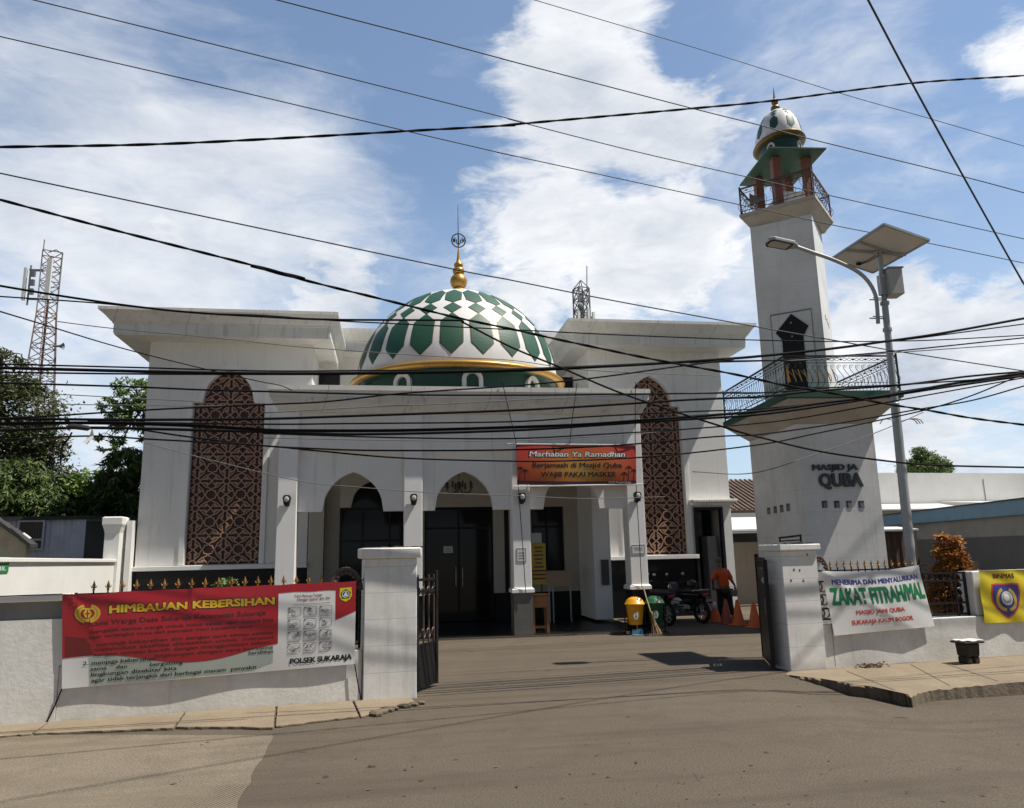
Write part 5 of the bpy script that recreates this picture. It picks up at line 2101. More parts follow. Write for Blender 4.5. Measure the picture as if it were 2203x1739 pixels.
def torus(b, c, R_, r_, n=28, m_=8):
    vs, fs = [], []
    for i in range(n):
        a_ = 2 * PI * i / n
        for j in range(m_):
            q = 2 * PI * j / m_
            vs.append((c[0] + (R_ + r_ * math.cos(q)) * math.cos(a_), c[1] + r_ * math.sin(q), c[2] + (R_ + r_ * math.cos(q)) * math.sin(a_)))
    for i in range(n):
        for j in range(m_):
            fs.append((i * m_ + j, ((i + 1) % n) * m_ + j, ((i + 1) % n) * m_ + (j + 1) % m_, i * m_ + (j + 1) % m_))
    b.add(vs, fs)


def motorcycle(label, loc, rz, box_):
    t = local('motorcycle', label, 'motorcycle', loc, rz, 'motorcycles parked by the right wing')
    for x_, nm in ((.62, 'front_wheel'), (-.60, 'rear_wheel')):
        b = MB()
        torus(b, (x_, 0, .285), .235, .05)
        w = b.build(nm, 'rubber', t, smooth=True)
        b = MB()
        b.tube([(x_, -.05, .285), (x_, .05, .285)], .05, 10)
        torus(b, (x_, 0, .285), .185, .014, 24, 6)
        for k in range(6):
            a_ = PI * k / 3
            b.bar((x_, 0, .285), (x_ + .18 * math.cos(a_), 0, .285 + .18 * math.sin(a_)), .02, .015)
        b.build('rim', 'steel', w)
    b = MB()
    for sg in (-1, 1):
        b.tube([(.62, sg * .075, .285), (.42, sg * .075, .80)], .022, 7)
        b.tube([(-.60, sg * .10, .29), (-.62, sg * .12, .66)], .025, 7)
        b.tube([(-.60, sg * .08, .285), (-.10, sg * .08, .32)], .022, 6)
    b.tube([(.40, 0, .82), (.10, 0, .50), (-.25, 0, .45), (-.45, 0, .62)], .035, 7)
    b.build('frame', 'black_metal', t)
    b = MB()
    b.ball((.05, 0, .34), .16, 1.3, .7, .8, 12, 8)
    b.tube([(.05, -.13, .24), (-.35, -.16, .24), (-.72, -.17, .34)], [.022, .04, .05], 8)
    b.build('engine', 'steel', t, smooth=True)
    b = MB()
    b.loops([(-.52, .22, -.10, .10, .58), (-.66, .20, -.13, .13, .70), (-.72, .16, -.12, .12, .745)])
    b.prism([(.16, .56), (.30, .50), (.50, .78), (.44, 1.0), (.36, .98)], 'y', -.12, .12)
    b.prism([(.05, .30), (.22, .30), (.42, .62), (.30, .80)], 'y', -.19, .19)
    b.build('bodywork', 'bike', t, bevel=.02)
    b = MB()
    b.loops([(-.72, .14, -.12, .12, .746), (-.70, .12, -.13, .13, .79), (-.60, .05, -.11, .11, .815)])
    b.build('seat', 'rubber', t, bevel=.015)
    b = MB()
    b.prism([(-.92, .50), (-.70, .60), (-.55, .62), (-.35, .58), (-.36, .61), (-.55, .655), (-.72, .64), (-.93, .53)], 'y', -.06, .06)
    b.prism([(.40, .50), (.55, .60), (.72, .58), (.85, .47), (.86, .49), (.73, .615), (.55, .635), (.40, .54)], 'y', -.055, .055)
    b.build('mudguard', 'bike', t)
    b = MB()
    b.tube(bez([(.30, -.34, 1.0), (.36, -.14, .98), (.40, 0, .95), (.36, .14, .98), (.30, .34, 1.0)], 4), .014, 6)
    b.tube([(.30, -.34, 1.0), (.28, -.40, 1.0)], .02, 6)
    b.tube([(.30, .34, 1.0), (.28, .40, 1.0)], .02, 6)
    b.build('handlebar', 'black_metal', t)
    for sg in (-1, 1):
        b = MB()
        b.tube([(.34, sg * .20, .99), (.33, sg * .27, 1.16)], .007, 5)
        b.ball((.33, sg * .28, 1.20), .06, .3, 1.2, .75, 12, 7)
        m_ = b.build('mirror', 'black_metal', t)
        b = MB()
        b.ball((.316, sg * .28, 1.20), .05, .12, 1.15, .72, 12, 7)
        b.build('mirror_glass', 'chrome', m_, smooth=True)
    b = MB()
    b.ball((.50, 0, .86), .09, .7, 1.1, 1)
    b.build('headlight', 'chrome', t, smooth=True)
    b = MB()
    b.box(-.79, -.71, -.09, .09, .66, .74)
    b.build('tail_light', 'redlens', t, bevel=.015)
    b = MB()
    b.box(-.895, -.885, -.12, .12, .52, .62)
    pl_ = b.build('number_plate', 'letter', t)
    b = MB()
    b.box(-.898, -.8955, -.115, .115, .525, .615)
    for k in range(5):
        b.box(-.8995, -.8983, -.09 + k * .038, -.065 + k * .038, .555, .59)
    b.build('plate_face', 'ink_grey', pl_)
    b = MB()
    b.tube([(-.05, -.14, .28), (-.10, -.30, .02)], .014, 6)
    b.build('side_stand', 'steel', t)
    if box_:
        b = MB()
        b.tube([(-.45, -.15, .80), (-.75, -.13, .83), (-.75, .13, .83), (-.45, .15, .80)], .014, 6)
        b.build('grab_rail', 'steel', t)
    return t


MR = math.radians(106)


def bikeloc(px, py):
    p = atZ(px, py)
    return (p.x - .60 * -math.cos(MR), p.y - .60 * -math.sin(MR), 0)


ba = bikeloc(1440, 1347)
bb = bikeloc(1508, 1342)
motorcycle('black motorcycle beside the green litter bin with a cream helmet hanging on it', ba, MR, False)
motorcycle('black motorcycle next to the traffic cones with a dark helmet on its mirror', bb, MR + .1, True)
bc = atY(1413, 1275, 19.9)
motorcycle('black motorcycle parked deepest against the plinth behind the green bin', (bc.x - .1, 20.2, 0), MR + .15, False)


def helmet(label, loc, m, s_=1.0):
    h = local('helmet', label, 'helmet', loc, 0.6)
    b = MB()
    b.ball((0, 0, 0), .135 * s_, 1.1, 1, 1, 18, 12)
    b.build('shell', m, h, smooth=True)
    b = MB()
    b.lathe([(.137 * s_, -.09), (.146 * s_, -.085), (.146 * s_, -.06), (.140 * s_, -.055)], (0, 0, 0), 20)
    b.prism([(-.11, -.02), (.11, -.02), (.09, .07), (-.09, .07)], 'y', -.150 * s_, -.138 * s_)
    b.build('visor_trim', 'rubber', h)


p = atY(1380 + 545 / 7.117, 1160 + 985 / 7.117, 18.75)
helmet('cream helmet with a dark trim hanging at the seat of the nearer motorcycle', tuple(p), 'cream_plastic', 1.05)
p = atY(1380 + 770 / 7.117, 1160 + 700 / 7.117, 19.7)
helmet('dark glossy helmet hung high on the handlebar of the motorcycle near the cones', tuple(p), 'bike', 1.0)

# wooden stand, desk and yellow roll-up in the porch
ws = thing('wooden_stand', 'small orange brown wooden stand beside the third porch column', 'stand', (3.4, 17.75, .045))
b = MB()
x0, x1, y0, y1 = 3.17, 3.56, 17.70, 18.05
b.box(x0 - .02, x1 + .02, y0 - .02, y1 + .02, .86, .90)
b.box(x0, x1, y0, y1, .60, .858)
b.build('box', 'wood', ws, bevel=.008)
for x_ in (x0 + .03, x1 - .03):
    for y_ in (y0 + .03, y1 - .03):
        b = MB()
        b.box(x_ - .03, x_ + .03, y_ - .03, y_ + .03, .046, .598)
        b.build('leg', 'wood', ws)
b = MB()
b.box(x0 + .061, x1 - .061, y0 + .015, y0 + .045, .15, .20)
b.build('stretcher', 'wood', ws)
dk = thing('desk', 'light wooden desk standing in the right porch bay behind the yellow roll-up', 'desk', (4.6, 20.3, .045))
q0, q1 = zz2(1275, 895, 20.2), zz2(1440, 975, 20.2)
b = MB()
b.box(q0.x, q1.x, 20.2, 20.8, q0.z - .02, q0.z + .02)
b.box(q0.x + .02, q1.x - .02, 20.22, 20.25, q1.z, q0.z - .021)
b.build('desk_top', 'lightwood', dk)
for x_ in (q0.x + .12, q0.x + .22, q1.x - .06):
    b = MB()
    b.box(x_ - .015, x_ + .015, 20.23, 20.26, .046, q1.z - .001)
    b.build('leg', 'steel', dk)
ru = thing('roll_up_banner', 'yellow roll-up notice standing inside the right porch bay', 'notice stand', (3.6, 19.2, .05))
q0, q1 = zz2(1203, 968, 19.2), zz2(1280, 728, 19.2)
b = MB()
b.box(q0.x, q1.x, 19.2, 19.22, q0.z, q1.z)
b.build('sheet', M.setdefault('rollup', pmat('yellow_vinyl', (.46, .33, .03), .5, (4, (.38, .27, .03), .5))), ru)
b = MB()
r_ = random.Random(4)
for k in range(9):
    z_ = q1.z - .10 - k * (q1.z - q0.z) * .095
    w_ = r_.uniform(.08, .19)
    b.box((q0.x + q1.x) / 2 - w_, (q0.x + q1.x) / 2 + w_, 19.192, 19.199, z_ - .018, z_ + .018)
b.build('print', 'ink_brown', ru)
b = MB()
q2, q3 = zz2(1203, 728, 19.2), zz2(1258, 668, 19.2)
b.box(q2.x, q3.x, 19.225, 19.24, q2.z, q3.z)
b.build('white_sheet', 'ink_sage', ru)
b = MB()
b.tube([(q0.x + .25, 19.24, .046), (q0.x + .25, 19.24, q0.z + .02)], .015, 6)
b.box(q0.x + .02, q1.x - .02, 19.15, 19.30, .046, .075)
b.build('foot', 'black_metal', ru)
# paper and box stuck on the middle door glass
pn_ = thing('door_notice', 'white paper notice stuck on the dark glass of the middle door', 'notice', (1.95, 21.3, 1.9))
q0, q1 = zz2(688, 785, YI + .08), zz2(742, 745, YI + .08)
b = MB()
b.box(q0.x, q1.x, YI + .10, YI + .104, q0.z, q1.z)
b.build('sheet', 'paper', pn_)
b = MB()
for k in range(3):
    z_ = q1.z - .04 - k * .05
    b.box(q0.x + .04, q1.x - .04, YI + .096, YI + .0985, z_ - .01, z_ + .008)
b.build('print', 'ink_grey', pn_)

# stool on the right pavement, leaf litter
p = atZ(2096, 1429, 0)
stl = local('stool', 'rough dark wooden stool with a pale sheet on its seat standing on the right pavement', 'stool', (p.x, p.y + .10, 0), STREET)
b = MB()
b.loops([(-.155, .155, -.13, .13, .13), (-.16, .16, -.14, .14, .28), (-.165, .165, -.145, .145, .36)])
b.box(-.155, -.025, -.12, .12, .0, .128)
b.box(.025, .155, -.12, .12, .0, .128)
b.build('block', 'stone', stl, bevel=.02)
b = MB()
b.loops([(-.23, .24, -.18, .17, .362), (-.24, .25, -.19, .18, .375), (-.23, .24, -.18, .17, .40)])
b.build('seat', 'stone', stl, bevel=.01)
b = MB()
n = 10
vs = [(-.20 + .45 * i / n, -.17 + .32 * j / n, .412 + .010 * math.sin(i * .9) + .006 * math.cos(j * 1.3 + i)) for j in range(n + 1) for i in range(n + 1)]
b.add(vs, [(j * (n + 1) + i, j * (n + 1) + i + 1, (j + 1) * (n + 1) + i + 1, (j + 1) * (n + 1) + i) for j in range(n) for i in range(n)])
b.build('pale_sheet', 'white_plastic', stl, smooth=True, recalc=False)
stl.scale = (.80, .80, .84)
p = atZ(1878, 1435, 0)
lt = MB()
r_ = random.Random(6)
for k in range(130):
    c = p + Vector((r_.gauss(0, .12), r_.gauss(0, .05), abs(r_.gauss(.02, .02))))
    X = Matrix.Translation(c) @ Matrix.Rotation(r_.uniform(0, 6), 4, 'Z') @ Matrix.Rotation(r_.uniform(-.8, .8), 4, 'X')
    q = [X @ Vector(v) for v in ((-.03, 0, 0), (0, .014, .006), (.03, 0, 0), (0, -.014, .006))]
    lt.add(q, [(0, 1, 2, 3)])
tag(lt.build('leaf_litter', 'litter', recalc=False), 'small heap of dry brown leaves swept against the right street wall', 'leaves', None, 'stuff')

lt = MB()
r_ = random.Random(44)
for k in range(150):
    x_, y_ = r_.uniform(-2, 8), r_.uniform(3.4, 10.2)
    if r_.random() < .5:
        x_, y_ = r_.gauss(1.6, 1.3), r_.gauss(6.2, .8)
    c = Vector((x_, y_, road_z(x_, y_) + .008))
    L = r_.uniform(.008, .034)
    X = Matrix.Translation(c) @ Matrix.Rotation(r_.uniform(0, 6), 4, 'Z') @ Matrix.Rotation(r_.uniform(-.3, .3), 4, 'X')
    q = [X @ Vector(v) for v in ((-L, 0, 0), (0, L * .4, .004), (L, 0, .002), (0, -L * .4, .004))]
    lt.add(q, [(0, 1, 2, 3)])
tag(lt.build('scattered_leaves', 'litter', recalc=False), 'tiny dry leaf bits scattered over the road in the foreground', 'leaves', None, 'stuff')

# ------------------------------------------------------------------ the person
PY = 19.55
zmy = lambda x, y, Y=PY: atY(1380 + x / 7.117, 1160 + y / 7.117, Y)
hp = zmy(1175, 350)
per = thing('person', 'person seen from behind in a loose orange shirt and dark trousers carrying a pale bucket', 'person', (hp.x + .12, PY, 0))
hx, hy, hz_ = hp.x, PY, hp.z
pel = Vector((hx + .13, hy + .04, .80))
che = Vector((hx + .06, hy + .0, 1.16))
nk = Vector((hx + .02, hy - .01, 1.36))
shL, shR = che + Vector((-.155, .0, .055)), che + Vector((.165, .0, .075))
elL, elR = Vector((hx - .17, hy + .06, 1.02)), Vector((hx + .33, hy - .02, 1.00))
haL, haR = Vector((hx - .10, hy + .20, .86)), zmy(1440, 745, PY - .05)
hipL, hipR = pel + Vector((-.09, 0, -.02)), pel + Vector((.09, 0, -.02))
knL, knR = pel + Vector((-.12, .04, -.40)), pel + Vector((.11, -.05, -.40))
anL, anR = Vector((pel.x - .15, hy + .08, .09)), Vector((pel.x + .13, hy - .12, .09))


def hand_chains(tagk, wrist, fwd, side, curl):
    palm = wrist + fwd * .055
    ch = [[(tagk + 'w', wrist, .026), (tagk + 'p', palm, (.038, .020))]]
    for k in range(4):
        L = (.034, .040, .037, .030)[k]
        o = palm + fwd * .04 + side * (.019 * (k - 1.5))
        c1 = o + (fwd * .85 + curl * .3) * L
        c2 = c1 + (fwd * .4 + curl * .9) * L
        ch.append([(tagk + 'p', palm, (.038, .020)), (tagk + 'a%d' % k, o, .011), (tagk + 'b%d' % k, c1, .0095), (tagk + 'c%d' % k, c2, .008)])
    o = palm - side * .04 + curl * .012
    ch.append([(tagk + 'p', palm, (.038, .020)), (tagk + 't0', o, .012), (tagk + 't1', o + fwd * .03 + curl * .025, .009)])
    return ch


dn = Vector((0, 0, -1))
body = [[('pel', pel, (.145, .105)), ('wai', pel.lerp(che, .5), (.135, .10)), ('che', che, (.15, .11)), ('nk', nk - Vector((0, 0, .04)), .062), ('nk2', nk, .052), ('he0', Vector((hx, hy, hz_ - .06)), (.072, .082)), ('he1', Vector((hx, hy - .005, hz_ + .03)), (.078, .088)), ('he2', Vector((hx, hy - .005, hz_ + .085)), (.045, .05))],
        [('che', che, (.15, .11)), ('shL', shL, .062), ('elL', elL, .045), ('Lw', haL, .026)], [('che', che, (.15, .11)), ('shR', shR, .062), ('elR', elR, .045), ('Rw', haR + Vector((-.015, 0, .06)), .026)],
        [('pel', pel, (.145, .105)), ('hipL', hipL, .095), ('knL', knL, .062), ('anL', anL, .04), ('toL', anL + Vector((-.02, .13, -.055)), .034)],
        [('pel', pel, (.145, .105)), ('hipR', hipR, .095), ('knR', knR, .062), ('anR', anR, .04), ('toR', anR + Vector((.02, .13, -.055)), .034)]]
body += hand_chains('L', haL, (haL - elL).normalized(), Vector((1, 0, 0)), Vector((.2, .3, 0)))
body += hand_chains('R', haR + Vector((-.015, 0, .06)), dn, Vector((0, 1, 0)), Vector((.6, 0, -.3)))
skin('body', body, 'skin', per)
b = MB()
b.ball((hx, hy - .01, hz_ + .045), .093, .92, 1.05, .92, 16, 10)
b.build('hair', 'hair', per, smooth=True)
b = MB()
for sg in (-1, 1):
    b.ball((hx + sg * .082, hy + .01, hz_ - .005), .022, .5, 1, 1.4, 8, 6)
b.ball((hx - .005, hy + .095, hz_ - .01), .018, .7, 1, 1.2, 8, 6)
b.build('ears_and_nose', 'skin', per, smooth=True)
fcb = MB()
for sg in (-1, 1):
    fcb.ball((hx + sg * .03, hy + .078, hz_ + .02), .010, 1.2, .6, .7, 8, 6)
fcb.ball((hx, hy + .080, hz_ - .045), .018, 1.3, .4, .4, 8, 5)
fcb.build('eyes_and_mouth', 'hair', per)
skin('shirt', [[('hem', pel + Vector((0, 0, .02)), (.19, .145)), ('a', pel.lerp(che, .5), (.185, .14)), ('c', che + Vector((0, 0, -.02)), (.185, .14)), ('c2', che + Vector((0, 0, .09)), (.13, .10)), ('n', nk - Vector((0, 0, .065)), .072)],
               [('c2', che + Vector((0, 0, .09)), (.13, .10)), ('sl', shL, .078), ('el', shL.lerp(elL, .95), .074)], [('c2', che + Vector((0, 0, .09)), (.13, .10)), ('sr', shR, .078), ('er', shR.lerp(elR, .95), .074)]], 'shirt', per)
skin('trousers', [[('p', pel + Vector((0, 0, .01)), (.165, .125)), ('hl', hipL + Vector((-.01, 0, -.06)), .115), ('kl', knL, .084), ('al', anL + Vector((0, 0, .03)), .066)],
                  [('p', pel + Vector((0, 0, .01)), (.165, .125)), ('hr', hipR + Vector((.01, 0, -.06)), .115), ('kr', knR, .084), ('ar', anR + Vector((0, 0, .03)), .066)]], 'trouser', per)
for a_ in (anL, anR):
    b = MB()
    b.loops([(a_.x - .05, a_.x + .05, a_.y - .06, a_.y + .19, .002), (a_.x - .052, a_.x + .052, a_.y - .065, a_.y + .20, .03), (a_.x - .04, a_.x + .04, a_.y - .05, a_.y + .12, .07)])
    b.build('sandal', 'rubber', per, bevel=.012)
bk = thing('bucket', 'pale grey square bucket held low in the right hand of the person', 'bucket', tuple(haR))
q0, q1 = zmy(1340, 880, PY - .08), zmy(1462, 775, PY - .08)
b = MB()
cx_ = (q0.x + q1.x) / 2
b.loops([(cx_ - .075, cx_ + .075, PY - .17, PY - .01, q0.z), (cx_ - .095, cx_ + .095, PY - .19, PY + .01, q1.z), (cx_ - .08, cx_ + .08, PY - .175, PY - .005, q1.z + .001)])
b.build('tub', 'greyblock', bk, bevel=.008)
b = MB()
b.tube(bez([(cx_ - .09, PY - .09, q1.z - .02), (cx_ - .06, PY - .09, q1.z + .09), (haR.x, PY - .07, haR.z - .03), (cx_ + .09, PY - .09, q1.z - .02)], 5), .006, 5)
b.build('handle', 'steel', bk)

# ------------------------------------------------------------------ trees and plants
def leaf_cloud(lobes, n, size, seed, droop=.3, aspect=.42, fill=.55, gap=.0, frond=0):
    """leaves scattered through lumpy lobes (centre, (rx, ry, rz), weight), gathered in twig clumps so that gaps remain"""
    r = random.Random(seed)
    vs, fs = [], []
    wsum = sum(l[2] for l in lobes)
    for c, rad, w in lobes:
        clumps = max(3, int(n * w / wsum / 26))
        for _ in range(clumps):
            while True:
                d = Vector((r.uniform(-1, 1), r.uniform(-1, 1), r.uniform(-1, 1)))
                if .02 < d.length < 1:
                    break
            k = d.length ** fill / d.length
            cc = Vector(c) + Vector((d.x * rad[0], d.y * rad[1], d.z * rad[2])) * k
            cs = min(rad) * r.uniform(.10, .24)
            ax = Vector((r.gauss(0, 1), r.gauss(0, 1), r.gauss(-.1, .6))).normalized()
            for _ in range(26):
                if frond:
                    u = r.uniform(-1, 1)
                    p = cc + ax * u * cs * 2.2 + Vector((r.gauss(0, .12), r.gauss(0, .12), r.gauss(0, .12))) * cs - Vector((0, 0, 1)) * (u * u) * cs * .8
                else:
                    p = cc + Vector((r.gauss(0, 1), r.gauss(0, 1), r.gauss(0, .8))) * cs
                L = size * r.uniform(.6, 1.35)
                f = Vector((r.gauss(0, 1), r.gauss(0, 1), r.gauss(-droop, .5))).normalized()
                s = f.cross(Vector((r.gauss(0, .4), r.gauss(0, .4), 1))).normalized()
                up = s.cross(f) * L * .12
                q = len(vs)
                vs += [p, p + f * L * .5 + s * L * aspect * .5 - up, p + f * L, p + f * L * .5 - s * L * aspect * .5 - up]
                fs.append((q, q + 1, q + 2, q + 3))
    return vs, fs


def tree(name, label, base, trunk, lobes, n, size, mat, seed, r0=.16, droop=.3, frond=0, group=None, aspect=.42, fill=.55):
    t = thing(name, label, 'tree', tuple(base), group)
    b = MB()
    top = Vector(trunk[-1])
    pts = bez([base] + list(trunk), 6)
    b.tube(pts, [r0 * (1 - .72 * i / (len(pts) - 1)) for i in range(len(pts))], 9)
    r = random.Random(seed + 1)
    for c, rad, w in lobes:
        k = r.randint(len(pts) // 2, len(pts) - 1)
        a = pts[k]
        c = Vector(c)
        m = a.lerp(c, .5) + Vector((r.uniform(-.2, .2), r.uniform(-.2, .2), r.uniform(-.1, .3)))
        b.tube(bez([a, m, c], 5), [r0 * .42 * (1 - .8 * i / 10) for i in range(11)], 6)
        for _ in range(4):
            e = c + Vector((r.uniform(-1, 1) * rad[0], r.uniform(-1, 1) * rad[1], r.uniform(-.6, 1) * rad[2])) * .8
            s_ = a.lerp(c, r.uniform(.5, 1))
            b.tube(bez([s_, s_.lerp(e, .5) + Vector((0, 0, .12)), e], 3), [r0 * .16, r0 * .13, r0 * .11, r0 * .09, r0 * .07, r0 * .05, r0 * .03], 5)
    b.build('trunk', 'bark', t, smooth=True)
    vs, fs = leaf_cloud(lobes, n, size, seed, droop, aspect, fill, frond=frond)
    c = MB()
    c.add(vs, fs)
    c.build('crown', mat, t, recalc=False)
    return t


A8 = lambda x, y, Y: tuple(atY(x, y, Y))
# big dark tree leaning in from the left edge
Y1 = 27
tree('broadleaf_tree', 'big dark dry leaved tree at the left edge in front of the lattice tower', (-14.6, Y1, 0), [(-14.4, Y1, 3), (-13.9, Y1, 6.0), (-13.4, Y1, 7.6)],
     [(A8(20, 900, Y1), (1.7, 1.7, 1.25), 1.3), (A8(-60, 860, Y1), (2.0, 1.8, 1.5), 1.2), (A8(70, 960, Y1), (1.0, 1.2, .8), .8), (A8(60, 1030, Y1), (1.2, 1.4, .9), 1.0), (A8(-20, 1040, Y1), (1.9, 1.6, 1.1), 1.1), (A8(100, 1070, Y1), (.8, .9, .55), .5),
      (A8(8, 768, Y1), (.75, .6, .28), .16), (A8(20, 830, Y1), (.9, .9, .4), .5), (A8(-90, 960, Y1), (2, 2, 2), 1)], 26000, .17, 'leaf_brown', 5, .26, group='trees behind the left yard wall')
tree('palm_like_tree', 'leafy tree with broad drooping leaf sprays below the big dark tree', (-12.5, 25.6, 0), [(-12.4, 25.6, 2.0), (-12.3, 25.6, 3.6)],
     [(A8(35, 1045, 25.6), (1.0, .9, .9), 1), (A8(70, 1085, 25.6), (1.0, .9, .6), .8), (A8(-15, 1075, 25.6), (1, .9, .8), .8)], 8000, .21, 'leaf_dark', 9, .12, 1.1, 1, 'trees behind the left yard wall', .26)
# feathery tree against the left wing
Y2 = 28
tree('feathery_tree', 'tall airy tree with open leaf sprays against the left wing', (-8.6, Y2, 0), [(-8.5, Y2, 3), (-8.45, Y2, 6), (-8.6, Y2, 7.9)],
     [(A8(292, 838, Y2), (.75, .8, .40), .8), (A8(312, 870, Y2), (.5, .7, .34), .5), (A8(250, 872, Y2), (.60, .7, .28), .55), (A8(272, 905, Y2), (.62, .7, .35), .6), (A8(312, 925, Y2), (.40, .6, .34), .4), (A8(232, 945, Y2), (.62, .6, .16), .22), (A8(255, 968, Y2), (.62, .6, .14), .24)],
     4600, .17, 'leaf_mid', 15, .13, .35, 1, 'trees behind the left yard wall', .34)
tree('mango_tree', 'dark tree with hanging narrow leaves low against the left wing', (-8.7, 26.5, 0), [(-8.6, 26.5, 2.5), (-8.4, 26.5, 4.4)],
     [(A8(285, 1000, 26.5), (.8, .9, .6), 1), (A8(295, 1050, 26.5), (.8, .9, .8), 1), (A8(250, 1040, 26.5), (.6, .8, .6), .7), (A8(265, 1085, 26.5), (.9, .9, .5), .8)], 6500, .30, 'leaf_dark', 19, .13, 1.0, 1, 'trees behind the left yard wall', .22)
tree('fruit_tree', 'bright green rounded tree in the gap behind the corrugated shed', (-10.3, 27.5, 0), [(-10.3, 27.5, 2.2), (-10.3, 27.5, 3.8)],
     [(A8(205, 1042, 27.5), (1.0, 1.0, .45), 1), (A8(165, 1078, 27.5), (1.1, 1.0, .5), 1), (A8(230, 1085, 27.5), (1.2, 1.0, .6), 1.1), (A8(130, 1098, 27.5), (.9, .9, .4), .6), (A8(185, 1110, 27.5), (1.6, 1.0, .5), 1)], 9000, .19, 'leaf_mid', 23, .14, .6, 0, 'trees behind the left yard wall', .5)
zrp = lambda x, y, Y: atY(1880 + x / 5.694, 940 + y / 5.694, Y)
tree('roadside_tree', 'small dark tree rising behind the long white building on the right', (37.6, 50, 0), [(37.6, 50, 3), (37.7, 50, 6.2)],
     [(tuple(zrp(560, 210, 50)), (.55, .8, .50), .5), (tuple(zrp(640, 290, 50)), (1.1, 1, .6), 1), (tuple(zrp(560, 370, 50)), (1.5, 1.2, .6), 1.2), (tuple(zrp(740, 380, 50)), (1.2, 1.2, .6), 1.1), (tuple(zrp(800, 330, 50)), (.6, .7, .4), .4), (tuple(zrp(460, 400, 50)), (.8, .8, .45), .5), (tuple(zrp(650, 450, 50)), (2.0, 1.2, .7), 1)], 8000, .24, 'leaf_dark', 29, .2)
tree('shrub', 'orange and copper leaved cone shaped shrub behind the right fence panel', (9.95, 12.55, 0), [(9.95, 12.55, .8), (9.93, 12.55, 1.5)],
     [(tuple(atY(2042, 1168, 12.5)), (.20, .2, .16), .35), (tuple(atY(2040, 1195, 12.5)), (.25, .25, .18), .6), (tuple(atY(2050, 1225, 12.5)), (.32, .3, .2), .9), (tuple(atY(2045, 1258, 12.5)), (.38, .34, .24), 1.0), (tuple(atY(2040, 1300, 12.5)), (.42, .36, .3), 1), (tuple(atY(2068, 1240, 12.5)), (.22, .3, .2), .5)], 9500, .085, 'leaf_orange', 31, .05, .1, 0, None, .45, .7)
# seedling growing among the spear heads of the left fence
p = st(-1.72, .22, 1.40)
pl = thing('fern_plant', 'small bright green plant sprouting above the middle of the red banner', 'plant', tuple(st(-1.72, .22)))
b, g = MB(), MB()
r_ = random.Random(12)
b.tube([tuple(st(-1.72, .22, 0.0)), tuple(p)], .012, 5)
for k in range(13):
    a_ = 2 * PI * k / 13 + r_.uniform(-.2, .2)
    e = Vector((math.cos(a_), math.sin(a_), 0)) * r_.uniform(.10, .20)
    q = bez([p, p + e * .5 + Vector((0, 0, r_.uniform(.10, .20))), p + e + Vector((0, 0, r_.uniform(.02, .2)))], 5)
    b.tube(q, .004, 4)
    s_ = Vector((-e.y, e.x, 0)).normalized()
    for i in range(2, len(q) - 1):
        w = .022 * (1 - abs(i / len(q) - .5))
        g.add([q[i], q[i] + s_ * w * 2 + e * .12, q[i + 1], q[i] - s_ * w * 2 + e * .12], [(0, 1, 2, 3)])
b.build('stem', 'leaf_mid', pl)
g.build('leaves', 'leaf_mid', pl, recalc=False)

# ------------------------------------------------------------------ buildings round about
zlp = lambda x, y, Y: atY(x / 3.712, 1100 + y / 3.712, Y)
# corrugated shed behind the side wall
shd = thing('shed', 'grey corrugated shed with a dark sheet roof behind the left yard wall', 'shed', (-9.5, 24, 0))
YS = 24.0
a_, c_, e_ = zlp(0, 75, YS), zlp(690, 75, YS), zlp(865, 75, YS + 1.5)
b = MB()
n = 46
vs, fs = [], []
x0, x1 = a_.x - 1.0, c_.x
for i in range(n * 4 + 1):
    x_ = x0 + (x1 - x0) * i / (n * 4)
    y_ = YS + .018 * math.sin(2 * PI * i / 4 / 2)
    vs += [(x_, y_, 0), (x_, y_, a_.z)]
fs = [(2 * i, 2 * i + 2, 2 * i + 3, 2 * i + 1) for i in range(n * 4)]
b.add(vs, fs)
b.build('corrugated_wall', 'zinc', shd, recalc=False)
b = MB()
b.prism([(x1, YS), (x1 + .9, YS + 1.6), (x1 + .9, YS + 1.7), (x1, YS + .1)], 'z', 0, a_.z - .05)
b.build('side_wall', 'darkblock', shd)
b = MB()
b.prism([(x0 - .3, YS - .12), (x1 + .15, YS - .12), (x1 + 1.3, YS + 1.5), (x1 + 1.3, YS + 4), (x0 - .3, YS + 4)], 'z', a_.z + .0, a_.z + .10)
b.build('roof', 'darkroof', shd)
w0, w1 = zlp(140, 300, YS - .05), zlp(350, 85, YS - .05)
b = MB()
b.box(w0.x, w1.x, YS - .06, YS - .03, w0.z, w1.z)
wd = b.build('window', 'darkblock', shd)
b = MB()
for q in ((w0.x - .05, w0.x, w0.z - .05, w1.z + .05), (w1.x, w1.x + .05, w0.z - .05, w1.z + .05), (w0.x, w1.x, w1.z, w1.z + .05), (w0.x, w1.x, w0.z + .22, w0.z + .27), (w0.x, w1.x, w0.z - .05, w0.z)):
    b.box(q[0], q[1], YS - .085, YS - .061, q[2], q[3])
b.build('window_frame', 'whiteroof', wd)
b = MB()
for k in range(9):
    x_ = w0.x + (w1.x - w0.x) * (k + .5) / 9
    b.box(x_ - .02, x_ + .02, YS - .072, YS - .062, w0.z + .27, w1.z)
b.build('louvre_slats', 'rust', wd)
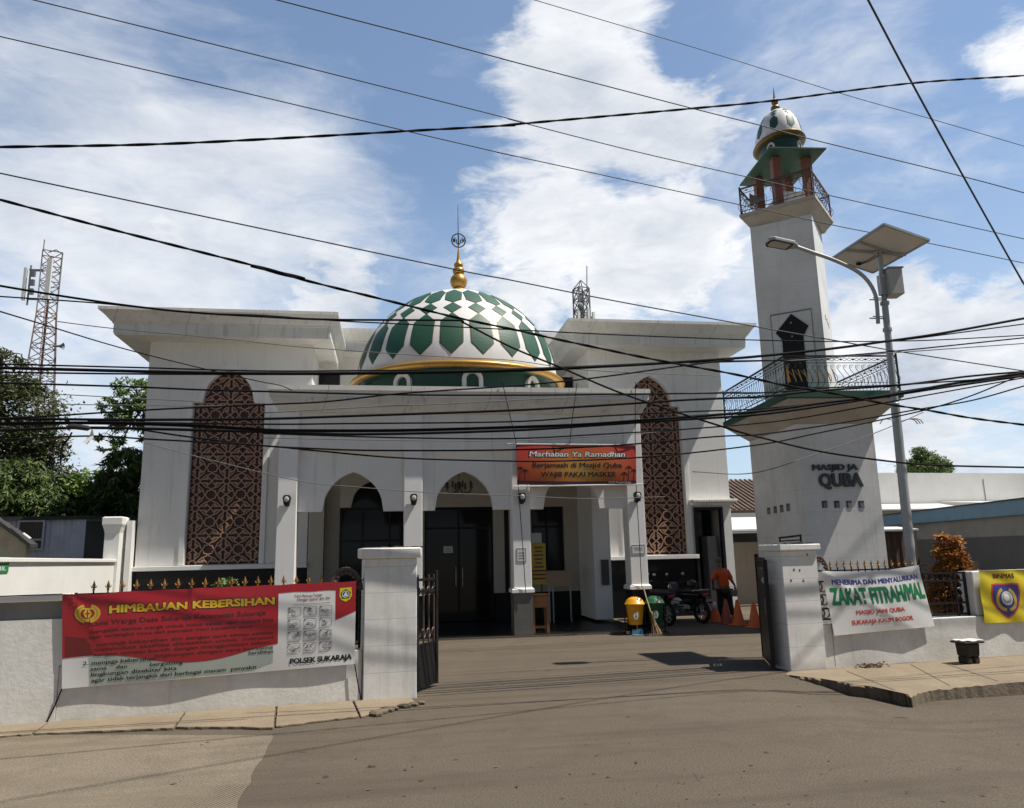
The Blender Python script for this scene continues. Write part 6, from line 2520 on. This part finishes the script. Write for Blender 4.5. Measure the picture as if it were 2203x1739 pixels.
# yellowed gable house at the very left edge
gh = thing('gable_house', 'yellowed plaster house gable with a dark tiled verge at the left edge', 'house', (-10, 20.5, 0))
YG = 20.5
p0, p1, p2 = zlp(0, 75, YG), zlp(215, 225, YG), zlp(240, 225, YG - .1)
sl = (p1.z - p0.z) / (p1.x - p0.x)
xa_ = p0.x - 3.0
b = MB()
b.prism([(xa_ - 4, 0), (p1.x, 0), (p1.x, p1.z - .12), (p0.x, p0.z - .12), (xa_, p0.z - .12 - sl * 3.0), (xa_ - 4, p0.z - sl * 0)], 'y', YG, YG + .22)
b.build('wall', 'plaster', gh)
b = MB()
for k in range(16):
    s0_, s1_ = k / 16, (k + 1) / 16
    X0, X1 = xa_ + (p2.x - xa_) * s0_, xa_ + (p2.x - xa_) * (s1_ + .01)
    f_ = lambda x: p0.z + (x - p0.x) * sl - .10
    j_ = .012 * (k % 3)
    b.prism([(X0, f_(X0) + j_), (X1, f_(X1) + j_), (X1, f_(X1) + .09 + j_), (X0, f_(X0) + .11 + j_)], 'y', YG - .14 + j_, YG + .26)
b.build('roof', 'darkroof', gh)
b = MB()
b.tube([zlp(185, 180, YG - .22), zlp(243, 223, YG - .22)], .035, 8)
b.build('verge_pipe', 'whiteroof', gh)

# long white building on the right, with pale lean-to roofs
wb = thing('warehouse', 'long plain white building beyond the blue edged wall on the right', 'building', (27, 32, 0))
b = MB()
b.prism([(19.5, 0), (70, 0), (70, 4.6), (19.5, 5.02)], 'y', 31, 60)
b.build('wall', 'sunwhite', wb)
for x_ in (26.4, 30.5):
    b = MB()
    b.box(x_ - .015, x_ + .015, 30.985, 30.998, .2, 4.7)
    b.build('crack_joint', 'greyblock', wb)
b = MB()
b.prism([(30.9, 3.62), (29.0, 3.30), (29.0, 3.25), (30.9, 3.57)], 'x', 18.6, 24.0)
b.build('lean_to_roof', 'whiteroof', wb)
b = MB()
b.prism([(30.9, 3.70), (28.0, 3.45), (28.0, 3.40), (30.9, 3.65)], 'x', 24.02, 28.5)
b.build('lean_to_roof', 'whiteroof', wb)
b = MB()
b.box(18.8, 23.8, 29.6, 29.7, 0, 3.32)
b.build('lean_to_wall', 'cream', wb)
# grey wall with the blue edge running back along the plot
bw = thing('blue_edged_wall', 'grey rendered wall with a blue painted top edge running back on the right', 'wall', (16.8, 20, 0))
WA, WC = Vector((14.9, 12.6, 0)), Vector((17.95, 26.6, 0))
dW = (WC - WA).normalized()
XW = Matrix.Translation(WA) @ Matrix.Rotation(math.atan2(dW.y, dW.x), 4, 'Z')
LW = (WC - WA).length
b = MB(XW)
b.box(0, LW, -.3, 0, 2.0, 2.52)
b.build('upper_wall', 'greyblock', bw)
b = MB(XW)
b.box(0, LW, -.3, .02, 0, 1.998)
b.build('dado', 'darkblock', bw)
b = MB(XW)
b.box(-.1, LW + .1, -.4, .16, 2.522, 2.90)
b.build('blue_fascia', 'blue_edge', bw)
b = MB(XW)
b.box(-.1, LW + .1, -.5, .20, 2.902, 2.935)
b.build('fascia_cap', 'darkroof', bw)
# brown metal gate between minaret and lamp
mg = thing('metal_door', 'brown metal door under a pale canopy between the minaret and the lamp pole', 'door', (15, 22, 0))
q0, q1 = zrp(165, 1590, 21.5), zrp(335, 1160, 21.5)
b = MB()
b.box(q0.x - .25, q1.x + .5, 21.5, 21.7, 0, q1.z)
b.build('door_sheet', 'browngate', mg)
b = MB()
for k in range(6):
    x_ = q0.x - .1 + k * .22
    b.box(x_ - .015, x_ + .015, 21.47, 21.498, .05, q1.z - .05)
b.build('rib', 'rust', mg)
b = MB()
b.prism([(21.9, q1.z + .16), (20.9, q1.z + .06), (20.9, q1.z + .02), (21.9, q1.z + .10)], 'x', q0.x - .5, q1.x + .15)
b.build('canopy', 'whiteroof', mg)

# house behind, seen between the right wing and the minaret
z3p = lambda x, y, Y: atY(1400 + x / 2.628, 900 + y / 2.628, Y)
bh = thing('tiled_house', 'old house with a brown tiled roof seen between the right wing and the minaret', 'house', (13.5, 31, 0))
b = MB()
b.box(9, 20, 30, 34, 0, 3.0)
b.build('wall', 'greyblock', bh)
b = MB()
b.prism([(29.4, 3.25), (33.5, 4.85), (33.5, 4.95), (29.3, 3.36)], 'x', 9.0, 19.5)
rf = b.build('roof', 'tile_roof', bh)
b = MB()
for k in range(46):
    x_ = 9.1 + k * .226
    b.bar((x_, 29.32, 3.40), (x_, 33.4, 4.985), .09, .05)
b.build('tile_ridges', 'tile_roof', rf)
b = MB()
b.box(9, 19.5, 29.2, 29.32, 2.80, 3.20)
b.build('fascia', 'box_grey', bh)
cn = thing('canopy', 'pale sheet canopy over a dark opening right of the side entrance', 'canopy', (11.5, 24.5, 0))
q0, q1 = z3p(458, 640, 24), z3p(606, 600, 26)
b = MB()
b.prism([(26.5, 2.95), (23.6, 2.44), (23.6, 2.38), (26.5, 2.89)], 'x', 9.9, 14)
b.build('sheet_roof', 'whiteroof', cn)
b = MB()
b.box(9.9, 14, 25.4, 25.5, 2.05, 2.62)
b.build('dark_opening', 'darkblock', cn)
b = MB()
b.bar((10.3, 23.7, 2.36), (11.1, 24.6, 2.1), .05)
b.bar((9.95, 23.62, 2.34), (14, 23.62, 2.34), .05)
b.build('bracket', 'steel', cn)
b = MB()
b.box(9.85, 14.3, 24.8, 25.0, 0, 2.03)
b.build('back_wall', M.setdefault('beige', pmat('beige_plaster', (.40, .34, .27), .85, [(1.2, (.30, .25, .20), .6)], ((.2, .17, .13), .4))), cn)

# ------------------------------------------------------------------ lattice towers
def lattice_tower(label, cx_, cy_, wtop, wbot, zbot, ztop, nsec, mats, bars, rot):
    t = thing('telecom_tower', label, 'telecom tower', (cx_, cy_, 0))
    X = Matrix.Translation((cx_, cy_, 0)) @ Matrix.Rotation(rot, 4, 'Z')
    hw = lambda z: (wbot + (wtop - wbot) * min(1, max(0, (z - zbot) / (ztop * .80 - zbot)))) / 2
    zs = [zbot + (ztop - zbot) * i / nsec for i in range(nsec + 1)]
    bs = {m: MB(X) for m in mats}
    for i in range(nsec):
        m = mats[(i // 3) % len(mats)]
        b = bs[m]
        z0, z1 = zs[i], zs[i + 1]
        h0, h1 = hw(z0), hw(z1)
        cs = [(-1, -1), (1, -1), (1, 1), (-1, 1)]
        for k in range(4):
            p, q = cs[k], cs[(k + 1) % 4]
            P0, P1 = (p[0] * h0, p[1] * h0, z0), (p[0] * h1, p[1] * h1, z1)
            Q0, Q1 = (q[0] * h0, q[1] * h0, z0), (q[0] * h1, q[1] * h1, z1)
            b.bar(P0, P1, bars * 1.5)
            b.bar(P0, Q1, bars)
            b.bar(Q0, P1, bars)
            b.bar(P1, Q1, bars)
    for i, m in enumerate(mats):
        bs[m].build('lattice', m, t, recalc=False)
    return t, X


zTp = lambda x, y, Y: atY(x / 2.44, 500 + y / 2.44, Y)
tw, X = lattice_tower('tall grey brown steel lattice telecom tower with a red ladder above the left trees', -34.9, 81, 1.75, 4.6, 2, 33.3, 19, ('tower_brown', 'tower_white'), .075, .42)
b = MB(X)
b.box(-.10, .12, -.25, -.15, 8, 33)
b.box(-.22, -.16, -.2, -.15, 8, 33)
b.build('cable_ladder', 'tower_red', tw)
p = zTp(170, 275, 80)
b = MB()
b.box(p.x - .80, p.x - .55, p.y - .3, p.y, p.z - 1.7, p.z + 1.7)
b.build('sector_antenna', 'whiteroof', tw)
b = MB()
b.box(p.x - .35, p.x + .55, p.y - .2, p.y + .1, p.z - 1.6, p.z - 1.45)
b.box(p.x - .35, p.x + .95, p.y - .2, p.y + .1, p.z + 1.45, p.z + 1.6)
b.tube([(p.x - .25, p.y - .1, p.z - 2.2), (p.x - .25, p.y - .1, p.z + 2)], .09, 6)
for k in range(3):
    b.box(p.x - .15, p.x + .25, p.y - .35, p.y - .05, p.z - 1.1 + k * .95, p.z - .5 + k * .95)
b.build('antenna_bracket', 'tower_grey', tw)
p = zTp(285, 270, 80)
b = MB()
b.box(p.x - .22, p.x + .22, p.y - 1.5, p.y - 1.2, p.z - 2.2, p.z + 2.2)
b.build('sector_antenna', 'whiteroof', tw)
p = zTp(318, 598, 80)
b = MB(Matrix.Translation(p) @ Matrix.Rotation(math.radians(90), 4, 'Y'))
b.lathe([(.10, -.7), (.12, -.1), (.22, .10), (.36, .25), (.35, .26), (.12, .0)], (0, 0, 0), 14)
b.build('horn_loudspeaker', 'tower_grey', tw)
p = zTp(229, 85, 80)
b = MB()
b.tube([(p.x, p.y, p.z - .3), (p.x, p.y, p.z + .95)], .05, 5)
b.tube([(p.x + .5, p.y, p.z - .4), (p.x + 1.2, p.y, p.z - .1), (p.x + 1.9, p.y, p.z - .6)], .06, 5)
b.build('top_rods', 'tower_red', tw)

tw2, X = lattice_tower('thin grey telecom tower top peeking over the cornice of the right wing', 23.7, 91, 1.5, 1.9, 14, 35.0, 14, ('tower_grey',), .10, .3)
b = MB(X)
for sx in (-1, 1):
    for sy in (-1, 1):
        b.bar((sx * .75, sy * .75, 35.0), (0, 0, 36.2), .09)
b.bar((0, 0, 20), (0, 0, 34.5), .20)
b.build('top_cage', 'tower_grey', tw2)
b = MB(X)
for sx, sy, z_ in ((-1.0, -.8, 30.6), (1.2, -.8, 30.6), (.2, -1.2, 30.9), (1.7, .2, 30.4), (-.2, -1.1, 29.8)):
    b.box(sx - .16, sx + .16, sy - .12, sy + .12, z_ - 1.4, z_ + 1.2)
b.build('sector_antenna', 'whiteroof', tw2)
b = MB(X)
b.ball((-.7, -.9, 32.4), .42, 1, .5, 1, 12, 8)
b.build('dish', 'tower_grey', tw2)
p0, p1 = atY(1260, 618, 90), atY(1262.5, 573, 90)
b = MB()
b.tube([(p0.x, p0.y, p0.z - 4), tuple(p1)], .06, 5)
b.build('antenna_rod', 'tower_grey', tw2)

# ------------------------------------------------------------------ overhead wires
TL = {'A': (0, 560, 3.7125), 'B': (540, 560, 3.7125), 'C': (1080, 560, 3.7125), 'D': (1620, 560, 3.712), 'E': (0, 0, 1.9655), 'F': (1101, 0, 1.9637)}


def wire(label, spec, off, r, m='cable', twist=False, off2=None):
    """spec: 'A x,y x,y B x,y ...' sight points along the wire; it hangs in a vertical plane off metres in front of (-) or behind the
    street wall line (off2 = the same at its far end)"""
    pts, cur = [], None
    for tok in spec.split():
        if tok in TL:
            cur = TL[tok]
        else:
            x, y = map(float, tok.split(','))
            pts.append((cur[0] + x / cur[2], cur[1] + y / cur[2]))
    P = []
    ends = [0, 0]
    n = len(pts)
    if off2 is None and -2.5 < off < 0:
        off, off2 = off + 1.0, off + .45
    for i, (x, y) in enumerate(pts):
        k = (x - pts[0][0]) / ((pts[-1][0] - pts[0][0]) or 1)
        o = off if off2 is None else off + (off2 - off) * k
        d = ray(x, y)
        P.append(CAM + d * (((SO + ND * o - CAM).dot(ND)) / d.dot(ND)))
    if pts[0][0] < 40 or pts[0][1] < 20:
        ends[0] = 1
    if pts[-1][0] > 2160 or pts[-1][1] < 20:
        ends[1] = 1
    def full(k):
        q = bez(P, k)
        far = [i * .5 for i in range(1, 41)]
        if ends[0]:
            d = (q[0] - q[1]).normalized()
            q = [q[0] + d * f for f in reversed(far)] + q
        if ends[1]:
            d = (q[-1] - q[-2]).normalized()
            q = q + [q[-1] + d * f for f in far]
        return q
    C_ = full(8)
    b = MB()
    if twist:
        L = [0]
        for a, c in zip(C_[:-1], C_[1:]):
            L.append(L[-1] + (c - a).length)
        D = full(40)
        for ph in (0, PI):
            q = []
            acc = 0
            for i, p in enumerate(D):
                if i:
                    acc += (p - D[i - 1]).length
                q.append(p + Vector((0, math.cos(acc * 9 + ph), math.sin(acc * 9 + ph))) * r * .42)
            b.tube(q, r * .70, 5, False)
    else:
        b.tube(C_, r, 6)
    o = b.build('overhead_wire', m, smooth=True)
    return tag(o, label, 'overhead wire', 'overhead wires along the street')


wire('thin wire sloping down across the upper sky, second from the top left corner', 'E 140,0 1000,212 2164,505 F 0,507 500,635 980,745 1350,828 2164,1010', 2.6, .011, 'bluecable')
wire('thin wire sloping from the left edge down to pass just behind the solar panel', 'E 0,155 850,350 1720,555 2164,658 F 0,657 960,865 1350,950 1500,980 1770,1030 2164,1112', 2.9, .011, 'bluecable')
wire('thin wire from the top edge crossing in front of the minaret dome', 'E 1170,0 1820,168 2164,260 F 0,260 750,455 1050,530 1250,585 1900,745 2164,815', 2.2, .012, 'bluecable')
wire('topmost thin wire crossing the upper right sky above the minaret finial', 'F 95,0 800,210 1400,398 1750,497 2164,618', 2.0, .008, 'bluecable')
wire('thick twisted black cable rising gently to the right across the minaret finial', 'E 0,622 600,612 1100,590 1715,555 2164,530 F 0,527 750,460 1110,425 1690,352 2164,320', -3.0, .0135, 'cable', True)
wire('steep straight wire falling from the top edge to the right edge', 'F 1505,0 1690,350 1910,750 2150,1178 D 2100,80 2164,190', -3.4, .014, 'bluecable', False, -1.0)
wire('thin wire passing in front of the gold finial of the main dome', 'E 0,733 1000,945 1900,1135 2130,1179 B 2079,160 C 900,325 2079,540 D 700,650 1200,735 2164,885', -.2, .011, 'bluecable')
wire('thick sagging black cable from the left edge across the right side of the main dome', 'E 0,845 450,965 1000,1105 1290,1179 B 0,45 450,165 1000,300 1650,460 2079,550 C 550,655 1250,800 1800,900 2079,960 D 260,1000 700,1075 1050,1145 1400,1200 1740,1260 2164,1315', -2.4, .016, 'cable', True)
wire('black wire leaving the thick sagging cable at the dome and dropping past the minaret letters', 'B 1680,490 2079,695 C 450,850 1000,1080 1760,1330 2079,1420 D 550,1530 1120,1610 1520,1640 2164,1655', -2.4, .013)
wire('black cable crossing the cornice of the left wing to the dome', 'A 0,205 450,280 1000,360 1500,415 2079,450 B 640,475 1600,480 1690,492', -2.2, .013)
wire('thin wire just under the cornice cable running on across the right wing cornice', 'A 0,290 800,345 1500,418 2079,440 B 700,485 1200,510 2079,555 C 1000,600 2079,640 D 700,650 1400,640 2164,600', -1.6, .009)
wire('thin wire dropping from the left edge over the apex of the left lattice window', 'A 0,410 300,500 1000,710 1640,870 2079,970 B 230,1000 330,1040', -1.0, .009, 'cable', False, 5.0)
wire('faint service wire crossing under the left wing cornice', 'A 460,490 900,545 1700,620 2079,660 B 480,700 1500,770 2079,800 C 700,880 1740,925', 3.0, .008, 'greycable')
wire('black cable on top of the pair crossing the apex of the left lattice window', 'A 0,830 1100,858 2079,885 B 900,882 2079,868 C 1000,832 1850,785 2079,770 D 600,715 1050,655 1400,612 2164,510', -.9, .011)
wire('thickest bundle crossing the gold ring of the main dome', 'A 0,860 1200,890 2079,905 B 800,903 1700,888 2079,878 C 400,865 1000,840 1700,795 2079,765 D 640,705 1050,650 1500,585 2164,465', -1.0, .021)
wire('black cable under the thick bundle at the gold ring', 'A 0,895 1000,908 2079,912 B 880,910 2079,888 C 600,866 1500,815 2079,802 D 230,797 1050,735 2164,620', -.8, .012)
wire('grey wire fanning below the gold ring bundle at the right edge', 'C 1500,822 2079,806 D 440,795 1050,745 2164,665', -.7, .009, 'greycable')
wire('black wire crossing the shoulders of the left lattice arch', 'A 0,980 1000,1010 1600,1035 2079,1048 B 1200,1075 2079,1078 C 600,1075 1700,1062 2079,1060 D 600,1020 1170,995 1700,960 2164,930', -1.3, .012)
wire('thin grey wire ending at the left wing wall beside the lattice', 'A 360,1065 1000,1100 1600,1130', 2.0, .007, 'greycable')
wire('thin grey wire level with the left lattice shoulders', 'A 300,1150 1000,1158 1550,1165 2079,1160', 2.2, .007, 'greycable')
wire('black wire rising from the left trees across the porch cornice to the right wing', 'A 0,1265 400,1245 1200,1195 2079,1155 B 600,1130 1200,1065 2079,1005 C 700,945 1400,850 1850,792', -1.4, .011)
wire('black cable above the big bundle, rising to the right over the minaret balcony', 'A 0,1265 1000,1275 2079,1268 B 800,1245 2079,1200 C 800,1160 1500,1115 2079,1090 D 500,1045 1200,995 1700,930 2164,890', -1.1, .017)
wire('thick black bundle through the middle of the porch beam', 'A 0,1310 700,1300 1500,1320 2079,1355 B 400,1362 1200,1360 2079,1335 C 700,1310 1300,1265 2079,1205 D 600,1135 1100,1075 1600,985 2164,900', -1.2, .021)
wire('black cable hugging the underside of the thick porch beam bundle', 'A 0,1360 600,1340 1100,1345 2079,1370 B 900,1390 2079,1360 C 800,1315 1400,1275 2079,1230 D 850,1120 1500,1020 2164,925', -.9, .019)
wire('black wire sagging lowest over the left porch arch', 'A 0,1435 700,1405 1200,1430 2079,1480 B 500,1520 1200,1580 2079,1605 C 600,1600 1300,1560 2079,1470 D 500,1385 1000,1280 1400,1190 1750,1080 2100,935', -1.0, .011)
wire('black cable dropping from the bundle to run just above the porch arches', 'A 1100,1350 1500,1410 2079,1480 B 400,1500 1000,1520 2079,1515 C 900,1480 1700,1410 2079,1390 D 700,1300 1300,1195 1750,1120 2164,1005', -.6, .012)
wire('black wire between the two upper porch beam cables', 'A 700,1290 2079,1310 B 800,1305 2079,1290 C 700,1250 1500,1210 2079,1185 D 900,1100 1300,1030 2164,915', -.5, .012)
wire('thin black wire below the porch beam bundle', 'B 100,1385 1200,1418 2079,1425 C 800,1390 1400,1355 2079,1300 D 500,1240 1050,1140 1600,1040 2164,940', -.7, .011)
wire('thin pale wire lowest across the porch beam', 'B 100,1420 1200,1440 2079,1440 C 900,1400 1500,1350', 4.0, .008, 'greycable')
wire('faint wire rising from the right wing past the minaret letters', 'C 1520,1690 D 0,1700 500,1550 1000,1370 1360,1215', 1.5, .008, 'greycable')
wire('thin grey wire strung across the porch arches at lamp height', 'A 1160,1460 1540,1560 1900,1650 B 420,1770 820,1810 1400,1855 2079,1880 C 700,1905 1300,1890', 5.6, .008, 'greycable')
wire('thin wire from the left porch beam up to the right', 'B 105,1220 1000,1170 1500,1150 2079,1120 C 800,1085 1500,1060 1900,1050', 1.0, .008, 'greycable')
# splice and loop hanging from the bundle at the left
sp_ = thing('cable_splice', 'dark cable splice bulge with a pale rag on the bundle at the left', 'cable splice', tuple(st(-3.6, -1.2, 3)))
tk = lambda x, y, o: (lambda d: CAM + d * (((SO + ND * o - CAM).dot(ND)) / d.dot(ND)))(ray(x / 3.7125, 560 + y / 3.7125))
b = MB()
b.tube(bez([tk(530, 1345, -1.2), tk(570, 1330, -1.2), tk(640, 1335, -1.2), tk(720, 1345, -1.2)], 5), [.015] + [.030] * 14 + [.012], 8)
b.build('sleeve', 'rubber', sp_)
b = MB()
b.tube(bez([tk(575, 1375, -1.2), tk(545, 1430, -1.2), tk(495, 1500, -1.2), tk(485, 1620, -1.2)], 6), .010, 5)
b.build('loose_end', 'cable', sp_)
b = MB()
q = [tk(735, 1345, -1.25), tk(745, 1400, -1.22), tk(690, 1470, -1.25), tk(660, 1450, -1.24), tk(715, 1400, -1.21)]
b.add(q + [p + ND * .03 for p in q], [(0, 1, 4), (1, 2, 3, 4), (5, 9, 6), (6, 9, 8, 7)])
b.build('rag', 'paper', sp_)
